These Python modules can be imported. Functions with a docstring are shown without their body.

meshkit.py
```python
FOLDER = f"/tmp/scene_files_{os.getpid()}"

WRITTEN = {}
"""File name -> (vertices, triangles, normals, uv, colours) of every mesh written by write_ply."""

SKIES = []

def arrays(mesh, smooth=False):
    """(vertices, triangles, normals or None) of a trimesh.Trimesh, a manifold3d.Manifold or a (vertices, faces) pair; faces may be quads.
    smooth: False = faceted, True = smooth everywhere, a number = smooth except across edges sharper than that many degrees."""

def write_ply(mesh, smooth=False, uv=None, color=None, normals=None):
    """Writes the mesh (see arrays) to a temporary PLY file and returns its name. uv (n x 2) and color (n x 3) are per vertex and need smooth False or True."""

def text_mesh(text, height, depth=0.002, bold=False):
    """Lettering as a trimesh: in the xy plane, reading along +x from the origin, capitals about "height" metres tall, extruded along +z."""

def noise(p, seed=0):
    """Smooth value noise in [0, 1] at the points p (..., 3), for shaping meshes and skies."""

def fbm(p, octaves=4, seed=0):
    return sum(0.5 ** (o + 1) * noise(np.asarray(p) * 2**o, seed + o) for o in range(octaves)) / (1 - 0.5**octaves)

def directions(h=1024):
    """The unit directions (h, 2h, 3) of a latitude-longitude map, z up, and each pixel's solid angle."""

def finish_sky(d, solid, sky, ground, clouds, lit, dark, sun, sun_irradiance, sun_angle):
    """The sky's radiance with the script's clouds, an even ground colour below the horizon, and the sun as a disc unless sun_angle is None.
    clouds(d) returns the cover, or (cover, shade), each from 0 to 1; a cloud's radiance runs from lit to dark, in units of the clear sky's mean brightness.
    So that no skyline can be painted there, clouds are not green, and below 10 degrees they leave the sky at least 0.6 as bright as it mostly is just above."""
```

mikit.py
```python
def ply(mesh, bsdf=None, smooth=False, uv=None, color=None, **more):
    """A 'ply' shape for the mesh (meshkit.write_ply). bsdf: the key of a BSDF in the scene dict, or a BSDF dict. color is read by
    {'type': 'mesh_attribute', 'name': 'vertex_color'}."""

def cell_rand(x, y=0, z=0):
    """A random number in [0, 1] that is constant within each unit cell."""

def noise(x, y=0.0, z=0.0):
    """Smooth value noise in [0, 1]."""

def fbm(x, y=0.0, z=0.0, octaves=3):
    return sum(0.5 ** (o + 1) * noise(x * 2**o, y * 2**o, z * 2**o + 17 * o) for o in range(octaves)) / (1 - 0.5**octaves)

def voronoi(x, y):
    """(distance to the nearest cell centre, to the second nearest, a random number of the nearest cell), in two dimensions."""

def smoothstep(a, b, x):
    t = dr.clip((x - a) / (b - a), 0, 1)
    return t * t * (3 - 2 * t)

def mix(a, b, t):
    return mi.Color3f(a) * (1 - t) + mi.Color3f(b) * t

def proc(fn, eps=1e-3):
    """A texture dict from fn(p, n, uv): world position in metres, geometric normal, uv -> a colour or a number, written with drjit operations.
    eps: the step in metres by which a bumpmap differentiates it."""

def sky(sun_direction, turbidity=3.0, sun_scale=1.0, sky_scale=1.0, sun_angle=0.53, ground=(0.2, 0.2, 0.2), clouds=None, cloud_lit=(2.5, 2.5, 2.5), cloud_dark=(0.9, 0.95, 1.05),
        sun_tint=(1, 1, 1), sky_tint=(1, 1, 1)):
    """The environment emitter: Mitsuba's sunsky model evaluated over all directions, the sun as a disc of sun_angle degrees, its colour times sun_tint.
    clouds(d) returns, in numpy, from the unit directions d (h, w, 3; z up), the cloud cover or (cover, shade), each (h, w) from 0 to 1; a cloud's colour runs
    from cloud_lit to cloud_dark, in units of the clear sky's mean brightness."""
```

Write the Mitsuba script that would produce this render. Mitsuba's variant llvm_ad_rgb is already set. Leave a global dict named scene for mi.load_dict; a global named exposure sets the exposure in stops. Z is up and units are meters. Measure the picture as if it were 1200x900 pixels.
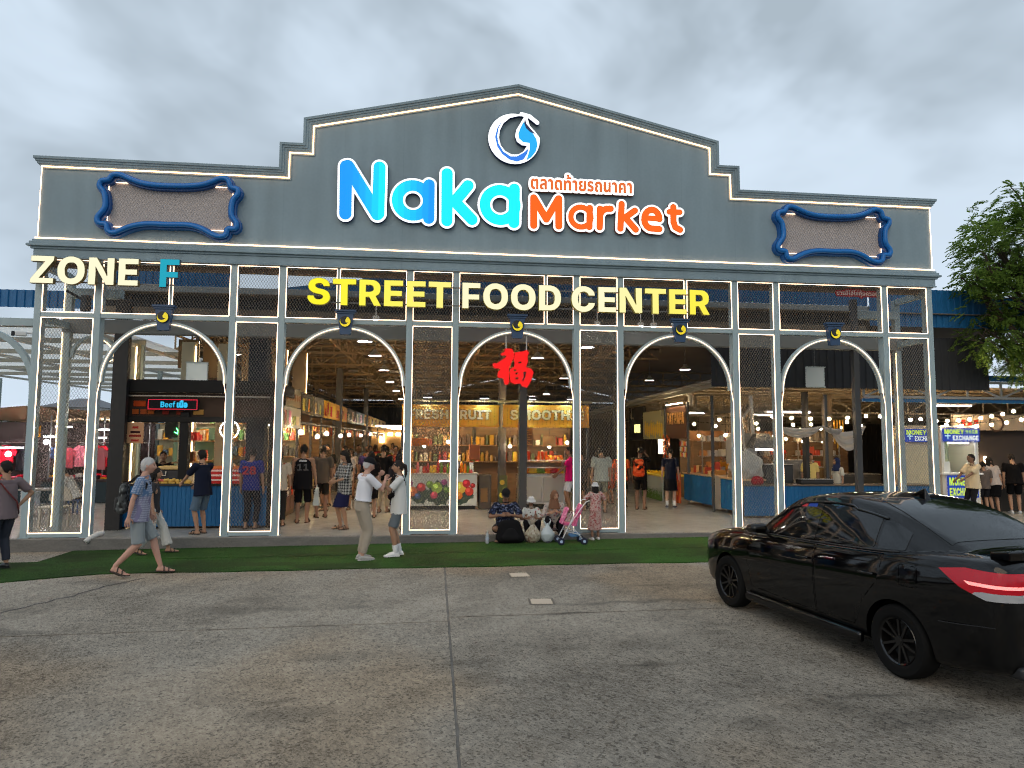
import math, random
import numpy as np
import trimesh
import manifold3d as m3
import shapely
from shapely.geometry import Polygon, LineString, Point, box as sbox
from shapely.ops import unary_union
from shapely import affinity
from scipy.interpolate import PchipInterpolator
import drjit as dr
import mitsuba as mi
import mikit, meshkit
from mikit import noise, fbm, smoothstep, mix, cell_rand, voronoi

T = mi.ScalarTransform4f
PI = math.pi
RNG = random.Random(7)
NPR = np.random.RandomState(7)
scene, labels = {}, {}

# ------------------------------------------------------------------ camera
CAM = np.array([-1.688, -14.256, 1.934])
_F, _yaw, _pitch, _roll = 799.8, 0.1114, 0.0821, 0.0059
_f = np.array([math.sin(_yaw)*math.cos(_pitch), math.cos(_yaw)*math.cos(_pitch), math.sin(_pitch)])
_r = np.cross(_f, [0, 0, 1.0]); _r /= np.linalg.norm(_r); _u = np.cross(_r, _f)
_up = -math.sin(_roll)*_r + math.cos(_roll)*_u
scene['camera'] = dict(type='perspective', fov=math.degrees(2*math.atan(600/_F)), fov_axis='x', near_clip=0.1, far_clip=600.0,
                       to_world=T().look_at(origin=CAM.tolist(), target=(CAM+_f).tolist(), up=_up.tolist()))
# ------------------------------------------------------------------ sky: overcast dusk
def clouds(d):
    P, S, n = d*[-1, 1, 1.25], 7*3.3, meshkit.fbm
    w = np.stack([n(P*2.2+S, 3, seed=3), n(P*2.2+S+40, 3, seed=4), n(P*2.2+S+80, 3, seed=9)], -1)-.5
    q = .72*n(P*2.6+S*1.7+w*1.1, 6, seed=5) + .28*n(P*8.0+S+w*2, 5, seed=11)
    s = np.clip((q-.405)/.22, 0, 1); s = s*s*(3-2*s)
    return np.ones(d.shape[:2]), np.clip(.04+.80*s+.9*(n(P*5.5+S*2+w*2, 4, seed=31)-.5)*(.35+s)+.45*(n(P*14+S+w*3, 4, seed=21)-.5)*(.3+s), 0, 1)
scene['sky'] = mikit.sky((-0.30, -0.75, 0.50), turbidity=3, sun_scale=0.26, sky_scale=1.42, sun_angle=45, clouds=clouds,
                         cloud_lit=(2.46, 2.90, 3.36), cloud_dark=(1.50, 1.80, 2.08), ground=(0.16, 0.15, 0.14))
exposure = 1.3
EX = 2.0**exposure
GLYPHS = {"A":[108,[[[[3,0],[35,100],[70,101],[104,0],[76,0],[70,20],[69,20],[37,20],[32,0]],[[44,40],[63,40],[53,77],[52,77],[49,63]]]]],"B":[91,[[[[7,101],[60,100],[69,97],[74,95],[79,90],[83,82],[84,72],[83,68],[80,62],[76,59],[70,55],[65,53],[65,52],[72,52],[78,48],[84,42],[87,37],[88,32],[87,22],[85,16],[79,8],[70,3],[59,0],[7,0]],[[32,21],[50,20],[56,23],[60,26],[61,29],[61,33],[59,38],[56,41],[50,44],[32,43]],[[32,60],[48,60],[53,61],[56,64],[58,68],[58,72],[57,75],[54,78],[51,80],[32,80]]]]],"C":[103,[[[[5,44],[5,61],[8,70],[11,78],[15,84],[21,91],[28,96],[35,99],[47,102],[59,102],[73,98],[84,91],[90,85],[95,77],[97,68],[97,64],[72,64],[70,71],[65,76],[57,79],[51,79],[44,77],[40,75],[35,69],[32,61],[31,55],[31,45],[33,35],[37,29],[41,25],[45,22],[50,21],[57,21],[64,24],[70,29],[72,36],[98,36],[96,26],[90,15],[82,8],[72,2],[59,-2],[47,-2],[38,0],[27,5],[22,9],[16,15],[11,21],[7,31]]]]],"D":[99,[[[[7,101],[51,101],[58,99],[64,98],[73,94],[79,89],[85,83],[90,74],[93,64],[94,56],[94,44],[93,37],[90,27],[85,18],[78,11],[68,4],[55,1],[7,0]],[[32,23],[48,22],[55,24],[60,26],[64,30],[66,35],[68,44],[68,57],[67,62],[63,71],[60,74],[56,76],[47,78],[32,78]]]]],"E":[84,[[[[7,101],[78,101],[78,80],[32,79],[33,61],[74,61],[74,40],[33,40],[32,21],[78,21],[78,0],[7,0]]]]],"F":[81,[[[[7,101],[76,101],[76,80],[32,79],[32,56],[72,56],[72,35],[32,35],[32,0],[7,0]]]]],"G":[103,[[[[5,44],[5,61],[8,70],[11,78],[16,85],[22,91],[28,96],[35,99],[48,102],[59,102],[69,99],[77,96],[83,92],[89,86],[95,75],[97,67],[71,67],[69,72],[63,77],[57,79],[48,78],[43,77],[38,72],[34,67],[32,61],[31,55],[31,45],[34,34],[37,28],[41,25],[45,22],[50,21],[60,22],[66,24],[70,28],[73,35],[73,37],[54,37],[54,55],[98,55],[98,36],[96,27],[94,22],[90,15],[84,9],[77,4],[72,1],[59,-2],[48,-2],[37,1],[25,6],[17,13],[11,22],[7,32]]]]],"H":[103,[[[[7,101],[32,101],[32,62],[70,62],[70,101],[96,101],[96,0],[70,0],[70,41],[32,41],[32,0],[7,0]]]]],"I":[69,[[[[4,21],[22,22],[22,79],[4,80],[4,101],[65,101],[65,80],[47,79],[47,21],[65,21],[65,0],[4,0]]]]],"K":[103,[[[[7,101],[32,101],[32,55],[33,54],[46,73],[68,101],[98,101],[97,99],[63,57],[98,4],[99,0],[70,0],[46,39],[45,40],[32,25],[32,0],[7,0]]]]],"L":[78,[[[[7,0],[7,101],[32,101],[32,21],[74,21],[74,0]]]]],"M":[131,[[[[7,101],[47,100],[58,65],[65,33],[66,34],[72,62],[83,101],[124,101],[124,0],[98,0],[98,73],[98,73],[97,72],[93,55],[88,38],[76,0],[54,1],[41,40],[34,66],[33,72],[32,73],[32,66],[33,45],[33,0],[7,0]]]]],"N":[105,[[[[7,101],[35,101],[61,58],[73,34],[74,36],[72,55],[72,101],[98,101],[98,0],[70,0],[44,44],[32,66],[32,62],[33,55],[33,0],[7,0]]]]],"O":[106,[[[[5,44],[5,61],[8,70],[11,79],[16,86],[24,93],[32,98],[41,101],[48,102],[59,102],[69,99],[78,96],[85,91],[91,84],[97,75],[99,67],[101,56],[101,44],[99,31],[95,21],[90,14],[82,7],[74,2],[65,-1],[59,-2],[44,-1],[37,1],[25,6],[17,13],[11,22],[7,31]],[[31,55],[33,36],[36,29],[43,23],[50,21],[56,21],[62,23],[65,24],[70,29],[73,35],[75,45],[74,59],[73,65],[70,71],[63,77],[56,79],[47,78],[41,76],[36,71],[33,64]]]]],"P":[90,[[[[7,101],[54,101],[61,99],[71,95],[75,92],[82,84],[84,78],[86,70],[85,57],[83,49],[78,42],[75,39],[67,34],[58,31],[32,30],[32,0],[7,0]],[[32,51],[46,51],[49,51],[54,53],[57,56],[60,63],[60,68],[57,74],[54,77],[46,80],[32,80]]]]],"Q":[108,[[[[5,44],[5,61],[8,72],[15,84],[24,93],[37,99],[48,102],[62,101],[69,99],[78,96],[85,91],[91,84],[97,75],[99,67],[101,56],[101,44],[99,33],[95,21],[87,11],[89,7],[101,-6],[102,-8],[78,-8],[71,1],[59,-2],[47,-2],[37,1],[28,4],[21,9],[17,13],[11,22],[7,31]],[[31,55],[33,36],[36,29],[41,24],[44,23],[50,21],[56,21],[47,34],[46,37],[65,37],[70,31],[73,35],[74,41],[75,55],[73,64],[70,71],[63,77],[56,79],[47,78],[41,76],[36,71],[33,64]]]]],"R":[91,[[[[7,101],[59,100],[66,98],[72,95],[79,89],[82,85],[85,77],[86,71],[85,59],[84,53],[81,47],[76,42],[70,39],[69,37],[89,0],[62,0],[46,30],[43,34],[32,33],[32,0],[7,0]],[[32,54],[47,54],[55,57],[59,60],[60,64],[59,72],[57,76],[52,79],[47,80],[32,80]]]]],"S":[91,[[[[5,27],[5,34],[28,34],[31,26],[34,23],[40,20],[50,20],[58,23],[61,28],[61,31],[60,34],[57,36],[50,39],[38,41],[25,45],[17,50],[11,56],[8,63],[7,75],[9,81],[11,87],[18,94],[26,98],[34,101],[41,102],[53,102],[65,99],[75,94],[80,89],[84,80],[85,75],[85,70],[61,70],[61,74],[59,77],[55,80],[50,81],[43,81],[39,80],[35,77],[33,74],[34,69],[36,67],[39,65],[45,62],[57,60],[67,57],[77,52],[83,45],[85,40],[87,33],[87,23],[84,15],[77,7],[68,2],[58,-1],[40,-1],[28,1],[19,5],[12,11],[6,20]]]]],"T":[94,[[[[4,80],[4,101],[90,101],[90,80],[60,79],[60,-1],[34,-1],[34,79]]]]],"U":[99,[[[[7,101],[32,101],[33,33],[35,28],[41,23],[47,21],[53,21],[57,22],[61,24],[65,29],[67,35],[67,101],[92,101],[92,31],[91,24],[88,17],[81,9],[75,5],[67,1],[56,-1],[44,-1],[30,2],[21,7],[15,13],[10,21],[7,31]]]]],"X":[106,[[[[3,0],[39,51],[38,54],[7,101],[37,101],[47,84],[53,71],[60,83],[70,101],[99,101],[68,53],[68,52],[103,0],[73,0],[59,21],[53,32],[47,22],[33,0]]]]],"Y":[105,[[[[3,100],[33,101],[53,59],[72,101],[102,101],[101,97],[66,36],[66,0],[40,0],[40,36]]]]],"Z":[95,[[[[7,0],[8,16],[45,66],[56,80],[7,80],[7,101],[88,101],[87,85],[48,32],[39,21],[39,20],[88,20],[88,0]]]]],"1":[89,[[[[10,0],[10,20],[36,21],[36,78],[35,78],[17,66],[13,63],[13,85],[35,101],[61,101],[61,21],[81,20],[81,0]]]]],"2":[89,[[[[6,68],[7,79],[11,88],[18,95],[26,99],[38,102],[49,102],[60,100],[68,96],[72,94],[78,87],[81,78],[82,68],[80,60],[76,54],[70,46],[44,21],[83,21],[83,0],[8,0],[8,19],[44,50],[53,59],[56,65],[57,72],[55,77],[52,80],[48,82],[41,82],[36,81],[33,78],[31,73],[30,68]]]]],"8":[89,[[[[3,24],[3,31],[4,35],[8,41],[15,47],[18,49],[25,52],[24,53],[20,54],[16,56],[11,61],[8,68],[7,78],[8,82],[11,88],[17,94],[25,98],[32,101],[39,102],[50,102],[63,98],[72,94],[77,88],[81,82],[82,78],[82,71],[81,67],[77,61],[73,56],[63,52],[69,50],[76,46],[81,41],[85,33],[85,24],[84,18],[81,12],[76,8],[65,2],[55,-1],[38,-2],[31,-1],[21,3],[12,8],[6,16]],[[31,26],[32,22],[37,18],[42,16],[47,16],[52,18],[56,22],[59,27],[59,31],[57,36],[53,40],[47,42],[42,42],[36,40],[32,36],[30,31]],[[32,69],[35,64],[37,61],[42,60],[47,60],[51,61],[54,64],[57,69],[57,73],[56,77],[52,81],[47,83],[42,83],[36,81],[34,78],[32,73]]]]],"e":[81,[[[[6,32],[6,47],[8,53],[11,60],[18,68],[27,74],[37,76],[46,76],[55,74],[60,72],[65,68],[72,58],[75,48],[75,33],[23,32],[24,25],[27,20],[31,16],[37,13],[46,12],[50,13],[53,15],[57,19],[58,22],[74,19],[73,14],[69,9],[66,5],[57,1],[47,-2],[37,-2],[31,-1],[22,3],[15,10],[10,16],[8,23]],[[24,50],[24,45],[58,45],[58,48],[55,55],[50,60],[44,62],[38,62],[32,60],[28,56]]]]],"f":[53,[[[[1,62],[1,76],[15,76],[16,90],[18,95],[23,101],[28,104],[34,105],[44,105],[52,103],[48,90],[44,91],[37,90],[34,88],[32,84],[33,76],[49,76],[49,62],[32,61],[32,0],[15,0],[15,61]]]]]}
TEXTS = {"thai_market":[[[[713,42],[713,55],[717,56],[723,58],[734,58],[742,55],[746,51],[749,43],[748,0],[732,0],[732,39],[731,42],[728,44],[722,45]]],[[[651,36],[652,43],[654,48],[658,52],[663,55],[672,57],[683,57],[690,56],[696,53],[701,46],[703,40],[704,0],[687,0],[687,36],[685,41],[682,44],[679,44],[673,44],[669,41],[667,35],[667,26],[672,30],[681,31],[681,19],[673,18],[668,14],[667,9],[667,0],[651,0]]],[[[601,42],[601,55],[606,56],[612,58],[622,58],[630,55],[634,51],[637,43],[637,0],[621,0],[621,39],[620,42],[617,44],[610,45]]],[[[539,16],[539,56],[556,56],[556,21],[557,16],[562,13],[566,13],[570,15],[574,21],[575,26],[575,56],[591,56],[591,0],[579,0],[576,8],[574,5],[568,0],[562,-1],[551,0],[546,2],[543,6]]],[[[473,36],[474,42],[476,47],[480,52],[486,55],[494,57],[506,57],[512,56],[517,53],[523,47],[526,39],[526,0],[509,0],[509,37],[506,43],[502,44],[494,44],[492,41],[490,39],[491,38],[499,34],[498,27],[494,27],[491,24],[490,13],[493,10],[498,10],[499,1],[493,-1],[486,-1],[482,0],[478,2],[475,8],[474,21],[477,27],[484,32]]],[[[418,4],[422,17],[432,13],[439,12],[446,12],[448,15],[448,18],[445,20],[429,26],[422,32],[420,38],[420,44],[420,47],[423,52],[430,56],[439,58],[452,57],[461,54],[461,42],[450,45],[441,45],[437,44],[436,41],[438,38],[452,33],[461,28],[464,24],[465,20],[464,12],[462,6],[458,3],[454,0],[446,-1],[431,0]]],[[[356,14],[356,20],[358,24],[360,28],[365,30],[358,35],[356,40],[357,48],[361,54],[370,57],[378,57],[385,56],[383,45],[375,45],[372,41],[373,37],[375,35],[383,34],[383,24],[378,24],[375,23],[372,20],[373,16],[375,13],[377,12],[384,11],[388,12],[391,15],[392,18],[392,56],[408,56],[408,16],[406,8],[401,3],[396,0],[390,-1],[376,-1],[371,0],[362,3],[358,8]]],[[[308,42],[308,55],[312,56],[318,58],[329,58],[337,55],[341,51],[344,43],[344,0],[328,0],[328,39],[326,42],[323,44],[317,45]]],[[[266,84],[268,86],[273,87],[279,87],[283,86],[286,81],[285,74],[300,74],[300,64],[266,64],[266,69],[273,73],[274,76],[272,78],[268,77]]],[[[247,56],[258,56],[261,48],[268,55],[276,57],[287,56],[290,55],[295,51],[297,47],[299,40],[299,0],[282,0],[282,35],[281,40],[276,43],[272,43],[268,41],[265,38],[264,35],[263,30],[263,0],[247,0]]],[[[179,22],[179,32],[180,40],[183,47],[188,52],[194,56],[201,57],[213,57],[220,56],[226,53],[229,50],[232,42],[232,0],[216,0],[216,37],[214,41],[212,44],[205,44],[200,43],[197,39],[195,32],[195,24],[196,18],[201,12],[204,12],[208,12],[210,0],[205,-1],[198,-1],[191,0],[187,3],[184,6],[181,11]]],[[[131,42],[131,55],[136,56],[142,58],[152,58],[160,55],[164,51],[167,43],[167,0],[151,0],[151,39],[150,42],[147,44],[140,45]]],[[[71,12],[72,21],[74,26],[78,30],[88,33],[106,35],[105,42],[102,44],[98,45],[88,44],[76,40],[76,54],[89,57],[102,58],[111,56],[118,51],[121,45],[122,40],[122,0],[106,0],[106,23],[91,21],[88,19],[87,17],[88,13],[90,10],[92,10],[98,10],[100,0],[98,0],[86,-1],[80,0],[74,5]]],[[[5,23],[5,34],[7,44],[9,50],[14,55],[20,57],[26,57],[31,55],[34,51],[36,54],[39,56],[44,57],[49,57],[54,56],[58,52],[60,46],[60,0],[44,0],[44,41],[42,44],[38,44],[37,40],[31,40],[30,43],[27,44],[24,43],[22,38],[22,24],[24,16],[28,12],[35,12],[36,0],[32,-1],[25,-1],[15,2],[11,6],[8,11]]]],"thai_red":[[[[755,0],[739,56],[756,56],[768,13],[771,14],[773,16],[775,20],[777,27],[777,34],[775,39],[772,43],[769,44],[765,44],[762,56],[765,57],[777,56],[783,54],[787,50],[792,41],[793,35],[793,26],[790,15],[786,8],[783,5],[777,2],[772,0]]],[[[682,19],[683,33],[708,33],[708,23],[698,23],[699,16],[704,11],[709,11],[713,12],[716,17],[718,23],[717,34],[715,39],[713,42],[708,44],[700,45],[685,40],[686,54],[697,57],[712,58],[722,54],[730,47],[734,36],[734,20],[730,9],[724,3],[718,0],[712,-1],[703,-1],[694,1],[689,4],[686,8],[684,13]]],[[[628,4],[632,17],[642,13],[649,12],[655,12],[658,15],[658,18],[655,20],[638,26],[632,32],[629,38],[629,44],[630,47],[633,52],[639,56],[648,58],[661,57],[670,54],[670,42],[660,45],[651,45],[647,44],[646,41],[647,38],[662,33],[671,28],[673,24],[674,20],[674,12],[672,6],[668,3],[664,0],[656,-1],[641,0]]],[[[565,36],[566,43],[568,48],[572,52],[577,55],[586,57],[597,57],[604,56],[610,53],[615,46],[617,40],[618,0],[601,0],[601,36],[599,41],[596,44],[593,44],[587,44],[583,41],[581,35],[581,26],[586,30],[595,31],[595,19],[587,18],[582,14],[581,9],[581,0],[565,0]]],[[[499,56],[516,56],[516,26],[516,21],[521,15],[525,13],[528,13],[533,16],[535,21],[535,56],[551,56],[551,16],[550,9],[544,2],[541,0],[536,-1],[526,-1],[518,3],[514,9],[512,0],[499,0]]],[[[452,84],[454,86],[459,87],[465,87],[469,86],[472,81],[471,74],[486,74],[486,64],[452,64],[452,69],[459,73],[460,76],[458,78],[454,77]]],[[[432,36],[433,43],[436,48],[440,52],[444,55],[453,57],[464,57],[472,56],[477,53],[482,46],[484,40],[485,0],[468,0],[468,36],[466,41],[463,44],[460,44],[454,44],[450,41],[448,35],[448,26],[454,30],[462,31],[462,19],[454,18],[450,14],[448,9],[448,0],[432,0]]],[[[466,-16],[466,-8],[471,-6],[478,-6],[481,-8],[484,-12],[484,-27],[470,-27],[470,-17],[468,-15]]],[[[371,44],[368,55],[374,57],[384,57],[388,56],[392,53],[394,48],[394,42],[392,38],[388,29],[387,18],[388,15],[390,13],[395,12],[399,13],[402,18],[402,56],[418,56],[418,16],[416,8],[412,3],[404,0],[390,-1],[382,1],[375,5],[371,14],[371,26],[374,34],[378,40],[378,44],[376,46]]],[[[402,87],[416,87],[416,64],[402,64]]],[[[328,74],[331,86],[364,86],[364,74],[361,74],[358,72],[356,69],[355,65],[355,13],[357,11],[362,12],[363,2],[362,0],[358,-1],[347,0],[343,2],[339,6],[338,10],[338,64],[339,68],[343,73]]],[[[271,19],[272,33],[297,33],[297,23],[287,23],[288,16],[293,11],[298,11],[301,12],[305,17],[306,23],[306,34],[304,39],[302,42],[297,44],[289,45],[274,40],[274,54],[286,57],[301,58],[311,54],[319,47],[323,36],[323,20],[319,9],[313,3],[307,0],[301,-1],[292,-1],[283,1],[278,4],[274,8],[272,13]]],[[[288,84],[290,86],[295,87],[301,87],[305,86],[308,81],[307,74],[322,74],[322,64],[288,64],[288,69],[295,73],[296,76],[294,78],[290,77]]],[[[230,74],[233,86],[266,86],[266,74],[264,74],[261,72],[258,69],[257,65],[257,13],[260,11],[264,12],[266,2],[264,0],[260,-1],[249,0],[245,2],[242,6],[241,10],[241,64],[242,68],[245,73]]],[[[171,56],[188,56],[188,26],[188,21],[193,15],[197,13],[200,13],[205,16],[207,21],[207,56],[223,56],[223,16],[222,9],[216,2],[213,0],[208,-1],[198,-1],[190,3],[186,9],[184,0],[171,0]]],[[[175,71],[185,75],[208,75],[208,82],[222,82],[222,64],[175,64]]],[[[114,4],[118,17],[128,13],[135,12],[141,12],[144,15],[144,18],[141,20],[124,26],[118,32],[115,38],[115,44],[116,47],[119,52],[125,56],[134,58],[147,57],[156,54],[156,42],[146,45],[137,45],[133,44],[132,41],[133,38],[148,33],[157,28],[159,24],[160,20],[160,12],[158,6],[154,3],[150,0],[142,-1],[127,0]]],[[[68,42],[68,55],[72,56],[78,58],[89,58],[96,55],[101,51],[104,43],[103,0],[87,0],[87,39],[86,42],[83,44],[76,45]]],[[[7,20],[7,56],[23,56],[23,20],[24,16],[27,13],[32,12],[39,13],[42,18],[42,56],[58,56],[58,17],[55,8],[50,3],[44,0],[37,-1],[28,-1],[19,1],[15,3],[10,8],[8,13]]]],"thai_beef":[[[[107,19],[107,33],[133,33],[133,23],[123,23],[124,16],[128,11],[134,11],[137,12],[141,17],[142,23],[142,34],[140,39],[137,42],[132,44],[124,45],[110,40],[110,54],[121,57],[136,58],[147,54],[154,47],[158,36],[158,20],[155,9],[149,3],[143,0],[136,-1],[128,-1],[119,1],[114,4],[110,8],[108,13]]],[[[47,71],[57,75],[68,75],[68,78],[64,77],[62,84],[67,87],[75,87],[80,86],[81,84],[82,81],[82,75],[84,75],[84,82],[94,82],[94,74],[96,74],[96,64],[47,64]]],[[[42,16],[42,56],[59,56],[59,21],[60,16],[66,13],[69,13],[73,15],[77,21],[78,26],[78,56],[94,56],[94,0],[82,0],[80,8],[78,5],[72,0],[65,-1],[54,0],[50,2],[46,6]]],[[[8,9],[8,56],[25,56],[25,13],[27,11],[32,11],[33,1],[26,-1],[20,-1],[15,0],[10,4]]]],"cjk":[[[[310,31],[310,33],[323,36],[323,57],[312,57],[311,66],[323,67],[324,87],[333,86],[333,67],[342,66],[343,61],[353,72],[361,87],[371,86],[371,84],[369,78],[390,78],[396,75],[396,73],[387,62],[398,61],[398,31],[406,30],[406,22],[380,22],[380,21],[391,8],[398,3],[407,-1],[408,-3],[402,-10],[395,-7],[386,0],[377,9],[372,16],[365,6],[360,1],[351,-5],[340,-10],[335,-4],[335,-2],[345,2],[354,9],[364,21],[340,22],[340,30],[348,31],[348,52],[346,52],[342,57],[333,57],[333,39],[342,42],[344,33],[333,29],[333,-2],[332,-6],[327,-9],[316,-10],[312,0],[323,1],[323,25],[312,23]],[[378,53],[378,31],[388,31],[388,53]],[[358,62],[375,61],[381,69],[363,69]],[[357,31],[368,31],[368,53],[357,52]]],[[[210,-2],[210,-1],[224,4],[231,9],[235,14],[238,22],[239,29],[220,30],[220,66],[237,67],[227,84],[236,87],[246,72],[247,70],[247,66],[262,66],[269,75],[276,87],[285,85],[286,83],[275,67],[292,66],[292,30],[272,29],[272,2],[292,2],[294,5],[294,14],[296,14],[304,11],[303,0],[301,-4],[297,-7],[293,-8],[273,-8],[265,-6],[262,0],[262,29],[250,29],[248,18],[243,8],[239,2],[233,-3],[215,-10]],[[230,39],[281,38],[281,57],[230,57]]],[[[109,76],[109,78],[161,80],[194,84],[197,78],[197,75],[158,70],[159,56],[191,55],[191,12],[190,7],[183,4],[167,4],[165,11],[165,14],[181,14],[181,46],[159,46],[158,-9],[149,-10],[148,46],[127,46],[127,3],[117,2],[116,55],[118,56],[148,56],[148,70],[111,69]]],[[[61,86],[72,87],[72,56],[74,56],[78,53],[100,32],[100,31],[94,26],[92,25],[78,40],[72,45],[71,-10],[62,-10],[61,-8]]],[[[3,-2],[3,0],[12,5],[23,15],[32,27],[16,40],[11,34],[10,34],[4,39],[3,41],[8,48],[15,61],[22,87],[32,86],[32,83],[29,72],[49,72],[55,70],[53,55],[50,43],[39,19],[31,8],[23,-1],[11,-9],[10,-9]],[[19,46],[22,47],[36,37],[41,50],[43,62],[26,62]]]]}
BONE = [(-0.997, 0.567), (-0.846, 0.53), (-0.597, 0.433), (-0.377, 0.391), (0.007, 0.38), (0.42, 0.4), (0.695, 0.452), (0.887, 0.536), (1.039, 0.588), (1.167, 0.526), (1.214, 0.402), (1.336, 0.369), (1.35, 0.289), (1.278, 0.181), (1.232, -0.015), (1.265, -0.222), (1.345, -0.337), (1.316, -0.451), (1.177, -0.463), (1.153, -0.567), (1.044, -0.625), (0.876, -0.587), (0.678, -0.483), (0.455, -0.419), (0.043, -0.421), (-0.42, -0.426), (-0.661, -0.479), (-0.873, -0.575), (-1.005, -0.627), (-1.114, -0.579), (-1.148, -0.456), (-1.269, -0.446), (-1.321, -0.361), (-1.266, -0.243), (-1.203, -0.152), (-1.189, 0.082), (-1.236, 0.226), (-1.309, 0.325), (-1.274, 0.424), (-1.146, 0.451), (-1.09, 0.536)]
NAKA_UNIT = 0.00357
NAKA = {'N': [([(-3.616, 7.609), (-3.608, 6.596)], 35), ([(-3.581, 7.611), (-2.955, 6.614)], 37), ([(-2.93, 7.618), (-2.934, 6.626)], 35)], 'a': [('ring', (-2.226, 6.94), 122, 58), ([(-1.892, 7.293), (-1.891, 6.568)], 33)], 'k': [([(-1.518, 7.553), (-1.511, 6.533)], 33), ([(-1.073, 7.314), (-1.359, 6.943)], 33), ([(-1.348, 6.954), (-0.982, 6.581)], 33)], 'a2': [('ring', (-0.385, 6.924), 122, 60), ([(-0.082, 7.286), (-0.089, 6.552)], 33)]}
MARKET_UNIT = 0.00347
MARKET = {'M': [([(0.335, 7.115), (0.337, 6.51)], 22), ([(0.345, 7.105), (0.611, 6.659)], 22), ([(0.611, 6.659), (0.867, 7.112)], 22), ([(0.88, 7.12), (0.88, 6.519)], 22)], 'a': [('ring', (1.364, 6.736), 80, 46), ([(1.561, 6.946), (1.549, 6.526)], 20)], 'r': [([(1.786, 6.939), (1.777, 6.528)], 20), ([(1.778, 6.789), (1.838, 6.896), (1.925, 6.945), (2.022, 6.949)], 20)], 'k': [([(2.267, 7.065), (2.235, 6.519)], 20), ([(2.56, 6.931), (2.324, 6.753)], 20), ([(2.349, 6.761), (2.577, 6.509)], 20)], 'e': [([(2.769, 6.779), (3.101, 6.772)], 17), ([(3.108, 6.765), (3.098, 6.84), (3.067, 6.903), (3.019, 6.948), (2.961, 6.968), (2.9, 6.961), (2.844, 6.927), (2.8, 6.872), (2.775, 6.801), (2.77, 6.726), (2.788, 6.654), (2.824, 6.596), (2.876, 6.559), (2.936, 6.548), (3.105, 6.541)], 20)], 't': [([(3.427, 7.047), (3.426, 6.719), (3.467, 6.598), (3.572, 6.546)], 20), ([(3.336, 6.937), (3.571, 6.94)], 18)]}
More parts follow.
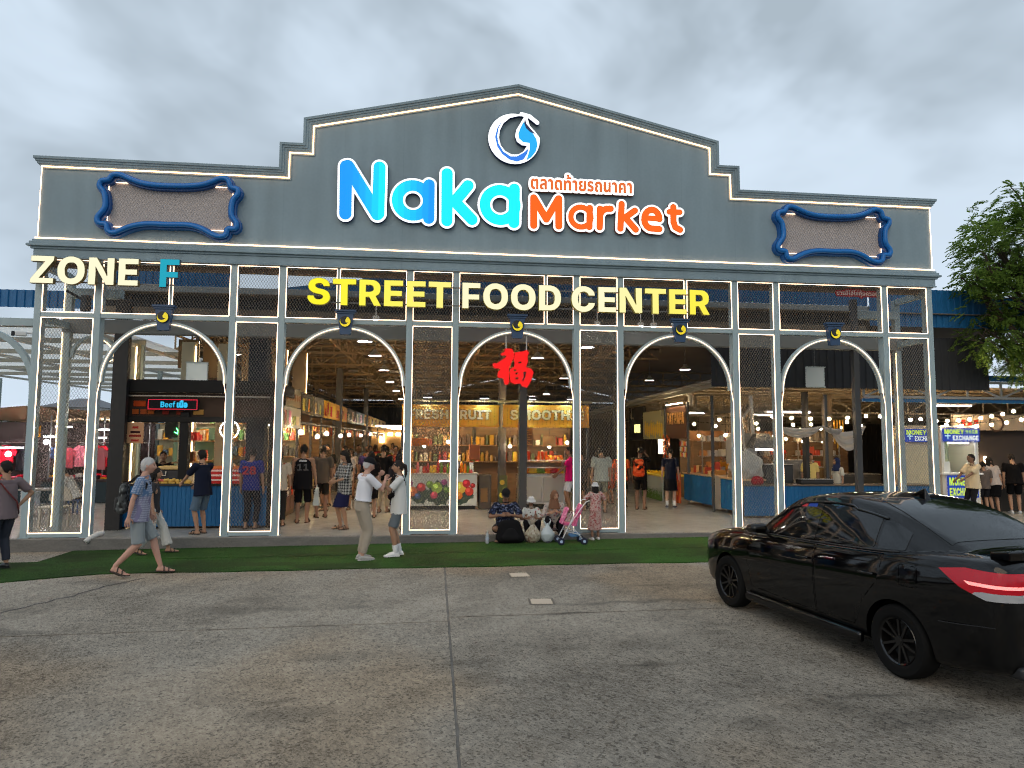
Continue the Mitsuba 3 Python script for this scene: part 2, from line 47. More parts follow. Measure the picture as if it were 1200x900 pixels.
EMBLEM = {'c': (-0.094, 8.398), 'r': 0.557, 'hole': [(0.132, 8.911), (-0.005, 8.906), (-0.181, 8.856), (-0.32, 8.73), (-0.397, 8.564), (-0.413, 8.401), (-0.377, 8.242), (-0.281, 8.122), (-0.141, 8.054), (-0.001, 8.062), (0.104, 8.134), (0.173, 8.249), (0.068, 8.263), (-0.037, 8.333), (-0.082, 8.456), (-0.056, 8.602), (0.031, 8.751), (0.1, 8.882)], 'notch': [(0.192, 8.882), (0.383, 8.75), (0.454, 8.667), (0.595, 8.73), (0.702, 8.519), (0.543, 8.401), (0.449, 8.468), (0.348, 8.598), (0.242, 8.709)], 'tail': [(0.065, 8.961), (0.241, 8.917), (0.409, 8.786)], 'light': [(0.11, 8.783), (0.172, 8.651), (0.313, 8.533), (0.387, 8.411), (0.411, 8.277), (0.376, 8.14), (0.28, 8.009), (0.175, 7.932), (0.213, 8.059), (0.247, 8.187), (0.243, 8.321), (0.103, 8.335), (0.015, 8.408), (-0.003, 8.515), (0.04, 8.643)], 'mid': [(-0.355, 8.782), (-0.459, 8.614), (-0.506, 8.414), (-0.455, 8.202), (-0.35, 8.047), (-0.192, 7.93), (-0.035, 7.894), (0.105, 7.946), (0.188, 8.076), (0.218, 8.194), (0.104, 8.089), (-0.036, 8.006), (-0.175, 7.999), (-0.333, 8.101), (-0.435, 8.275), (-0.461, 8.435), (-0.432, 8.616)], 'navy': [(0.136, 8.848), (0.171, 8.732), (0.26, 8.629), (0.357, 8.526), (0.26, 8.557), (0.163, 8.641), (0.118, 8.756)]}
FU = {'left': [(-0.248, 3.87), (-0.096, 3.873), (-0.045, 3.783), (-0.055, 3.681), (-0.154, 3.437), (-0.146, 3.156), (-0.182, 3.095), (-0.253, 3.11), (-0.274, 3.23), (-0.394, 3.248), (-0.399, 3.352), (-0.335, 3.434), (-0.476, 3.448), (-0.513, 3.535), (-0.467, 3.562), (-0.417, 3.553), (-0.236, 3.678), (-0.206, 3.725), (-0.317, 3.717), (-0.338, 3.757), (-0.247, 3.809)], 'right': [(-0.035, 3.793), (0.127, 3.817), (0.228, 3.849), (0.28, 3.779), (0.239, 3.728), (0.254, 3.606), (0.21, 3.484), (0.332, 3.446), (0.373, 3.365), (0.316, 3.183), (0.232, 3.041), (0.12, 3.069), (0.09, 3.129), (-0.031, 3.113), (-0.122, 3.156), (-0.144, 3.357), (-0.134, 3.438), (-0.053, 3.479), (-0.04, 3.56), (-0.061, 3.661), (-0.035, 3.722)], 'holes': [[(0.047, 3.586), (0.104, 3.595), (0.104, 3.575), (0.051, 3.562)], [(-0.053, 3.415), (-0.009, 3.428), (-0.009, 3.399), (-0.049, 3.395)], [(-0.016, 3.351), (0.038, 3.364), (0.038, 3.336), (-0.012, 3.327)], [(-0.016, 3.258), (0.039, 3.259), (0.033, 3.223), (-0.012, 3.222)], [(0.153, 3.37), (0.206, 3.383), (0.194, 3.282), (0.146, 3.18), (0.13, 3.2), (0.17, 3.281)]], 'wires': [[(-0.22, 4.266), (-0.217, 3.86)], [(0.217, 4.276), (0.218, 3.839)]]}
# ------------------------------------------------------------------ helpers: keys, labels
def numbered(k):
    if k not in _used:
        _used.add(k); return k
    n = _count.get(k, 0)
    while True:
        n += 1
        kk = f'{k}_{n:03d}'
        if kk not in _used:
            _used.add(kk); _count[k] = n; return kk
_used, _count = set(), {}
def thing(name, label, cat, group=None):
    k = numbered(name)
    labels[k] = {'label': label, 'category': cat}
    if group: labels[k]['group'] = group
    return k
def structure(name):
    k = numbered(name); labels[k] = {'kind': 'structure'}; return k
def stuff(k, label=None, cat=None):
    labels.setdefault(k, {})['kind'] = 'stuff'
    if label: labels[k]['label'] = label
    if cat: labels[k]['category'] = cat
def put(key, mesh, bsdf='m_vc', color=None, smooth=False, **more):
    """one shape entry; color: one colour or an array per vertex (then the mesh keeps its vertices)."""
    v, f, n = meshkit.arrays(mesh, smooth)
    c = uv = None
    if bsdf in VC:
        c = np.asarray((.5, .5, .5) if color is None else color, float)
        if c.ndim == 1:      # one colour: packed into the uv, so that all such meshes share one material
            r_, g_, b_ = np.clip(c[:3], 0, .999)
            uv, c = np.tile([math.floor(r_*1000)+.0005+g_*.999, b_], (len(v), 1)), None
        else: bsdf = bsdf + '_v'
    path = meshkit.write_ply((v, f), False, uv, c, normals=n)
    d = {'type': 'ply', 'filename': path, 'face_normals': n is None, **more}
    d['bsdf'] = {'type': 'ref', 'id': bsdf}
    scene[key] = d
    return key
def part(parent, name, mesh, bsdf='m_vc', color=None, smooth=False, label=None, **more):
    k = numbered(parent + '__' + name)
    put(k, mesh, bsdf, color, smooth, **more)
    if label: labels[k] = {'label': label}
    return k
def lamp(parent, name, mesh, rgb, body='m_lampbody', smooth=False):
    return part(parent, name, mesh, body, emitter={'type': 'area', 'radiance': {'type': 'rgb', 'value': [float(x) for x in rgb]}}, smooth=smooth)
def copy_of(src, dst_parent, M):
    """entries of the thing src under the key dst_parent, moved by the transform M."""
    for k in [k for k in scene if k == src or k.startswith(src + '__')]:
        nk = dst_parent + k[len(src):]
        _used.add(nk)
        old = scene[k].get('to_world')
        scene[nk] = {**scene[k], 'to_world': M @ old if old is not None else M}

# ------------------------------------------------------------------ helpers: meshes as (v, f)
def cat(*ms):
    V, F, n = [], [], 0
    for m in ms:
        if isinstance(m, list):
            m = cat(*m)
        v, f = vf(m)
        if len(v) == 0: continue
        V.append(v); F.append(f + n); n += len(v)
    return (np.vstack(V), np.vstack(F)) if V else (np.zeros((0, 3)), np.zeros((0, 3), int))
def vf(m):
    if hasattr(m, 'to_mesh'):
        q = m.to_mesh(); return np.array(q.vert_properties[:, :3], float), np.array(q.tri_verts, int)
    if isinstance(m, trimesh.Trimesh): return np.array(m.vertices), np.array(m.faces)
    v, f = np.asarray(m[0], float), np.asarray(m[1], int)
    if f.shape[1] == 4: f = np.vstack([f[:, [0, 1, 2]], f[:, [0, 2, 3]]])
    return v, f
BOXF = np.array([[0, 3, 2, 1], [4, 5, 6, 7], [0, 1, 5, 4], [1, 2, 6, 5], [2, 3, 7, 6], [3, 0, 4, 7]])
def box(x0, x1, y0, y1, z0, z1, ch=0.0):
    if ch <= 0:
        v = np.array([[x0, y0, z0], [x1, y0, z0], [x1, y1, z0], [x0, y1, z0], [x0, y0, z1], [x1, y0, z1], [x1, y1, z1], [x0, y1, z1]], float)
        return vf((v, BOXF))
    ch = min(ch, .45*abs(x1-x0), .45*abs(y1-y0), .45*abs(z1-z0))
    P = []
    for x in (0, 1):
        for y in (0, 1):
            for z in (0, 1):
                X, Y, Z = (x0, x1)[x], (y0, y1)[y], (z0, z1)[z]
                sx, sy, sz = ch*(1-2*x), ch*(1-2*y), ch*(1-2*z)
                P += [[X+sx, Y+sy, Z], [X+sx, Y, Z+sz], [X, Y+sy, Z+sz]]
    return vf(m3.Manifold.hull_points(np.array(P)))
def move(m, x=0, y=0, z=0, rz=0.0, rx=0.0, ry=0.0, s=1.0):
    v, f = vf(m)
    R = rotm(rz, rx, ry)
    return (v*s) @ R.T + [x, y, z], f
def rotm(rz=0., rx=0., ry=0.):
    a, b, c = rz, rx, ry
    Rz = np.array([[math.cos(a), -math.sin(a), 0], [math.sin(a), math.cos(a), 0], [0, 0, 1.]])
    Rx = np.array([[1, 0, 0], [0, math.cos(b), -math.sin(b)], [0, math.sin(b), math.cos(b)]])
    Ry = np.array([[math.cos(c), 0, math.sin(c)], [0, 1, 0], [-math.sin(c), 0, math.cos(c)]])
    return Rz @ Rx @ Ry
def frame_of(d):
    d = np.asarray(d, float); d = d/np.linalg.norm(d)
    a = np.cross(d, [0, 0, 1.0])
    if np.linalg.norm(a) < 1e-3: a = np.array([1., 0, 0])
    a /= np.linalg.norm(a)
    return a, np.cross(a, d), d
def tube(pts, r, n=8, closed=False, caps=True):
    """round tube along points; r a number or one per point."""
    P = np.asarray(pts, float); k = len(P)
    r = np.broadcast_to(np.asarray(r, float), (k,))
    if closed: D = np.roll(P, -1, 0) - np.roll(P, 1, 0)
    else:
        D = np.gradient(P, axis=0)
    D = D/np.maximum(np.linalg.norm(D, axis=1, keepdims=True), 1e-9)
    a, b, _ = frame_of(D[0]); A = [a]
    for i in range(1, k):
        t = A[-1] - D[i]*(A[-1] @ D[i]); A.append(t/np.linalg.norm(t))
    A = np.array(A); B = np.cross(D, A)
    th = np.arange(n)*2*PI/n
    V = (P[:, None] + r[:, None, None]*(np.cos(th)[None, :, None]*A[:, None] + np.sin(th)[None, :, None]*B[:, None])).reshape(-1, 3)
    F = []
    for i in range(k if closed else k-1):
        j = (i+1) % k
        for q in range(n):
            q2 = (q+1) % n
            F.append([i*n+q, i*n+q2, j*n+q2, j*n+q])
    F = np.array(F); F = np.vstack([F[:, [0, 1, 2]], F[:, [0, 2, 3]]])
    if caps and not closed:
        V = np.vstack([V, P[:1], P[-1:]]); c0, c1 = len(V)-2, len(V)-1
        C = [[c0, (q+1) % n, q] for q in range(n)] + [[c1, (k-1)*n+q, (k-1)*n+(q+1) % n] for q in range(n)]
        F = np.vstack([F, C])
    return V, F
def bar(a, b, w, h=None, up=(0, 0, 1)):
    """rectangular bar from a to b, w across, h along up."""
    a, b = np.asarray(a, float), np.asarray(b, float); h = w if h is None else h
    d = b-a; L = np.linalg.norm(d); d /= L
    s = np.cross(d, up)
    if np.linalg.norm(s) < 1e-4: s = np.cross(d, [0, 1, 0])
    s /= np.linalg.norm(s); u = np.cross(s, d)
    v = np.array([a + sx*s*w/2 + su*u*h/2 + t*d*L for t in (0, 1) for sx, su in ((-1, -1), (1, -1), (1, 1), (-1, 1))])
    return vf((v, np.array([[0, 1, 2, 3], [7, 6, 5, 4], [0, 4, 5, 1], [1, 5, 6, 2], [2, 6, 7, 3], [3, 7, 4, 0]])))
def cyl(x, y, z0, z1, r0, r1=None, n=20):
    r1 = r0 if r1 is None else r1
    return tube([[x, y, z0], [x, y, z1]], [r0, r1], n)
def lathe(prof, n=24, c=(0, 0, 0)):
    """profile of (r, z) turned about z."""
    p = np.asarray(prof, float); th = np.arange(n)*2*PI/n
    V = np.stack([p[:, 0][:, None]*np.cos(th), p[:, 0][:, None]*np.sin(th), np.repeat(p[:, 1][:, None], n, 1)], -1).reshape(-1, 3) + c
    F = [[i*n+q, i*n+(q+1) % n, (i+1)*n+(q+1) % n, (i+1)*n+q] for i in range(len(p)-1) for q in range(n)]
    return vf((V, np.array(F)))
def sphere(x, y, z, r, n=2, sx=1, sy=1, sz=1):
    m = trimesh.creation.icosphere(n, r); return np.array(m.vertices)*[sx, sy, sz] + [x, y, z], np.array(m.faces)
def extrude(poly, d):
    """shapely polygon in x-z, extruded from y=0 towards -y by d: faces the viewer in front of the facade."""
    out = []
    for g in getattr(poly, 'geoms', [poly]):
        if g.geom_type != 'Polygon' or g.area < 1e-7: continue
        m = trimesh.creation.extrude_polygon(g, d, engine='earcut')
        v = np.array(m.vertices); v = np.stack([v[:, 0], -v[:, 2], v[:, 1]], 1)
        out.append((v, np.array(m.faces)))
    return cat(*out)
def poly_of(rings):
    return unary_union([Polygon(g[0], g[1:]).buffer(0) for g in rings])
def word_polys(text, h, space=0.0):
    """[(char, polygon)] of bold lettering, capitals h tall, from x = 0."""
    x, out = 0.0, []
    for ch in text:
        if ch == ' ': x += 30*h/100; continue
        adv, rings = GLYPHS[ch]
        out.append((ch, affinity.affine_transform(poly_of(rings), [h/100, 0, 0, h/100, x, 0])))
        x += adv*h/100 + space
    return out, x
def text_plate(text, h, d=0.004, space=0.0):
    ws, L = word_polys(text, h, space)
    return cat(*[extrude(g, d) for _, g in ws]), L
def fit_text(text, x0, x1, z0, z1):
    """polygons of a line of text stretched into the rectangle (x, z)."""
    ws, L = word_polys(text, 1.0)
    al = unary_union([g for _, g in ws]); a = al.bounds
    sx, sz = (x1-x0)/(a[2]-a[0]), (z1-z0)/(a[3]-a[1])
    return [(c, affinity.affine_transform(g, [sx, 0, 0, sz, x0-a[0]*sx, z0-a[1]*sz])) for c, g in ws]
def fit_rings(key, x0, x1, z0, z1):
    al = poly_of(TEXTS[key]); a = al.bounds
    sx, sz = (x1-x0)/(a[2]-a[0]), (z1-z0)/(a[3]-a[1])
    return affinity.affine_transform(al, [sx, 0, 0, sz, x0-a[0]*sx, z0-a[1]*sz])
def corrugated(w, h, pitch=0.2, depth=0.03, kind='box'):
    """sheet in x-z with upright ribs, w wide, h tall, facing -y."""
    xs, ys = [], []
    n = max(1, int(round(w/pitch))); p = w/n
    for i in range(n):
        for a, b in ((0, 0), (.55, 0), (.65, -depth), (.9, -depth)):
            xs.append((i+a)*p); ys.append(b)
    xs.append(w); ys.append(0)
    k = len(xs)
    V = np.array([[x, y, z] for z in (0, h) for x, y in zip(xs, ys)])
    return vf((V, np.array([[i, i+1, k+i+1, k+i] for i in range(k-1)])))
def sheet(x0, x1, y0, y1, z, nx=1, ny=1, zf=None):
    X, Y = np.meshgrid(np.linspace(x0, x1, nx+1), np.linspace(y0, y1, ny+1))
    Z = (zf(X, Y) if zf else X*0) + z
    V = np.stack([X, Y, Z], -1).reshape(-1, 3); w = nx+1
    F = [[j*w+i, j*w+i+1, (j+1)*w+i+1, (j+1)*w+i] for j in range(ny) for i in range(nx)]
    return vf((V, np.array(F)))

# ------------------------------------------------------------------ materials
VC = {'m_vc', 'm_satin', 'm_gloss', 'm_metal', 'm_skin', 'm_cloth'}
_vcol = {'type': 'mesh_attribute', 'name': 'vertex_color'}
def _packed(p, n, uv):
    r = dr.floor(uv.x)
    return mi.Color3f((r+.5)/1000., (uv.x-r-.0005)/.999, uv.y)
_pcol = mikit.proc(_packed)
def principled(name, base, rough=.6, **kw):
    if isinstance(base, (tuple, list)): base = {'type': 'rgb', 'value': list(base)}
    d = {'type': 'principled', 'base_color': base, 'roughness': rough, **kw}
    scene[name] = {'type': 'twosided', 'b': d}
for _sfx, _c in (('', _pcol), ('_v', _vcol)):
    principled('m_vc'+_sfx, _c, .8, specular=.3)
    principled('m_satin'+_sfx, _c, .42, specular=.5)
    principled('m_gloss'+_sfx, _c, .12, specular=.5)
    principled('m_metal'+_sfx, _c, .38, metallic=.85)
    principled('m_skin'+_sfx, _c, .5, specular=.35)
    principled('m_cloth'+_sfx, _c, .9, specular=.12, sheen=.08)
principled('m_lampbody', (.7, .7, .68), .5)
principled('m_lampdark', (.02, .02, .02), .6, specular=.2)
def ground_z(x): return -.14 + .011*x

def _concrete(p, n, uv):
    rx, ry = p.x*.79-p.y*.61, p.x*.61+p.y*.79
    a = fbm(p.x*.35, p.y*.35, 0., 4); b = fbm(rx*2.2, ry*1.8, 3., 5); c = fbm(rx*17., ry*17., 5., 3); s = noise(p.x*53.+ry*9., ry*57., 1.)
    g2 = noise(rx*135., ry*128., 4.)
    t = .44 + .60*(a-.5) + .50*(b-.5) + .45*(c-.5) + .40*(s-.5) + .38*(g2-.5)
    col = mix(mi.Color3f(.125, .106, .084), mi.Color3f(.37, .325, .265), dr.clip(t, 0, 1))
    pit = smoothstep(.70, .80, noise(rx*61., ry*61., 9.))*.45
    stain = smoothstep(.62, .78, fbm(p.x*.75+7, p.y*1.5+2, 8., 5))*.30
    # darker, bare aggregate to the right of the joint
    right = smoothstep(-1.6, -1.2, p.x)*.12
    warm = smoothstep(.42, .66, fbm(rx*.4+11., ry*.4, 6., 3))
    for cx_, cy_, lx, ly, k_ in ((.9, -5.5, 1.1, .07, .5), (-.1, -6.0, .30, .05, .55), (1.4, -4.6, .4, .05, .4), (.3, -7.9, .35, .06, .45), (1.9, -8.9, .30, .06, .5), (-2.9, -8.4, .16, .05, .4), (.9, -7.1, .5, .2, .18)):
        ux, uy = (p.x-cx_)/lx, (p.y-cy_+.25*(fbm(p.x*3., p.y*3., 2., 3)-.5))/ly
        stain = dr.maximum(stain, k_*dr.exp(-ux*ux-uy*uy)*(.5+c))
    return col*mix(mi.Color3f(.97, 1., 1.03), mi.Color3f(1.08, .99, .88), warm)*(1-pit)*(1-stain)*(1-right)
principled('m_concrete', mikit.proc(_concrete), .82, specular=.3)
scene['m_yard'] = {'type': 'twosided', 'b': {'type': 'bumpmap', 'arbitrary': mikit.proc(lambda p, n, uv: fbm(p.x*21.+p.y*15., p.y*21.-p.x*15., 2., 3)*.003 + noise(p.x*70.+p.y*48., p.y*70.-p.x*48., 4.)*.004, eps=.004),
                   'scale': 1.0, 'b': scene['m_concrete']['b']}}
def _floor(p, n, uv):
    a = fbm(p.x*.8, p.y*.8, 0., 4); b = fbm(p.x*6., p.y*6., 3., 3); s = noise(p.x*70., p.y*70., p.z*70.)
    return mix(mi.Color3f(.16, .155, .14), mi.Color3f(.36, .34, .30), dr.clip(.5+.9*(a-.5)+.5*(b-.5)+.2*(s-.5), 0, 1))
principled('m_floor', mikit.proc(_floor), .33, specular=.5)
principled('m_kerb', mikit.proc(lambda p, n, uv: mi.Color3f(.17, .16, .145)*(.62+.55*fbm(p.x*3., p.y*3., p.z*9., 4)+.25*(noise(p.x*40., p.y*40., p.z*40.)-.5))), .85)
def _turf(p, n, uv):
    a = fbm(p.x*1.1, p.y*1.4, 0., 3); b = noise(p.x*45., p.y*45., 0.); c = noise(p.x*160., p.y*160., 0.)
    worn = smoothstep(.52, .72, fbm(p.x*.9+5., p.y*2.3, 4., 4))
    t = dr.clip(.45+.8*(a-.5)+.5*(b-.5)+.6*(c-.5), 0, 1)
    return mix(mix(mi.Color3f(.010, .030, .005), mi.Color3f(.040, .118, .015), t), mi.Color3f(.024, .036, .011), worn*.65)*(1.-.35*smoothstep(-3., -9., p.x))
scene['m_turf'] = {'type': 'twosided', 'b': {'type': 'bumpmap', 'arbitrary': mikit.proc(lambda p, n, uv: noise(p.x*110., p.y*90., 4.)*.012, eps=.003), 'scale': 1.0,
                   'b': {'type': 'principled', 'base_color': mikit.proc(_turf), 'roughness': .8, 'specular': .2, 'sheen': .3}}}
def _wall(p, n, uv):
    a = fbm(p.x*.5, p.z*.7, p.y, 3); s = fbm(p.x*3.5, p.z*.45, 4., 4); g = noise(p.x*30., p.z*30., p.y*30.)
    return mi.Color3f(.238, .322, .368)*(.93+.20*(a-.5)+.30*(s-.5)+.05*(g-.5)-.05*(1.-smoothstep(.006, .012, dr.abs(p.x/1.22-dr.round(p.x/1.22))*1.22)))
principled('m_wall', mikit.proc(_wall), .6, specular=.35)
principled('m_frame', mikit.proc(lambda p, n, uv: mi.Color3f(.33, .42, .445)*(.92+.22*(fbm(p.x*5., p.y*5., p.z*1.3, 3)-.5))), .38, specular=.5)
principled('m_blue', mikit.proc(lambda p, n, uv: mi.Color3f(.007, .115, .29)*(.9+.35*(fbm(p.x*2., p.y*2., p.z*.8, 3)-.5))), .45, specular=.4)
principled('m_frameblue', (.008, .15, .47), .35, specular=.4)
principled('m_steel_dark', mikit.proc(lambda p, n, uv: mi.Color3f(.052, .055, .06)*(.85+.4*(fbm(p.x*4., p.y*4., p.z*2., 3)-.3))), .5)
principled('m_wood', mikit.proc(lambda p, n, uv: mi.Color3f(.34, .20, .09)*(.7+.6*fbm(p.x*3., p.y*3., p.z*22., 3))), .6)
principled('m_darkwood', mikit.proc(lambda p, n, uv: mi.Color3f(.13, .075, .038)*(.6+.8*fbm(p.x*3., p.y*3., p.z*14., 3))), .6)
principled('m_rooftin', mikit.proc(lambda p, n, uv: mi.Color3f(.17, .14, .11)*(.7+.6*fbm(p.x*.7, p.y*.4, p.z, 3))), .6)
scene['m_poly'] = {'type': 'principledthin', 'base_color': {'type': 'rgb', 'value': [.84, .86, .84]}, 'roughness': .5, 'diff_trans': 1.5}
scene['m_leaf_v'] = {'type': 'principledthin', 'base_color': _vcol, 'roughness': .55, 'diff_trans': 1.0, 'spec_trans': 0.0}
VC.add('m_leaf')
scene['m_clear'] = {'type': 'thindielectric'}
principled('m_chrome', (.5, .5, .52), .2, metallic=1.0)
principled('m_carpaint', (.0016, .0016, .002), .04, specular=.45)
principled('m_carglass', (.004, .005, .006), .05, specular=.6)
principled('m_tyre', (.006, .006, .006), .8, specular=.12)
principled('m_blackplastic', (.012, .012, .013), .45)
# ------------------------------------------------------------------ the yard
def slab_poly(x0, x1, y0, y1): return sbox(x0, y0, x1, y1)
yard = structure('concrete_yard')
put(yard, sheet(-60, 60, -60, -.02, -.012, 1, 1, lambda X, Y: ground_z(X)-0*Y), 'm_kerb')
JX, JY = -1.50, -6.1
for x0, x1, y0, y1 in ((-60, -8.2, -60, JY-.06), (-8.2, JX-.006, -16, JY-.06), (-8.2, JX-.006, JY-.03, .02), (-60, -8.2, JY-.03, .02), (JX+.006, 60, -16, JY+.13), (JX+.006, 60, JY+.155, .02), (-8.2, 60, -60, -16.02)):
    n = max(1, int((x1-x0)/2)); j = .012
    x0 += j*.3; x1 -= j*.3
    def edge(a, b):
        a, b = np.array(a, float), np.array(b, float); L_ = np.linalg.norm(b-a); k_ = max(1, int(min(L_, 40)/.12)); q_ = a+(b-a)*np.linspace(0, 1, k_+1)[:-1, None]
        nn = np.array([-(b-a)[1], (b-a)[0]])/L_
        return q_+nn*((np.abs(NPR.normal(0, .0035, k_))+.012*(NPR.rand(k_) > .965))*(np.arange(k_) > 0))[:, None]
    ring_ = np.vstack([edge((x0, y0), (x1, y0)), edge((x1, y0), (x1, y1)), edge((x1, y1), (x0, y1)), edge((x0, y1), (x0, y0))])
    mm = trimesh.creation.extrude_polygon(Polygon(ring_).buffer(0), .011, engine='earcut'); v, f = np.array(mm.vertices), np.array(mm.faces)
    v[:, 2] += ground_z(v[:, 0])-.011
    s = NPR.uniform(-.0015, .0015)
    v[:, 2] += s
    part(yard, 'slab', (v, f), 'm_yard')
far = structure('ground')
put(far, sheet(-300, 300, -300, 300, -.9, 6, 6), 'm_concrete')
# thin crack crossing the left slab
cr = np.array([[-7.6, -6.3], [-7.1, -5.55], [-6.9, -4.9], [-6.55, -4.2], [-6.4, -3.6], [-6.1, -3.05]])
cr = np.vstack([np.linspace(a, b, 6)[:-1] for a, b in zip(cr[:-1], cr[1:])] + [cr[-1:]]) + NPR.normal(0, .02, (26, 2))
L = LineString(cr).buffer(.009, cap_style=2)
mk = trimesh.creation.extrude_polygon(L, .002, engine='earcut'); v = np.array(mk.vertices); v[:, 2] += ground_z(v[:, 0]) + .0035
part(yard, 'crack', (v, np.array(mk.faces)), 'm_steel_dark')
# two pale square covers let into the slab
for i, (x, y, s, lab) in enumerate(((-.36, -3.57, .28, 'pale square cover plate set in the concrete nearest the green carpet'), (-.29, -5.33, .27, 'pale square cover plate set in the concrete farther from the green carpet'))):
    k = thing('cover_plate', lab, 'cover plate', 'cover plates in the concrete')
    part(k, 'plate', move(box(-s/2, s/2, -s/2, s/2, -.01, .006, .003), x, y, ground_z(x), rz=.06*(1-2*i)), 'm_vc', (.46, .39, .31))
    part(k, 'rim', cat(*[move(m, x, y, ground_z(x), rz=.06*(1-2*i)) for m in (box(-s/2-.03, s/2+.03, -s/2-.03, -s/2-.006, -.01, .003), box(-s/2-.03, s/2+.03, s/2+.006, s/2+.03, -.01, .003), box(-s/2-.03, -s/2-.006, -s/2, s/2, -.01, .003), box(s/2+.006, s/2+.03, -s/2, s/2, -.01, .003))]), 'm_vc', (.13, .115, .095))
# the green carpet: two long strips of artificial turf, a seam between them
carpet = thing('turf_carpet', 'long green artificial turf carpet lying along the foot of the entrance', 'carpet')
def turf(x0, x1, ya, yb, lift):
    nx = 160
    xs = np.linspace(x0, x1, nx+1); V, F = [], []
    for i, x in enumerate(xs):
        w = .02*math.sin(x*1.7)+.015*math.sin(x*4.1+1)
        y0, y1 = ya(x)+w, yb(x)+w*.4
        for k, t in enumerate((0, 0, .03, .33, .66, .97, 1, 1)):
            z = ground_z(x) + lift*(0 if k in (0, 7) else 1) + (.006*noise3(x*1.3, t*4, lift*90) if 1 < k < 6 else 0) + (wrinkle(x, y0+(y1-y0)*t) if 1 < k < 6 else 0)
            V.append([x, y0+(y1-y0)*t, z])
    for i in range(nx):
        for k in range(7): F.append([i*8+k, (i+1)*8+k, (i+1)*8+k+1, i*8+k+1])
    return vf((np.array(V), np.array(F)))
def noise3(a, b, c): return float(meshkit.noise(np.array([a, b, c])))
def wrinkle(x, y): return .05*math.exp(-((y+1.5-.1*(x+8))/.10)**2)*max(0, math.sin((x+9.2)*1.1))*(x < -6.3) if x < -6.3 else 0.
front = lambda x: np.interp(x, [-12, -8.1, -6.9, -4.6, 4, 30], [-3.5, -3.1, -2.62, -2.70, -2.95, -3.3])
seam = lambda x: -1.42 - .012*(x+2)
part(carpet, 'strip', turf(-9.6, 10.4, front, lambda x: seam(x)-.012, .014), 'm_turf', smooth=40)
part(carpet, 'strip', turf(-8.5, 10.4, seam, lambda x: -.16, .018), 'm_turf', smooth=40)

# ------------------------------------------------------------------ floor of the market
floor = structure('market_floor')
put(floor, cat(sheet(-40, 40, -.02, 80, 0, 8, 16)), 'm_floor')
kerb = structure('floor_edge')
def kerb_mesh():
    xs = np.linspace(-10.2, 40, 60)
    V, F = [], []
    for x in xs:
        b = ground_z(x)-.05
        V += [[x, -.13, b], [x, -.13, -.012], [x, -.118, -.001], [x, -.02, 0.0]]
    for i in range(len(xs)-1):
        for k in range(3): F.append([i*4+k, (i+1)*4+k, (i+1)*4+k+1, i*4+k+1])
    return cat((np.array(V), np.array(F)), box(-10.2, -10.15, -.13, -.02, -.5, -.001))
put(kerb, kerb_mesh(), 'm_kerb')
left_ground = structure('side_paving')

# ------------------------------------------------------------------ the entrance facade
CX = [-9.507, -8.393, -5.807, -4.843, -2.257, -1.293, 1.293, 2.257, 4.843, 5.807, 8.393, 9.494]
CW, CD, CY = .125, .20, -.03          # column face, depth, front
ZR, ZT, ZC = 4.416, 5.46, 5.874
LED = (1.25, .78, .49)
fac = thing('entrance_facade', 'wide grey steel entrance front with arches, stepped gable and white light lines', 'building front')
for x in CX: part(fac, 'column', box(x-CW/2, x+CW/2, CY, CY+CD, 0.0, ZT+.02, .006), 'm_frame')
for x in CX: part(fac, 'column_foot', box(x-CW/2-.035, x+CW/2+.035, CY-.012, CY+CD+.02, .001, .014, .003), 'm_frame')
for i in range(11):
    a, b = CX[i]+CW/2+.002, CX[i+1]-CW/2-.002
    part(fac, 'rail', box(a, b, CY+.01, CY+.11, 4.305, 4.395, .005), 'm_frame')
    part(fac, 'head_rail', box(a, b, CY+.01, CY+.11, 5.468, 5.53, .004), 'm_frame')
    if i % 2 == 0: part(fac, 'sill', box(a, b, CY+.01, CY+.11, .012, .085, .005), 'm_frame')
def led_bar(a, b): return bar(a, b, .014, .014, up=(0, 1, 0))
def led_loop(x0, x1, z0, z1, y):
    e = .007
    return cat(led_bar((x0, y, z0), (x1, y, z0)), led_bar((x0, y, z1), (x1, y, z1)), led_bar((x0, y, z0+e), (x0, y, z1-e)), led_bar((x1, y, z0+e), (x1, y, z1-e)))
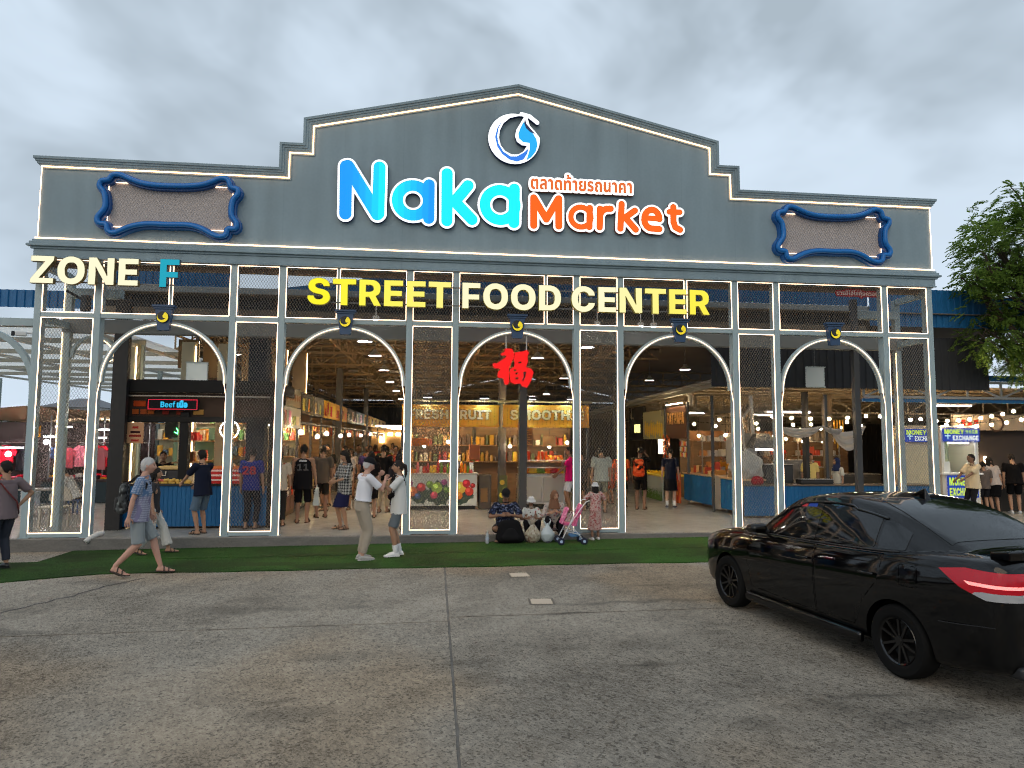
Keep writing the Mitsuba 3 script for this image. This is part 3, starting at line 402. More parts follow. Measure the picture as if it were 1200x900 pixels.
def wire_mesh(x0, x1, z0, z1, y, px=.058, pz=.092, r=.0029):
    """expanded metal: zigzag strands that touch at the nodes of a diamond net."""
    V, F = [], []
    w, h = x1-x0, z1-z0
    R = sbox(x0, z0, x1, z1); sl = pz/px
    def run(sign):
        c0 = min(z0-sign*sl*x0, z0-sign*sl*x1); c1 = max(z1-sign*sl*x0, z1-sign*sl*x1)
        base = math.floor(c0/pz)
        k = base
        while k*pz < c1:
            c = k*pz; k += 1
            # z = sign*sl*x + c clipped
            xs = []
            for x in (x0, x1):
                z = sign*sl*x+c
                xs.append((x, z))
            (xa, za), (xb, zb) = xs
            t0, t1 = 0.0, 1.0
            dz = zb-za
            for zz, lo in ((z0, True), (z1, False)):
                ta = (zz-za)/dz
                if (dz > 0) == lo: t0 = max(t0, ta)
                else: t1 = min(t1, ta)
            if t1-t0 < 1e-3: continue
            A = np.array([xa+(xb-xa)*t0, za+dz*t0]); B = np.array([xa+(xb-xa)*t1, za+dz*t1])
            d = (B-A)/np.linalg.norm(B-A); n = np.array([-d[1], d[0]])*r
            yy = y + sign*.0045
            b0 = len(V)
            for P in (A, B):
                V.extend([[P[0]+n[0], yy, P[1]+n[1]], [P[0]-n[0], yy, P[1]-n[1]], [P[0], yy-.006, P[1]]])
            for a, b in ((0, 1), (1, 2), (2, 0)):
                F.extend([[b0+a, b0+b, b0+3+b], [b0+a, b0+3+b, b0+3+a]])
    run(1); run(-1)
    return np.array(V), np.array(F)
UP_DIV = {1: (-7.02,), 3: (-3.72,), 5: (.62,), 7: (3.72,)}
scene['m_wire'] = {'type': 'twosided', 'b': {'type': 'principled', 'base_color': {'type': 'rgb', 'value': [.24, .215, .185]}, 'roughness': .5, 'metallic': .3}}
def panel(x0, x1, z0, z1):
    k = part(fac, 'wire_mesh', wire_mesh(x0-.02, x1+.02, z0-.02, z1+.02, CY+.06), 'm_wire'); stuff(k)
    lamp(fac, 'light_strip', led_loop(x0+.012, x1-.012, z0+.012, z1-.012, CY+.012), LED)
for i in range(11):
    a, b = CX[i]+CW/2, CX[i+1]-CW/2
    xs = [a]
    for d in UP_DIV.get(i, ()):
        part(fac, 'divider', box(d-.022, d+.022, CY+.01, CY+.09, 4.397, 5.466, .004), 'm_frame')
        xs += [d-.022, d+.022]
    xs.append(b)
    for q in range(0, len(xs), 2): panel(xs[q], xs[q+1], 4.397, 5.466)
    if i % 2 == 0: panel(a, b, .087, 4.303)
# arches in the five wide bays
for i in (1, 3, 5, 7, 9):
    a, b = CX[i]+CW/2, CX[i+1]-CW/2
    c, R = (a+b)/2, (b-a)/2
    zs = 4.27-R
    th = np.linspace(0, PI, 41)
    ring = Polygon([(c+R*math.cos(t), zs+R*math.sin(t)) for t in th] + [(c+(R-.085)*math.cos(t), zs+(R-.085)*math.sin(t)) for t in th[::-1]])
    part(fac, 'arch', move(extrude(ring, .10), y=CY+.13), 'm_frame', smooth=35)
    rr = R-.055
    path = [(a+.012, CY+.012, .02)] + [(a+.012, CY+.012, z) for z in np.linspace(.1, zs-.25, 6)] + [(c+rr*math.cos(t), CY+.012, zs+rr*math.sin(t)) for t in th[::-1]] + [(b-.012, CY+.012, z) for z in np.linspace(zs-.25, .1, 6)] + [(b-.012, CY+.012, .02)]
    lamp(fac, 'light_strip', tube(path, .0085, 6), LED)
    # keystone with the round emblem
    tz = 4.53
    ks = part(fac, 'keystone', move(extrude(Polygon([(c-.165, tz), (c+.165, tz), (c+.105, tz-.46), (c-.105, tz-.46)]), .11), y=CY), 'm_satin', (.025, .062, .135))
    part(fac, 'keystone_ledge', cat(box(c-.215, c+.215, CY-.15, CY-.002, tz+.002, tz+.05, .008), box(c-.19, c+.19, CY-.13, CY-.002, tz-.035, tz, .006)), 'm_satin', (.025, .062, .135))
    zc = tz-.2
    k2 = numbered(ks+'__emblem'); put(k2, move(extrude(Point(c, zc).buffer(.115), .03), y=CY-.111), 'm_satin', (.012, .012, .012))
    moon = Point(c, zc).buffer(.106).difference(Point(c-.016, zc+.022).buffer(.083)).difference(sbox(c-.05, zc+.02, c+.04, zc+.2))
    drop = Polygon([(c+.035, zc+.075), (c+.008, zc+.02), (c+.022, zc-.012), (c+.055, zc-.01), (c+.075, zc+.015)]).buffer(.008)
    k3 = numbered(ks+'__crescent'); put(k3, move(extrude(unary_union([moon, drop]), .008), y=CY-.1415), 'm_satin', (.85, .68, .02), emitter={'type': 'area', 'radiance': {'type': 'rgb', 'value': [.13, .10, .0]}})
# sign wall with its stepped gable
HALF = [(-9.6, ZT), (-9.6, 7.50), (-4.95, 7.50), (-4.95, 8.04), (-4.48, 8.04), (-4.48, 8.59), (0, 9.61)]
outline = HALF + [(-x, z) for x, z in HALF[::-1][1:]]
wall = Polygon(outline)
part(fac, 'sign_wall', move(extrude(wall.difference(wall.buffer(-.005).buffer(0).boundary.buffer(1e-6)) if False else wall, .24), y=CY+.24), 'm_wall')
big = Polygon([(-14, 0), (-14, 7.53), (-4.98, 7.53), (-4.98, 8.07), (-4.51, 8.07), (-4.51, 8.62), (0, 9.645), (4.51, 8.62), (4.51, 8.07), (4.98, 8.07), (4.98, 7.53), (14, 7.53), (14, 0)])
clip = sbox(-9.72, 7.0, 9.72, 12)
def band(w0, w1, dep, xe=9.72):
    A = big.buffer(-w0, join_style=2) if w0 else big
    g = A.difference(big.buffer(-w1, join_style=2)).intersection(sbox(-xe, 7.0, xe, 12))
    return move(extrude(g, dep+.10), y=CY+.10)
for w0, w1, dep, xe in ((0, .05, .085, 9.72), (.05, .095, .062, 9.69), (.095, .14, .045, 9.66), (.14, .17, .03, 9.63), (.222, .24, .015, 9.60)):
    part(fac, 'cornice', band(w0, w1, dep, xe), 'm_wall')
pth = [q for q in big.buffer(-.20, join_style=2).exterior.coords[:-1] if q[1] > 6]
pth = sorted(pth, key=lambda q: (q[0]))
top = [(-9.57, 7.33)] + [q for q in pth if abs(q[0]) < 9] + [(9.57, 7.33)]
# order the inner path by walking the outline
ext = list(big.buffer(-.20, join_style=2).exterior.coords[:-1])
walk = [q for q in ext if q[1] > 6 and abs(q[0]) < 9]
walk = walk if walk[0][0] < walk[-1][0] else walk[::-1]
walk = [(-9.57, 7.33)] + walk + [(9.57, 7.33)]
for (xa, za), (xb, zb) in zip(walk[:-1], walk[1:]):
    d = np.array([xb-xa, zb-za]); d = d/np.linalg.norm(d)*.010
    lamp(fac, 'light_strip', bar((xa-d[0], CY-.035, za-d[1]), (xb+d[0], CY-.035, zb+d[1]), .024, .02, up=(0, 1, 0)), (1.5, .80, .40))
for s in (-1, 1): lamp(fac, 'light_strip', led_bar((s*9.575, CY-.02, 7.31), (s*9.575, CY-.02, 5.90)), LED)
lamp(fac, 'light_strip', bar((-9.62, CY-.035, ZC), (9.62, CY-.035, ZC), .024, .02, up=(0, 1, 0)), (1.4, .82, .46))
def hband(z0, z1, dep, xe): return box(-xe, xe, CY-dep, CY-.001, z0, z1, .006)
for z0, z1, dep, xe in ((5.80, 5.845, .05, 9.66), (5.745, 5.80, .08, 9.70), (5.70, 5.745, .11, 9.74), (5.655, 5.70, .06, 9.68)):
    part(fac, 'cornice', hband(z0, z1, dep, xe), 'm_wall')
part(fac, 'fascia', box(-9.63, 9.63, CY-.035, CY-.001, 5.50, 5.654, .006), 'm_wall')
part(fac, 'fascia_edge', box(-9.65, 9.65, CY-.055, CY-.001, 5.472, 5.499, .005), 'm_wall')
# back side of the front: four columns at the ends and two long beams, a deck a step behind
for x in (CX[0], CX[1], CX[10], CX[11]):
    w_ = .15 if x == CX[1] else .07
    part(fac, 'rear_column', box(x-w_, x+w_, 1.08, 1.22, 0, 5.4 if x != CX[1] else 4.9, .006), 'm_frame' if x < -9 or x > 9 else 'm_blackplastic' if x < 0 else 'm_steel_dark')
part(fac, 'rear_beam', box(-9.6, 9.6, 1.06, 1.24, 4.16, 4.46, .01), 'm_vc', (.20, .215, .215))
for s in (-1, 1): part(fac, 'rear_beam', box(s*9.0-.55, s*9.0+.55, 1.06, 1.24, 4.92, 5.12, .01), 'm_frame')
part(fac, 'back_lintel', box(-9.55, 9.55, .24, .42, 5.38, 5.62, .01), 'm_vc', (.16, .13, .11))
for s in (-1, 1):
    for z in (4.3, 5.35): part(fac, 'side_beam', box(s*9.5-.06, s*9.5+.06, CY+CD+.003, 1.077, z-.07, z+.07, .005), 'm_frame')
def small_arch(xa, xb, y, zc):
    c, R = (xa+xb)/2, (xb-xa)/2
    th = np.linspace(0, PI, 25)
    ring = Polygon([(c+R*math.cos(t), zc-R+R*math.sin(t)) for t in th] + [(c+(R-.06)*math.cos(t), zc-R+(R-.06)*math.sin(t)) for t in th[::-1]])
    return move(extrude(ring, .08), y=y), [(c+(R-.075)*math.cos(t), y-.09, zc-R+(R-.075)*math.sin(t)) for t in th]
WARM = (1.9, 1.15, .55)
m, pts = small_arch(CX[0]+.07, CX[1]-.07, 1.19, 4.12)
part(fac, 'rear_arch', m, 'm_frame', smooth=35)
lamp(fac, 'light_strip', tube([(pts[0][0], pts[0][1], .1)]+pts[:14], .010, 5), WARM)
lamp(fac, 'light_strip', led_bar((CX[0]-.075, 1.07, .1), (CX[0]-.075, 1.07, 5.3)), WARM)
lamp(fac, 'light_strip', led_bar((CX[11]-.085, 1.07, .1), (CX[11]-.085, 1.07, 4.1)), WARM)
# two spot lamps that light the rear beam above the arches
for x in (-3.0, 2.9, 1.9, 3.2):
    k = part(fac, 'spot_lamp', cat(cyl(x, .62, 4.52, 4.60, .07), cyl(x, .62, 4.60, 4.9, .012)), 'm_satin', (.7, .7, .68))
    kk = numbered(k+'__lens'); put(kk, move(sphere(0, 0, 0, .05, 2), x, .62, 4.53), 'm_lampbody', emitter={'type': 'area', 'radiance': {'type': 'rgb', 'value': [26, 25, 23]}})

# ------------------------------------------------------------------ the two ornamental frames
for i, (cx, cz, lab) in enumerate(((-7.10, 6.62, 'blue scalloped frame around a bare mesh panel, left of the big name letters'), (7.12, 6.60, 'blue scalloped frame around a bare mesh panel, right of the big name letters'))):
    t = thing('ornamental_frame', lab, 'sign frame', 'blue frames on the sign wall')
    P = [(cx+x, cz+z) for x, z in BONE]
    pts = np.array(P + P[:1]); from scipy.interpolate import splprep, splev
    tck, _ = splprep(pts.T, s=0, per=1); u = np.array(splev(np.linspace(0, 1, 161)[:-1], tck)).T
    part(t, 'outer_tube', tube([(x, CY-.16, z) for x, z in u], .050, 10, closed=True), 'm_frameblue', smooth=True)
    part(t, 'inner_rim', move(extrude(LineString(np.vstack([u, u[:1]])).buffer(.076), .12), y=CY-.001), 'm_satin', (.006, .085, .29))
    part(t, 'panel', box(cx-1.17, cx+1.20, CY-.012, CY-.001, cz-.45, cz+.43), 'm_vc', (.50, .46, .455))
    k = part(t, 'wire_mesh', wire_mesh(cx-1.17, cx+1.20, cz-.45, cz+.43, CY-.035, .058, .092, .0012), 'm_wire'); stuff(k)
    lamp(t, 'light_strip', led_loop(cx-1.185, cx+1.215, cz-.465, cz+.445, CY-.03), (1.3, .85, .55))

# ------------------------------------------------------------------ lettering on the front
def strokes(items, unit, grow=0.0):
    pos, neg = [], []
    for it in items:
        if it[0] == 'ring':
            pos.append(Point(it[1]).buffer(it[2]*unit, 32)); neg.append(Point(it[1]).buffer(it[3]*unit, 32))
        else:
            pos.append(LineString(it[0]).buffer(it[1]*unit, 16))
    ring = [p.difference(n) for p, n in zip(pos, neg)]
    rest = [LineString(it[0]).buffer(it[1]*unit, 16) for it in items if it[0] != 'ring']
    g = unary_union([Point(it[1]).buffer(it[2]*unit, 32).difference(Point(it[1]).buffer(it[3]*unit, 32)) for it in items if it[0] == 'ring'] + rest)
    return g.buffer(grow, 12) if grow else g
def backlit(parent, name, face, grow, rgb, white=(1.0, 1.0, 1.0), side=(.004, .02, .10)):
    k = part(parent, name, move(extrude(face.buffer(grow+.004), .06), y=CY-.03), 'm_satin', side)
    kb = numbered(k+'__border'); put(kb, move(extrude(face.buffer(grow), .012), y=CY-.092), 'm_lampbody', emitter={'type': 'area', 'radiance': {'type': 'rgb', 'value': [.42, .43, .45]}})
    kf = numbered(k+'__face'); put(kf, move(extrude(face, .012), y=CY-.1045), 'm_lampdark', emitter={'type': 'area', 'radiance': rgb if isinstance(rgb, dict) else {'type': 'rgb', 'value': list(rgb)}})
    return k
def em(r, g, b):
    """sRGB 0-255 as seen -> radiance before exposure."""
    f = lambda c: ((c/255+.055)/1.055)**2.4 if c > 10 else c/255/12.92
    return [f(c)/EX for c in (r, g, b)]
t = thing('name_sign', 'large backlit blue rounded letters spelling Naka on the sign wall', 'sign')
for (nm, items), col in zip(NAKA.items(), ((0, 172, 255), (0, 196, 255), (0, 244, 255), (0, 250, 255))):
    g = strokes(items, NAKA_UNIT)
    if nm in ('N', 'a'):
        # the letter's print runs from blue to cyan: cut it into strips of changing light
        k = part(t, 'letter', move(extrude(g.buffer(13*NAKA_UNIT+.004), .06), y=CY-.03), 'm_satin', (.004, .02, .10))
        kb = numbered(k+'__border'); put(kb, move(extrude(g.buffer(13*NAKA_UNIT), .012), y=CY-.092), 'm_lampbody', emitter={'type': 'area', 'radiance': {'type': 'rgb', 'value': [.42, .43, .45]}})
        b = g.bounds; n = 7
        for q in range(n):
            w = (b[2]-b[0])/n; st = g.intersection(sbox(b[0]+q*w, b[1]-1, b[0]+(q+1)*w, b[3]+1))
            s = q/(n-1); s = s if nm == 'N' else 1-s
            s = s*s if nm == 'N' else s
            for sg in getattr(st, 'geoms', [st]):
                kf = numbered(k+'__face'); put(kf, move(extrude(sg, .012), y=CY-.1045), 'm_lampdark', emitter={'type': 'area', 'radiance': {'type': 'rgb', 'value': em(0, 158+84*s, 255)}})
    else: backlit(t, 'letter', g, 13*NAKA_UNIT, em(*col))
t = thing('name_sign', 'backlit orange rounded letters spelling Market on the sign wall', 'sign')
for nm, items in MARKET.items():
    backlit(t, 'letter', strokes(items, MARKET_UNIT), 13*MARKET_UNIT, em(255, 102, 0), side=(.16, .03, .01))
t = thing('name_sign', 'small backlit orange Thai lettering with white edge above the orange letters', 'sign')
g = affinity.rotate(fit_rings('thai_market', .27, 2.50, 7.31, 7.66), 0)
part(t, 'backing', move(extrude(g.buffer(.055), .06), y=CY-.03), 'm_satin', (.16, .05, .02))
lamp(t, 'border', move(extrude(g.buffer(.05), .01), y=CY-.092), [.40, .40, .41])
lamp(t, 'lettering', move(extrude(g, .01), y=CY-.1035), em(240, 110, 40), 'm_lampdark')
t = thing('round_emblem', 'round white and blue water drop emblem above the name letters', 'sign')
E_ = EMBLEM
disk = Point(E_['c']).buffer(E_['r'], 48)
white = unary_union([disk.difference(Polygon(E_['hole']).buffer(.008)).difference(Polygon(E_['notch'])), LineString(E_['tail']).buffer(.042)])
part(t, 'case', move(extrude(white.buffer(.006), .07), y=CY-.03), 'm_satin', (.005, .02, .09))
lamp(t, 'white_face', move(extrude(white, .012), y=CY-.102), [.44, .45, .46])
lamp(t, 'light_blue_drop', move(extrude(Polygon(E_['light']).buffer(0), .01), y=CY-.1145), em(30, 180, 250), 'm_lampdark')
lamp(t, 'blue_crescent', move(extrude(Polygon(E_['mid']).buffer(0), .01), y=CY-.1145), em(50, 130, 240), 'm_lampdark')
part(t, 'navy_sliver', move(extrude(Polygon(E_['navy']).buffer(0), .01), y=CY-.1255), 'm_satin', (.01, .03, .14))
def channel(parent, ch, g, y, rgb, side, dep=.09):
    k = part(parent, 'letter', move(extrude(g, dep), y=y), 'm_satin', side)
    kf = numbered(k+'__face'); put(kf, move(extrude(g.buffer(-.006), .006), y=y-dep-.001), 'm_lampdark', emitter={'type': 'area', 'radiance': {'type': 'rgb', 'value': rgb}})
t = thing('lettering_sign', 'long yellow lit lettering STREET FOOD CENTER across the mesh above the arches', 'sign')
def lerp3(a, b, s): return [x+(y-x)*s for x, y in zip(a, b)]
for ch, g in fit_text('STREET FOOD CENTER', -4.30, 4.17, 4.64, 5.20):
    x = (g.bounds[0]+g.bounds[2])/2
    if x < -1.2: col = lerp3((255, 246, 20), (255, 244, 150), (x+4.3)/3.1)
    elif x < 2.0: col = (255, 249, 205)
    else: col = lerp3((255, 249, 200), (255, 240, 60), (x-2.0)/2.1)
    channel(t, ch, affinity.translate(g, 0, -.000*x), CY-.14, em(*col), (.30, .27, .05))
for z in (4.72, 5.10): part(t, 'support_rail', box(-4.25, 4.12, CY-.13, CY-.105, z-.012, z+.012), 'm_satin', (.12, .12, .12))
t = thing('lettering_sign', 'cream lit lettering ZONE with a blue letter F at the upper left corner', 'sign')
for ch, g in fit_text('ZONE', -9.55, -7.56, 4.91, 5.47):
    channel(t, ch, g, CY-.14, em(255, 250, 212), (.16, .13, .05))
for ch, g in fit_text('F', -7.16, -6.79, 4.91, 5.48): channel(t, ch, g, CY-.14, em(0, 165, 190), (.0, .05, .09))
for z in (4.98, 5.38): part(t, 'support_rail', box(-9.4, -6.9, CY-.13, CY-.105, z-.012, z+.012), 'm_satin', (.12, .12, .12))
t = thing('hanging_character', 'big red Chinese good luck character hanging in the middle arch', 'sign')
g = unary_union([Polygon(FU['left']).buffer(.012).buffer(-.014), Polygon(FU['right']).buffer(.012).buffer(-.014)])
for h in FU['holes']: g = g.difference(Polygon(h).buffer(.006))
part(t, 'character', move(extrude(g, .035), y=.06), 'm_lampdark', emitter={'type': 'area', 'radiance': {'type': 'rgb', 'value': [.40, .0, .0]}})
for w in FU['wires']: part(t, 'ribbon', box(w[0][0]-.012, w[0][0]+.012, .04, .046, w[1][1], 4.30), 'm_vc', (.5, .5, .48))
t = thing('thai_banner', 'small dark red Thai lettering board behind the right upper mesh', 'sign')
g = fit_rings('thai_red', 7.36, 8.36, 5.24, 5.40)
part(t, 'board', move(extrude(g.buffer(.035).buffer(.02).buffer(-.02), .01), y=.17), 'm_vc', (.30, .012, .03))
part(t, 'lettering', move(extrude(g, .006), y=.1595), 'm_vc', (.62, .5, .5))
# ------------------------------------------------------------------ the black saloon car
def man(v, f): return m3.Manifold(m3.Mesh(vert_properties=np.asarray(v, np.float32), tri_verts=np.asarray(f, np.uint32)))
def loft(stations, half):
    """closed solid: half(x) -> (k, 2) points (y, z) from the bottom centre to the top centre."""
    rings = []
    for x in stations:
        h = half(x)
        full = np.vstack([h, (h[1:-1]*[-1, 1])[::-1]])
        rings.append(np.column_stack([np.full(len(full), x), full]))
    k = len(rings[0]); V = np.vstack(rings + [rings[0].mean(0)[None], rings[-1].mean(0)[None]])
    F = []
    for i in range(len(rings)-1):
        for q in range(k):
            q2 = (q+1) % k
            F.append([i*k+q, i*k+q2, (i+1)*k+q2]); F.append([i*k+q, (i+1)*k+q2, (i+1)*k+q])
    n = len(rings)*k
    for q in range(k):
        F.append([n, (q+1) % k, q]); F.append([n+1, (len(rings)-1)*k+q, (len(rings)-1)*k+(q+1) % k])
    V, F = np.array(V), np.array(F)
    m = trimesh.Trimesh(V, F, process=False)
    if m.volume < 0: F = F[:, ::-1]
    return V, F
def grow(vfm, d):
    m = trimesh.Trimesh(*vfm, process=False)
    return man(m.vertices + m.vertex_normals*d, m.faces)
def pc(xs, ys): return PchipInterpolator(xs, ys)
bx = [0, .05, .18, .5, .9, 1.3, 1.7, 2.2, 2.7, 3.2, 3.6, 3.9, 4.2, 4.36, 4.425]
BW = pc(bx, [.46, .60, .715, .805, .85, .865, .87, .87, .87, .868, .86, .845, .80, .735, .62])
BZ0 = pc(bx, [.32, .25, .21, .19, .19, .19, .2, .2, .2, .2, .2, .21, .25, .29, .37])
BSH = pc(bx, [.61, .69, .77, .865, .925, .965, .985, 1.0, 1.02, 1.045, 1.075, 1.095, 1.105, 1.085, 1.0])
BTOP = pc(bx, [.64, .73, .83, .935, 1.0, 1.045, 1.02, 1.03, 1.04, 1.06, 1.12, 1.17, 1.18, 1.155, 1.03])
def body_half(x):
    w, z0, zs, zt = float(BW(x)), float(BZ0(x)), float(BSH(x)), float(BTOP(x))
    u = [0, 1, 2, 3, 4, 5, 6, 7, 8, 9, 10]
    ys = [0, .80*w, .925*w, .97*w, .992*w, 1.0*w, .985*w, .945*w, .84*w, .45*w, 0]
    t = [0, 0, .06, .22, .45, .66, .86, 1.0]
    zz = [z0+a*(zs-z0) for a in t] + [zs+.45*(zt-zs), zt-.012, zt]
    q = np.linspace(0, 10, 31)
    return np.column_stack([PchipInterpolator(u, ys)(q), PchipInterpolator(u, zz)(q)])
gx = [1.24, 1.45, 1.7, 1.98, 2.25, 2.6, 2.95, 3.3, 3.6, 3.97]
GZ = pc(gx, [1.0, 1.16, 1.315, 1.45, 1.505, 1.53, 1.505, 1.425, 1.31, 1.155])
GW = pc(gx, [.745, .775, .80, .81, .815, .815, .81, .79, .755, .69])
def green_half(x):
    w, zr, zs = float(GW(x)), float(GZ(x)), float(BSH(x))-.05
    u = [0, 1, 2, 3, 4, 5, 6, 7]
    ys = [0, w, .985*w, .90*w, .79*w, .70*w, .38*w, 0]
    t = [0, 0, .14, .5, .82, .945, .99, 1]
    zz = [zs+a*(zr-zs) for a in t]
    q = np.linspace(0, 7, 36)
    return np.column_stack([PchipInterpolator(u, ys)(q), PchipInterpolator(u, zz)(q)])
_b = loft(np.concatenate([np.linspace(0, .3, 9)[:-1], np.linspace(.3, 4.1, 39)[:-1], np.linspace(4.1, 4.425, 10)]), body_half)
_g = loft(np.linspace(1.24, 3.97, 46), green_half)
B0, G0 = man(*_b), man(*_g)
WHL = (.86, 3.48)
wells = m3.Manifold()
for x in WHL:
    for s in (-1, 1):
        c = m3.Manifold.cylinder(.42, .352, .352, 48).rotate([90, 0, 0]).translate([x, .47+.42 if s > 0 else -.47, .315])
        wells = wells + c
def prism_side(poly, y0, y1):
    """x-z polygon through y0..y1"""
    cs = m3.CrossSection([np.array(poly, float)])
    return m3.Manifold.extrude(cs, y1-y0).rotate([90, 0, 0]).translate([0, y1, 0])
def prism_top(poly, z0, z1):
    return m3.Manifold.extrude(m3.CrossSection([np.array(poly, float)]), z1-z0).translate([0, 0, z0])
def ccw(P):
    P = np.array(P, float); a = np.sum(P[:, 0]*np.roll(P[:, 1], -1)-P[:, 1]*np.roll(P[:, 0], -1))
    return P if a > 0 else P[::-1]
def offs(P, d): return np.array(Polygon(P).buffer(d, join_style=1 if d > 0 else 2).exterior.coords[:-1])
shell_b = B0 - grow(_b, -.02)
body = (B0 + G0) - wells
# doors
zt_d = lambda x: float(BSH(x))-.012
D1 = [(1.36, .36), (1.30, .62), (1.36, zt_d(1.36)), (1.7, zt_d(1.7)), (2.1, zt_d(2.1)), (2.455, zt_d(2.45)), (2.455, .33)]
D2 = [(2.475, .33), (2.475, zt_d(2.47)), (2.9, zt_d(2.9)), (3.36, zt_d(3.36)), (3.30, .80), (3.12, .60), (3.02, .40), (2.98, .34)]
LID = [(3.90, -.60), (4.30, -.62), (4.30, .62), (3.90, .60)]
HOOD = [(.22, -.55), (1.22, -.70), (1.22, .70), (.22, .55)]
FLAP = [(3.56, .83), (3.56, .97), (3.71, .97), (3.71, .83)]
car_parts = []
for P, nm in ((D1, 'door'), (D2, 'door')):
    for s in (1, -1):
        y0, y1 = (.45, 1.0) if s > 0 else (-1.0, -.45)
        a = prism_side(ccw(offs(ccw(P), .0035)), y0, y1); b = prism_side(ccw(offs(ccw(P), -.0035)), y0, y1)
        car_parts.append((nm, shell_b ^ b, 'm_carpaint')); body = body - (shell_b ^ a)
a = prism_side(ccw(offs(ccw(FLAP), .02)), .4, 1.0); b = prism_side(ccw(offs(ccw(FLAP), .014)), .4, 1.0)
car_parts.append(('fuel_flap', shell_b ^ b, 'm_carpaint')); body = body - (shell_b ^ a)
for P, nm in ((LID, 'boot_lid'), (HOOD, 'bonnet')):
    a = prism_top(ccw(offs(ccw(P), .0035)), .75, 1.3); b = prism_top(ccw(offs(ccw(P), -.0035)), .75, 1.3)
    sh = shell_b - G0
    car_parts.append((nm, sh ^ b, 'm_carpaint')); body = body - (sh ^ a)
# lamps
LAMP = [(3.93, 1.025), (4.14, 1.06), (4.5, 1.045), (4.5, .835), (4.30, .835), (4.11, .905)]
for s in (1, -1):
    y0, y1 = (.30, 1.0) if s > 0 else (-1.0, -.30)
    lens = (grow(_b, .007) - grow(_b, -.02)) ^ prism_side(ccw(LAMP), y0, y1)
    low = prism_side(ccw([(4.1, .76), (4.5, .76), (4.5, .892), (4.27, .895), (4.22, .885)]), y0, y1)
    mid = prism_side(ccw([(4.14, .962), (4.5, .952), (4.5, .928), (4.18, .935)]), y0, y1)
    body = body - ((grow(_b, .03) - grow(_b, -.021)) ^ prism_side(ccw(LAMP), y0, y1))
    car_parts += [('tail_light', lens - low - mid, 'red'), ('reversing_lens', lens ^ low, 'lens'), ('tail_light_bar', (lens ^ mid) - low, 'glow')]
    HL = [(-.1, .72), (.05, .755), (.42, .85), (.62, .89), (.40, .77), (.1, .68), (-.1, .66)]
    y0, y1 = (.36, 1.0) if s > 0 else (-1.0, -.36)
    hl = (grow(_b, .006) - grow(_b, -.02)) ^ prism_side(ccw(HL), y0, y1)
    body = body - ((grow(_b, .03) - grow(_b, -.021)) ^ prism_side(ccw(HL), y0, y1))
    car_parts.append(('headlight', hl, 'lens'))
# glass
gshell = grow(_g, .0045) - G0
def win(x0, x1, lean0=0, lean1=0, top=.118, bot=.085):
    xs = np.linspace(x0, x1, 16)
    lo = [(x, float(BSH(x))-.05+bot) for x in xs]
    hi = [(x, float(GZ(x))-top) for x in xs]
    pl = Polygon(lo+hi[::-1]).buffer(0)
    if lean1: pl = pl.difference(Polygon([(x1, 0), (x1, 3), (x1-lean1, 3), (x1-lean1*.0, .9)]))
    pl = max(getattr(pl, 'geoms', [pl]), key=lambda g: g.area).buffer(-.02).buffer(.02)
    return ccw(list(pl.exterior.coords)[:-1])
W1, W2, W3 = win(1.60, 2.42), win(2.54, 3.20), win(3.235, 3.52, top=.10, bot=.075)
for s in (1, -1):
    y0, y1 = (.3, 1.0) if s > 0 else (-1.0, -.3)
    for W in (W1, W2, W3): car_parts.append(('side_window', gshell ^ prism_side(W, y0, y1), 'm_carglass'))
gs2 = grow(_g, .005) - G0
car_parts.append(('windscreen', gs2 ^ prism_top(ccw([(1.30, -.655), (1.30, .655), (1.60, .63), (1.98, .545), (1.98, -.545), (1.60, -.63)]), .9, 1.5), 'm_carglass'))
car_parts.append(('rear_window', gs2 ^ prism_top(ccw([(3.06, -.50), (3.06, .50), (3.4, .55), (3.84, .575), (3.84, -.575), (3.4, -.55)]), 1.0, 1.6), 'm_carglass'))
_d = np.array([-.148, .989]); _d /= np.linalg.norm(_d); _l = np.array([-_d[1], _d[0]])
CAR_O = np.array([1.955, -5.95]) + _d*.86 - _l*.845
CARZ = ground_z(2.4)
def car_world(m):
    v, f = vf(m)
    xy = CAR_O - v[:, :1]*_d + v[:, 1:2]*_l
    return np.column_stack([xy, v[:, 2]+CARZ+.004]), f[:, ::-1]
def cw(m):
    v, f = car_world(m); t_ = trimesh.Trimesh(v, f, process=False)
    return v, (f if t_.volume > 0 else f[:, ::-1])
car = thing('parked_car', 'shiny black saloon car parked on the right with its tail lamp lit', 'car')
part(car, 'body', cw(body), 'm_carpaint', smooth=32)
for nm, m, mat in car_parts:
    if m.is_empty(): continue
    if mat == 'red': part(car, nm, cw(m), 'm_gloss', (.5, .004, .016), smooth=32)
    elif mat == 'lens': part(car, nm, cw(m), 'm_gloss', (.10, .10, .105) if nm == 'headlight' else (.36, .36, .37), smooth=32)
    elif mat == 'glow':
        k = part(car, nm, cw(m), 'm_lampbody', smooth=32, emitter={'type': 'area', 'radiance': {'type': 'rgb', 'value': [.60, .012, .004]}})
    else: part(car, nm, cw(m), mat, smooth=32)
def rbox(x0, x1, y0, y1, z0, z1, r):
    P = [m3.Manifold.sphere(r, 12).translate([x, y, z]) for x in (x0+r, x1-r) for y in (y0+r, y1-r) for z in (z0+r, z1-r)]
    return m3.Manifold.batch_hull(P)
def hull_s(items): return m3.Manifold.batch_hull([m3.Manifold.sphere(r, 14).translate([x, y, z]) for x, y, z, r in items])
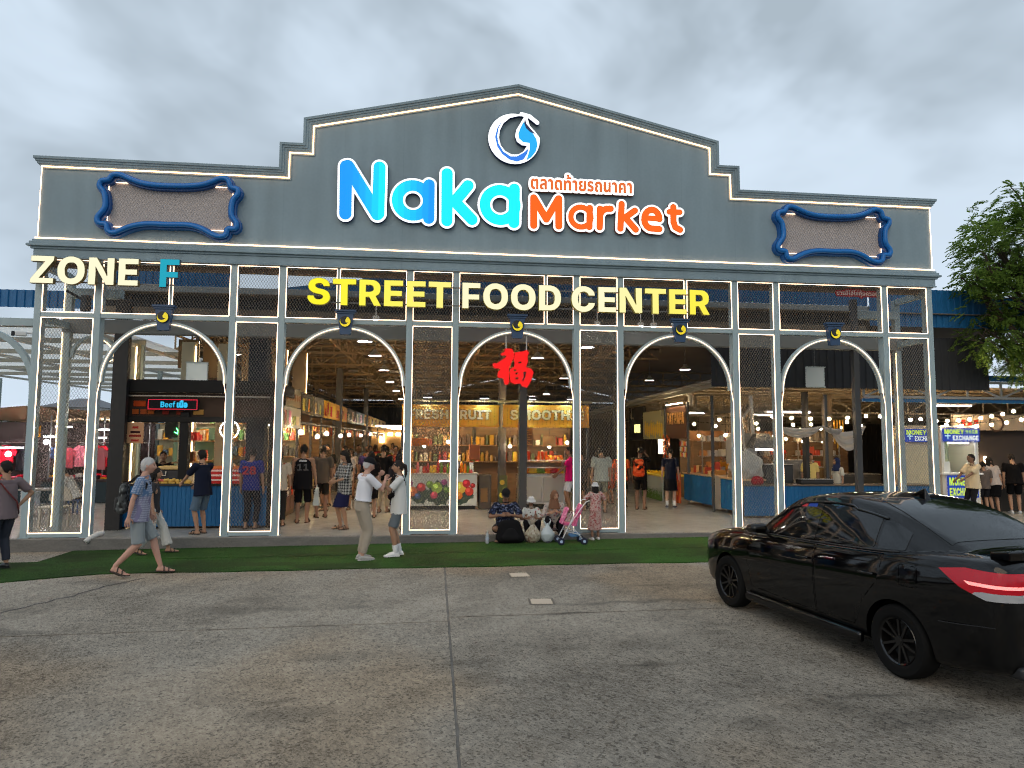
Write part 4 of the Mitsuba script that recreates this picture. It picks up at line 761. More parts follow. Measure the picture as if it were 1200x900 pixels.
for s in (1, -1):
    mir = hull_s([(1.60, s*.93, 1.06, .05), (1.62, s*1.02, 1.06, .045), (1.70, s*.92, 1.07, .055), (1.70, s*1.02, 1.07, .05)])
    k = part(car, 'wing_mirror', cw(mir), 'm_carpaint', smooth=50)
    kk = numbered(k+'__stalk'); put(kk, cw(hull_s([(1.62, s*.80, 1.02, .03), (1.64, s*.93, 1.035, .025)])), 'm_blackplastic', smooth=True)
    for x in (2.22, 3.10):
        k = part(car, 'door_handle', cw(hull_s([(x, s*.885, .845, .013), (x+.08, s*.892, .848, .014), (x+.17, s*.885, .852, .013)])), 'm_carpaint', smooth=True)
    # rain visors over the side windows, sill skirt
    xs = np.linspace(1.62, 3.25, 24)
    def top_edge(x, dz):
        h = green_half(x); z = float(GZ(x))-dz; i = np.argmin(np.abs(h[6:30, 1]-z))+6; return (x, s*(h[i, 0]+.012), h[i, 1])
    part(car, 'rain_visor', cw(tube([top_edge(x, .108) for x in xs], .014, 6)), 'm_carglass', smooth=True)
    part(car, 'side_skirt', cw(rbox(1.26, 3.08, s*.84-.035, s*.84+.035, .185, .285, .03)), 'm_carpaint', smooth=40)
    part(car, 'belt_trim', cw(tube([(x, s*(float(BW(x))*.935-.012), float(BSH(x))+.012) for x in np.linspace(1.45, 3.5, 20)], .010, 6)), 'm_blackplastic', smooth=True)
part(car, 'roof_fin', cw(m3.Manifold.batch_hull([m3.Manifold.sphere(.008, 8).translate(p) for p in ((2.86, 0, 1.51), (3.06, .03, 1.48), (3.06, -.03, 1.48), (3.03, 0, 1.59), (3.0, 0, 1.575))])), 'm_carpaint', smooth=40)
part(car, 'boot_spoiler', cw(m3.Manifold.batch_hull([m3.Manifold.sphere(.014, 10).translate(p) for p in ((4.22, .60, 1.175), (4.22, -.60, 1.175), (4.38, .62, 1.20), (4.38, -.62, 1.20), (4.36, .6, 1.15), (4.36, -.6, 1.15), (4.2, .58, 1.15), (4.2, -.58, 1.15))])), 'm_carpaint', smooth=40)
part(car, 'rear_valance', cw(rbox(4.28, 4.44, -.62, .62, .26, .36, .03)), 'm_blackplastic', smooth=40)
part(car, 'window_sticker', cw(prism_side(ccw([(2.02, 1.34), (2.16, 1.35), (2.16, 1.39), (2.02, 1.375)]), .3, 1.0) ^ (grow(_g, .0062) - grow(_g, .005))), 'm_vc', (.55, .05, .06))
part(car, 'window_sticker', cw(prism_side(ccw([(2.18, 1.355), (2.32, 1.36), (2.32, 1.395), (2.18, 1.39)]), .3, 1.0) ^ (grow(_g, .0062) - grow(_g, .005))), 'm_vc', (.02, .06, .30))
part(car, 'bumper_seam', cw(tube([(3.93, .853, .60), (4.1, .828, .615), (4.25, .785, .63), (4.34, .742, .635)], .004, 5)), 'm_blackplastic')
part(car, 'fog_slot', cw(hull_s([(4.30, .70, .42, .03), (4.36, .62, .42, .03), (4.34, .66, .46, .025)])), 'm_blackplastic', smooth=40)
# wheels
def wheel(x, s):
    R, w = .312, .195
    y_out = .845
    prof = [(.195, -w/2+.01), (.225, -w/2), (.285, -w/2), (.305, -w/2+.018), (R, -w/2+.045), (R, w/2-.045), (.305, w/2-.018), (.285, w/2), (.225, w/2), (.205, w/2-.012), (.195, w/2-.03), (.195, -w/2+.01)]
    def place(m):
        v, f = vf(m)
        v = np.column_stack([v[:, 0]+x, s*(y_out - w/2 + v[:, 2]), v[:, 1]+R+.001])
        return v, f
    k = numbered(car+'__wheel')
    def sub(n, m, mat, col=None):
        kk = numbered(k+'__'+n); put(kk, cw(place(m)), mat, col, smooth=40)
    sub('tyre', lathe(prof, 48), 'm_tyre')
    sub('rim', lathe([(.10, -.06), (.19, -.06), (.193, w/2-.03), (.203, w/2-.016), (.198, w/2-.010), (.186, w/2-.02), (.182, -.02), (.10, -.03)], 48), 'm_gloss', (.006, .006, .006))
    sub('hub', cat(cyl(0, 0, 0, w/2-.028, .045, .04, 20), cyl(0, 0, w/2-.028, w/2-.022, .03, .028, 16)), 'm_gloss', (.008, .008, .008))
    for i in range(5):
        a0 = 2*PI*i/5
        for da in (-.17, .17):
            a1 = a0+da*1.55
            sub('spoke', bar((.035*math.cos(a0+da*2), .035*math.sin(a0+da*2), w/2-.045), (.188*math.cos(a1), .188*math.sin(a1), w/2-.024), .022, .02, up=(0, 0, 1)), 'm_gloss', (.006, .006, .006))
    sub('brake_disc', cyl(0, 0, -.03, -.015, .13, .13, 24), 'm_metal', (.03, .03, .03))
for x in WHL:
    for s in (1, -1): wheel(x, s)
# ------------------------------------------------------------------ the feathery tree at the right
def leaf_tree(base, blobs, n_sprays, seed, leaf=.05, trunk_r=.22, colors=((.018, .045, .010), (.075, .125, .026))):
    R = np.random.RandomState(seed)
    base = np.array(base, float)
    fork = base + [-.3, 0, blobs[0][2]*.38]
    limbs = [tube([base, base+[.05, 0, fork[2]*.25], base+[-.12, .05, fork[2]*.55], fork], [trunk_r*1.25, trunk_r, trunk_r*.8, trunk_r*.62], 10)]
    tips, twig = [], []
    for bx_, by_, bz_, r in blobs:
        c = np.array([bx_, by_, bz_])
        mid = (fork+c)/2 + R.normal(0, .2, 3) + [0, 0, .3]
        limbs.append(tube([fork, fork*.6+mid*.4+[0, 0, .15], mid, c], [trunk_r*.45, trunk_r*.36, trunk_r*.25, trunk_r*.09], 7))
        for _ in range(int(5*r*r)+3):
            d = R.normal(0, 1, 3); d /= np.linalg.norm(d); d[2] = d[2]*.7+.1
            e = c + d*r*R.uniform(.5, .95)
            twig.append(tube([c*.5+mid*.5, c*.7+e*.3+R.normal(0, .08, 3), e], [.035, .022, .008], 5))
    V, F, C = [], [], []
    wsum = np.array([b[3]**2.6 for b in blobs]); wsum /= wsum.sum()
    for _ in range(n_sprays):
        bx_, by_, bz_, r = blobs[R.choice(len(blobs), p=wsum)]
        d = R.normal(0, 1, 3); d /= np.linalg.norm(d)
        rad = r*R.uniform(.25, 1.0)**.5*(.78+.44*float(meshkit.noise(np.array([d[0]*2.2+bx_, d[1]*2.2, d[2]*2.2+bz_]))))
        if meshkit.noise(np.array([bx_+d[0]*rad, by_+d[1]*rad, bz_+d[2]*rad])*1.6) < .42: continue
        o = np.array([bx_, by_, bz_]) + d*rad*[1, 1, .8]
        out = d*[1, 1, .35] + [0, 0, R.uniform(-.55, .15)] + R.normal(0, .25, 3); out /= np.linalg.norm(out)
        L = R.uniform(.22, .42); nl = R.randint(7, 11)
        side = np.cross(out, [0, 0, 1.0]); side /= np.linalg.norm(side)+1e-6
        tone = np.clip(R.normal(.5, .22) , 0, 1)
        col = np.array(colors[0])*(1-tone)+np.array(colors[1])*tone
        for q in range(nl):
            t = (q+.5)/nl
            p = o + out*L*t + [0, 0, -.3*L*t*t]
            for s in (-1, 1):
                a = side*s + out*.55 + [0, 0, -.25] + R.normal(0, .18, 3); a /= np.linalg.norm(a)
                n = np.cross(a, out); n /= np.linalg.norm(n)+1e-6
                b_ = np.cross(n, a)*leaf*.32
                l = leaf*R.uniform(.8, 1.35)*(1.25-.6*abs(t-.45))
                k = len(V)
                V.extend([p, p+a*l*.5+b_, p+a*l, p+a*l*.5-b_])
                F.extend([[k, k+1, k+2], [k, k+2, k+3]])
                C.extend([col]*4)
    return cat(*limbs), cat(*twig), (np.array(V), np.array(F)), np.array(C)
def tree_thing(name, label, *a, group=None, **kw):
    t = thing(name, label, 'tree', group)
    trunk, twigs, crown, C = leaf_tree(*a, **kw)
    part(t, 'trunk', trunk, 'm_vc', (.085, .065, .045), smooth=60)
    k = part(t, 'branches', twigs, 'm_vc', (.07, .055, .04), smooth=60); stuff(k)
    k = part(t, 'crown', crown, 'm_leaf', C); stuff(k)
    return t
tree_thing('feathery_tree', 'tall feathery green tree at the right edge beside the blue roof', (16.2, 2.6, -.1),
           [(14.9, 2.4, 7.5, 1.9), (13.4, 2.2, 7.1, 1.15), (12.75, 2.0, 6.6, .8), (12.7, 2.0, 5.5, .62), (13.2, 2.2, 4.75, .95), (13.8, 2.2, 5.9, 1.2), (15.1, 2.4, 5.0, 1.6), (14.2, 2.2, 8.6, .85), (12.3, 2.0, 6.25, .5), (12.55, 2.1, 4.6, .5), (13.9, 2.3, 4.2, .7), (16.8, 2.6, 6.6, 2.0)], 5800, 3, leaf=.082, colors=((.06, .125, .02), (.24, .35, .075)))
# ------------------------------------------------------------------ the market hall behind the front
hall = thing('market_hall', 'large dark steel market hall with lattice roof trusses behind the entrance', 'hall')
HX0, HX1, HY0, HY1, HZ = -9.6, 5.55, 2.7, 46.0, 4.62
plan = sbox(HX0, HY0-.3, 16, HY1)
slit = LineString([(-9, 64), (-2.37, 37.7), (2.53, 21.6), (14.5, 42.1)]).buffer(.16, cap_style=2, join_style=2)
for g in getattr(plan.difference(slit), 'geoms', [plan.difference(slit)]):
    m = trimesh.creation.extrude_polygon(g, .02, engine='earcut'); v = np.array(m.vertices); v[:, 2] += 5.36
    part(hall, 'roof_sheet', (v, np.array(m.faces)), 'm_rooftin')
def truss(a, b, z0, z1, step, w=.05, fine=.028):
    a, b = np.array(a, float), np.array(b, float); L = np.linalg.norm(b-a); n = max(2, int(round(L/step)))
    up = lambda p, z: (p[0], p[1], z)
    out = [bar(up(a, z0), up(b, z0), w), bar(up(a, z1), up(b, z1), w)]
    for i in range(n):
        p, q = a+(b-a)*i/n, a+(b-a)*(i+1)/n
        out.append(bar(up(p, z0), up(p, z1), fine))
        out.append(bar(up(p, z0) if i % 2 == 0 else up(p, z1), up(q, z1) if i % 2 == 0 else up(q, z0), fine))
    return cat(*out)
TR = (.26, .19, .12)
for y in (4.0, 7.4, 10.8, 14.4, 18, 22, 26.5, 32, 38, 43):
    part(hall, 'truss', truss((HX0, y), (HX1 if y < 18 else 16, y), HZ, 5.28, .95, .06, .04), 'm_vc', TR)
for x in (-8.6, -4.6, -.4, 3.8):
    part(hall, 'side_truss', truss((x, 2.9), (x, 44), HZ+.06, 5.22, 1.0, .055, .036), 'm_vc', TR)
for y in np.arange(3.2, 44, 2.3):
    part(hall, 'purlin', bar((HX0, y, 5.32), (HX1+1.0, y, 5.32), .045, .06), 'm_vc', (.13, .10, .07))
for x, y in ((.33, 6.4), (.72, 4.55), (-5.3, 12), (-2.55, 12), (5.4, 12), (-5.3, 22), (-2.55, 22), (-9.2, 9), (5.4, 20)):
    part(hall, 'column', box(x-.11, x+.11, y-.11, y+.11, .002, 4.6, .01), 'm_steel_dark')
    part(hall, 'base_plate', box(x-.18, x+.18, y-.18, y+.18, .002, .02, .004), 'm_steel_dark')
part(hall, 'side_wall', box(-9.72, -9.66, 9.5, 46, .002, 5.34), 'm_vc', (.06, .055, .05))
part(hall, 'back_wall', corrugated(30, 5.3, .3, .04), 'm_steel_dark', to_world=T().translate([-14, HY1, 0]))
# front gable above the passage: blue corrugated band, grey beams, dark sheet to the right
part(hall, 'fascia_sheet', move(corrugated(13.1, .52, .16, .025), -3.35, 2.6, 5.56), 'm_blue')
part(hall, 'fascia_sheet', move(corrugated(3.2, .42, .16, .025), -9.7, 2.62, 5.56), 'm_blue')
part(hall, 'fascia_edge', move(extrude(Polygon([(-5.6, 5.56), (-3.34, 5.56), (-3.34, 5.98), (-3.6, 5.84)]), .03), y=2.62), 'm_blue')
part(hall, 'eave_beam', box(-9.7, 13.3, 2.56, 2.74, 5.38, 5.555, .01), 'm_vc', (.28, .30, .30))
part(hall, 'left_fascia', move(corrugated(6, .42, .18, .03), -15.75, 2.9, 5.0), 'm_blue')
part(hall, 'gable_sheet', move(corrugated(19.4, .34, .2, .03), -9.7, 2.72, 5.04), 'm_vc', (.05, .052, .055))
part(hall, 'gable_beam', box(-9.7, 9.7, 2.60, 2.74, 4.78, 5.035, .01), 'm_vc', (.16, .13, .10))
part(hall, 'gable_sheet', move(corrugated(7.9, 1.42, .22, .03), 5.45, 2.78, 3.36), 'm_vc', (.034, .036, .04))
part(hall, 'side_fascia', move(corrugated(3.6, 1.02, .18, .03), 9.75, 2.52, 5.02), 'm_blue')
part(hall, 'side_fascia', move(corrugated(2.6, .9, .2, .03), 13.3, 2.5, 5.0), 'm_blue')
# two black uprights and the black wall panel left of the middle arch
def hall_lamp(x, y, z, lab, p=24):
    t = thing('hall_lamp', lab, 'ceiling lamp', 'round lamps under the hall roof')
    part(t, 'shade', lathe([(.05, .20), (.08, .14), (.20, .03), (.205, 0), (.19, .005), (.075, .12), (.0, .12)], 18, (x, y, z)), 'm_vc', (.35, .35, .34))
    part(t, 'rod', cyl(x, y, z+.2, 5.35, .012, n=6), 'm_vc', (.2, .2, .2))
    m = cyl(x, y, z+.004, z+.012, .165, n=18)
    lamp(t, 'diffuser', m, (p, p*.93, p*.80))
HL = [(-3.5, 3.25), (-3.5, 6.2), (-3.55, 10.5), (-3.66, 15.5), (1.35, 6.0), (2.3, 3.45), (6.9, 8.5), (7.0, 12.8), (4.2, 21.8), (-3.7, 21), (-3.8, 28), (-9.6, 26), (3.4, 12.5), (-7.6, 6.5), (-7.6, 12)]
ordn = ['nearest', 'second', 'third', 'fourth']
for i, (x, y) in enumerate(HL):
    if i < 4: lab = f'round white hall lamp over the crowded passage, {ordn[i]} from the entrance'
    else: lab = ['round white hall lamp above the orange fruit stall boards', 'round white hall lamp behind the mesh right of the middle arch', 'round white hall lamp in the dark roof of the fourth arch, upper one', 'round white hall lamp in the dark roof of the fourth arch, lower one', 'small far hall lamp low in the fourth arch', 'fifth hall lamp deep over the crowded passage', 'farthest hall lamp over the end of the crowded passage', 'small far hall lamp at the left of the second arch', 'hall lamp over the gap right of the fruit stall', 'hall lamp over the stalls behind the black kiosk', 'hall lamp deep behind the black kiosk'][i-4]
    hall_lamp(x, y, 4.40, lab, 30 if i < 6 else 22)

# ------------------------------------------------------------------ pieces for stalls
def tube_lamp(parent, a, b, rgb=(20, 18.5, 16), r=.018):
    return lamp(parent, 'tube_lamp', tube([a, b], r, 6), rgb)
def pendant(x, y, z, r, rgb, lab, drop=.5, group='bare bulbs over the stalls'):
    t = thing('hanging_bulb', lab, 'bulb', group)
    part(t, 'cord', cyl(x, y, z+r, z+drop, .006, n=5), 'm_vc', (.02, .02, .02))
    part(t, 'socket', cyl(x, y, z+r*.8, z+r*.8+.05, .018, n=8), 'm_vc', (.05, .05, .05))
    lamp(t, 'bulb', sphere(x, y, z, r, 1), rgb, smooth=True)
    return t
def jar(parent, x, y, z, h, r, col, lid=None):
    part(parent, 'jar', lathe([(0, 0), (r, 0), (r*1.02, h*.1), (r, h*.75), (r*.7, h*.9), (r*.7, h), (0, h)], 10, (x, y, z)), 'm_gloss', col, smooth=50)
def rgb(*c): return tuple(((v/255+.055)/1.055)**2.4 if v > 10 else v/3300 for v in c)

# ---- left row along the passage: stalls facing +x
ROW_L = [
 ('white menu board with small pictures, first of the left row', (196, 186, 160), (150, 120, 60), 'NOODLE'),
 ('dark brown menu board with yellow letters, second of the left row', (60, 45, 25), (220, 170, 50), 'CHICKEN'),
 ('small dark board with pale letters, third of the left row', (70, 66, 58), (200, 190, 170), 'BBQ'),
 ('yellow board with a red round picture in the left row', (240, 180, 40), (200, 30, 20), 'SEAFOOD'),
 ('long yellow board with brown letters, after the red picture', (228, 165, 50), (120, 60, 20), 'FRIED RICE'),
 ('black board with pale letters, sixth of the left row', (45, 42, 40), (200, 190, 160), 'COFFEE'),
 ('pale blue board deep in the left row', (110, 130, 150), (240, 240, 240), 'ICE CREAM'),
 ('tan board deep in the left row', (180, 130, 70), (70, 40, 20), 'ROTI'),
 ('ochre board far in the left row', (190, 150, 70), (60, 40, 20), 'MANGO'),
 ('farthest board of the left row', (150, 120, 80), (60, 40, 20), 'TEA')]
ROW_Y = [2.35, 4.55, 6.5, 8.3, 11.0, 14.2, 17.5, 21.0, 25.0, 30.0, 36.0]
def row_stall(xf, y0, y1, lab, bc, tc, txt, sgn, zb=(2.56, 3.2), lampc=(24, 15, 7), counter=(.12, .08, .05), goods=True, seed=0):
    """stall with its open front in the plane x = xf; sgn=+1 faces +x."""
    R = random.Random(seed)
    t = thing('food_stall', 'stall with the ' + lab, 'food stall')
    X = lambda a, b: (xf-sgn*b, xf-sgn*a) if sgn > 0 else (xf+a, xf+b)
    def bx_(a, b, ya, yb, za, zb_, ch=0): x0, x1 = X(a, b); return box(min(x0, x1), max(x0, x1), ya, yb, za, zb_, ch)
    g = .03
    part(t, 'counter', bx_(.05, .65, y0+g, y1-g, .002, .88, .01), 'm_vc', counter)
    part(t, 'counter_top', bx_(0, .70, y0+g*.6, y1-g*.6, .882, .93, .008), 'm_satin', (.30, .22, .13))
    part(t, 'back_wall', bx_(2.5, 2.56, y0, y1, .002, 1.25 if seed < 2 else 3.0), 'm_darkwood')
    if not seed < 2: part(t, 'side_wall', bx_(.4, 2.5, y0, y0+.03, .002, 2.7), 'm_darkwood')
    for q in range(4):
        w_ = (y1-y0-.2)/4; part(t, 'front_panel', bx_(.03, .049, y0+.1+w_*q+.02, y0+.1+w_*(q+1)-.02, .12, .80, .004), 'm_satin', tuple(c*R.uniform(.6, 1.5) for c in counter))
        part(t, 'price_card', bx_(.022, .029, y0+.15+w_*q, y0+.15+w_*q+.22*R.uniform(.7, 1.2), .5, .72), 'm_satin', R.choice([rgb(230, 200, 120), rgb(210, 60, 40), rgb(225, 220, 210), rgb(90, 120, 60)]))
    for q in range(int((y1-y0)/.3)):
        yq = y0+.2+q*.3; hq = R.uniform(.12, .34)
        part(t, 'hanging_pack', bx_(.10, .13, yq-.07, yq+.07, 2.33-hq, 2.33, .01), 'm_satin', R.choice([rgb(220, 150, 60), rgb(190, 60, 40), rgb(230, 220, 200), rgb(120, 80, 40), rgb(240, 200, 90)]))
    for ya in (y0+.05, y1-.05): part(t, 'post', bx_(.0, .05, ya-.025, ya+.025, .93, 3.25, .004), 'm_steel_dark')
    part(t, 'shelf', bx_(1.9, 2.45, y0+.1, y1-.1, 1.35, 1.38), 'm_wood')
    part(t, 'shelf', bx_(1.9, 2.45, y0+.1, y1-.1, 1.85, 1.88), 'm_wood')
    part(t, 'top_beam', bx_(-.02, .06, y0, y1, 2.34, 2.40), 'm_steel_dark')
    # board
    b = thing('sign_board', lab, 'sign board', 'boards over the stalls of the passage')
    part(b, 'board', bx_(-.06, -.02, y0+.06, y1-.06, zb[0], zb[1], .006), 'm_satin', rgb(*bc))
    if txt:
        m, L = text_plate(txt, 1.0)
        w, h = (y1-y0)*.72, (zb[1]-zb[0])*.42
        v, f = m; v = np.column_stack([v[:, 0]*w/L, v[:, 1], v[:, 2]*h])
        # turn to face +-x
        if sgn > 0: v2 = np.column_stack([xf+.062-v[:, 1]*2, y0+(y1-y0)*.14+v[:, 0], zb[0]+(zb[1]-zb[0])*.30+v[:, 2]])
        else: v2 = np.column_stack([xf-.062+v[:, 1]*2, y1-(y1-y0)*.14-v[:, 0], zb[0]+(zb[1]-zb[0])*.30+v[:, 2]])
        part(b, 'lettering', (v2, f), 'm_vc', rgb(*tc))
    for q in range(4):
        ya = y0+.15+(y1-y0-.3)*q/4; part(b, 'picture', bx_(-.066, -.0605, ya, ya+(y1-y0-.3)*R.uniform(.10, .22), zb[0]+.08, zb[0]+(zb[1]-zb[0])*R.uniform(.5, .9)), 'm_satin', tuple(min(.9, c*R.uniform(.5, 1.7)) for c in rgb(*(bc if q % 2 else tc))))
    ym = (y0+y1)/2
    if lampc is not None:
        x0 = xf-sgn*.5
        tl = thing('strip_lamp', 'lamp under ' + lab, 'lamp', 'strip lamps in the stalls')
        part(tl, 'housing', bar((x0, ym-.55, 2.30), (x0, ym+.55, 2.30), .05, .03), 'm_vc', (.3, .3, .3))
        lamp(tl, 'tube', tube([(x0, ym-.5, 2.27), (x0, ym+.5, 2.27)], .02, 6), lampc)
    if goods:
        cols = [rgb(230, 150, 40), rgb(200, 40, 30), rgb(240, 220, 180), rgb(120, 160, 40), rgb(150, 90, 40), rgb(240, 200, 60), rgb(90, 50, 30), rgb(220, 220, 215)]
        names = ['orange', 'red', 'cream', 'green', 'brown', 'yellow', 'dark', 'white']
        tr = thing('goods_tray', 'counter trays under ' + lab, 'food tray')
        n = int((y1-y0-.3)/.26)
        for i in range(n):
            yy = y0+.2+i*.26; xx = xf-sgn*(.22+.1*R.random())
            c = R.choice(cols)
            if R.random() < .5: part(tr, 'tray', move(box(-.13, .13, -.11, .11, 0, .06+.08*R.random(), .01), xx, yy, .932), 'm_satin', c)
            else: jar(tr, xx, yy, .932, .2+.1*R.random(), .06, c)
        sh = thing('shelf_goods', 'shelf jars under ' + lab, 'shelf goods')
        for z in (1.382, 1.882):
            for i in range(int((y1-y0-.3)/.22)):
                yy = y0+.2+i*.22; xx = xf-sgn*2.2; c = R.choice(cols)
                h = .14+.16*R.random()
                if R.random() < .5: part(sh, 'box', move(box(-.09, .09, -.085, .085, 0, h, .004), xx, yy, z), 'm_satin', c)
                else: jar(sh, xx, yy, z, h, .06, c)
    return t
for i, (lab, bc, tc, txt) in enumerate(ROW_L):
    row_stall(-5.32, ROW_Y[i], ROW_Y[i+1], lab, bc, tc, None, 1, zb=(2.62, 3.2) if i != 0 else (2.2, 2.72), lampc=((48, 32, 15), (46, 36, 22), (46, 27, 11))[i % 3], goods=i < 7, seed=i, counter=((.12, .08, .05), (.08, .08, .08), (.2, .16, .1))[i % 3])
for i, (x, y, z) in enumerate(((-5.0, 3.2, 2.1), (-5.0, 5.6, 2.0), (-5.05, 7.6, 2.1), (-5.0, 10.4, 2.05), (-5.05, 13.2, 2.1), (-5.0, 17, 2.1), (-2.5, 9.2, 2.1), (-2.5, 12.8, 2.1), (-2.55, 15.8, 2.15), (-5.0, 21.5, 2.2))):
    pendant(x, y, z, .065, (95, 62, 28), 'warm round bulb of the passage, ' + ('left' if x < -4 else 'right') + ' side, ' + ['first', 'second', 'third', 'fourth', 'fifth', 'sixth', 'nearest', 'middle', 'farthest', 'last'][i] + ' one', .5, 'bulbs along the passage')
t = thing('far_lights', 'row of bright lights closing the far end of the passage', 'lights')
part(t, 'beam', box(-7, 2, 39.9, 40, 2.9, 3.1), 'm_vc', (.3, .28, .25))
for q in range(12): lamp(t, 'lamp', box(-6.6+.62*q, -6.2+.62*q, 39.86, 39.89, 2.2-.5*(q % 3 == 1), 2.45), (4.5, 3.6, 2.3))
part(t, 'back_board', box(-7, 2, 40.05, 40.1, .002, 2.88), 'm_vc', rgb(190, 150, 100))
for q in range(4): lamp(t, 'tube_lamp', tube([(-4.6, 20+4*q, 2.6), (-3.2, 20+4*q, 2.6)], .03, 6), (22, 18, 12))
# pictures on the first boards
def board_blobs(y0, y1, z, n, col, r=.07, x=-5.255):
    return [(x, y0+(y1-y0)*(i+.5)/n, z, r, col) for i in range(n)]
pk = thing('picture_panel', 'white panel with six small dish pictures over the first left stall', 'menu panel')
part(pk, 'panel', box(-5.262, -5.25, 2.6, 4.4, 2.74, 3.2, .004), 'm_satin', rgb(150, 135, 100))
for (x, y, z, r, c) in board_blobs(2.6, 4.4, 2.97, 6, rgb(150, 90, 40), .10, -5.247): part(pk, 'picture', sphere(x, y, z, r, 1, sx=.1), 'm_satin', c)
pk = thing('round_picture', 'round red crab picture on the yellow board of the left row', 'picture')
part(pk, 'disc', sphere(-5.255, 9.0, 2.93, .26, 2, sx=.06), 'm_satin', rgb(190, 30, 20))
part(pk, 'ring', tube([(-5.25, 9+.27*math.cos(a), 2.93+.27*math.sin(a)) for a in np.linspace(0, 2*PI, 17)[:-1]], .02, 5, closed=True), 'm_satin', rgb(240, 200, 60))

# ---- right-hand row of the passage (behind the fruit stall)
for i, (ya, yb, lab, bc) in enumerate(((8.0, 11.5, 'dark board on the right of the passage', (70, 60, 45)), (12.3, 16.5, 'amber board on the right of the passage', (200, 140, 50)), (17.5, 22, 'brown board far on the right of the passage', (120, 85, 50)), (23, 29, 'last board on the right of the passage', (160, 130, 90)))):
    row_stall(-2.3, ya, yb, lab, bc, (240, 220, 180), None, -1, lampc=(46, 31, 15), seed=40+i, goods=i < 2)
bs = thing('hanging_sign', 'blue and cream sign hanging over the far end of the passage', 'sign')
part(bs, 'upper_panel', box(-2.75, -1.9, 7.6, 7.64, 2.72, 3.0, .004), 'm_satin', rgb(30, 90, 150))
part(bs, 'lower_panel', box(-2.75, -1.9, 7.6, 7.64, 2.48, 2.71, .004), 'm_satin', rgb(225, 190, 110))
m, L = text_plate('FOOD', .14); part(bs, 'lettering', move(m, -2.6, 7.598, 2.79), 'm_vc', rgb(235, 235, 235))
for x in (-2.6, -2.05): part(bs, 'hanger', cyl(x, 7.62, 3.0, 4.6, .008, n=5), 'm_vc', (.1, .1, .1))

# ---- the fruit and smoothie stall
FY = 5.0
def board_front(t, x0, x1, z0, z1, y, col, txt, tcol, h, relief=True):
    part(t, 'panel', box(x0, x1, y, y+.05, z0, z1, .006), 'm_satin', col)
    n = int((x1-x0)/.12)
    for i in range(1, n):
        x = x0+(x1-x0)*i/n
        part(t, 'groove', box(x-.004, x+.004, y-.003, y+.0, z0+.06, z1-.06), 'm_vc', tuple(c*.6 for c in col))
    for za, zb_ in ((z0, z0+.05), (z1-.05, z1)): part(t, 'edge_strip', box(x0-.01, x1+.01, y-.012, y-.001, za, zb_, .004), 'm_satin', tuple(c*.95 for c in col))
    for ch, g in fit_text(txt[0], txt[1], txt[2], z0+.21, z0+.21+h):
        k = part(t, 'letter', move(extrude(g.buffer(.009), .02), y=y-.0045), 'm_satin', (.22, .12, .03))
        kk = numbered(k+'__face'); put(kk, move(extrude(g.buffer(-.001), .008), y=y-.026), 'm_satin', tcol)
ORG = rgb(232, 150, 22)
t = thing('stall_board', 'orange stall board with pale raised letters FRESH FRUIT', 'sign board', 'orange boards of the fruit stall')
board_front(t, -2.62, .10, 2.30, 2.92, FY, ORG, ('FRESH FRUIT', -2.45, -.12), rgb(245, 215, 155), .27)
t = thing('stall_board', 'orange stall board with pale raised letters SMOOTHIE', 'sign board', 'orange boards of the fruit stall')
board_front(t, .22, 2.70, 2.30, 2.94, FY, ORG, ('SMOOTHIE', .42, 2.55), rgb(245, 215, 155), .28)
for i, x in enumerate((-1.9, -.35, 1.0, 2.1)):
    t = thing('board_light', f'black spot light shining down on the orange boards, {["first","second","third","fourth"][i]} from the left', 'spot light', 'spot lights over the orange boards')
    part(t, 'arm', tube([(x, FY+.02, 2.93), (x, FY-.2, 3.12), (x, FY-.34, 3.14)], .012, 6), 'm_vc', (.03, .03, .03))
    part(t, 'head', move(box(-.13, .13, -.07, .07, -.03, .03, .01), x, FY-.38, 3.13, rx=.35), 'm_satin', (.02, .02, .02))
    lamp(t, 'lens', move(box(-.11, .11, -.05, .05, -.036, -.031), x, FY-.38, 3.13, rx=.35), (1000, 690, 240))
t = thing('fruit_stall', 'fruit and smoothie stall with printed counter behind the middle arches', 'food stall')
part(t, 'top_pipe', tube([(-2.7, FY+.06, 3.03), (2.8, FY+.06, 3.03)], .03, 8), 'm_vc', (.45, .38, .22))
for x in (-2.6, -1.2, .12, 2.66): part(t, 'post', box(x-.03, x+.03, FY+.055, FY+.115, .002, 3.05, .004), 'm_steel_dark')
part(t, 'counter', box(-2.55, -.50, FY+.02, FY+.6, .10, .96, .008), 'm_satin', rgb(205, 205, 195))
part(t, 'plinth', box(-2.5, -.55, FY+.06, FY+.55, .002, .098), 'm_vc', (.03, .03, .03))
part(t, 'counter_top', box(-2.6, -.46, FY-.03, FY+.64, .962, 1.0, .008), 'm_satin', rgb(190, 185, 170))
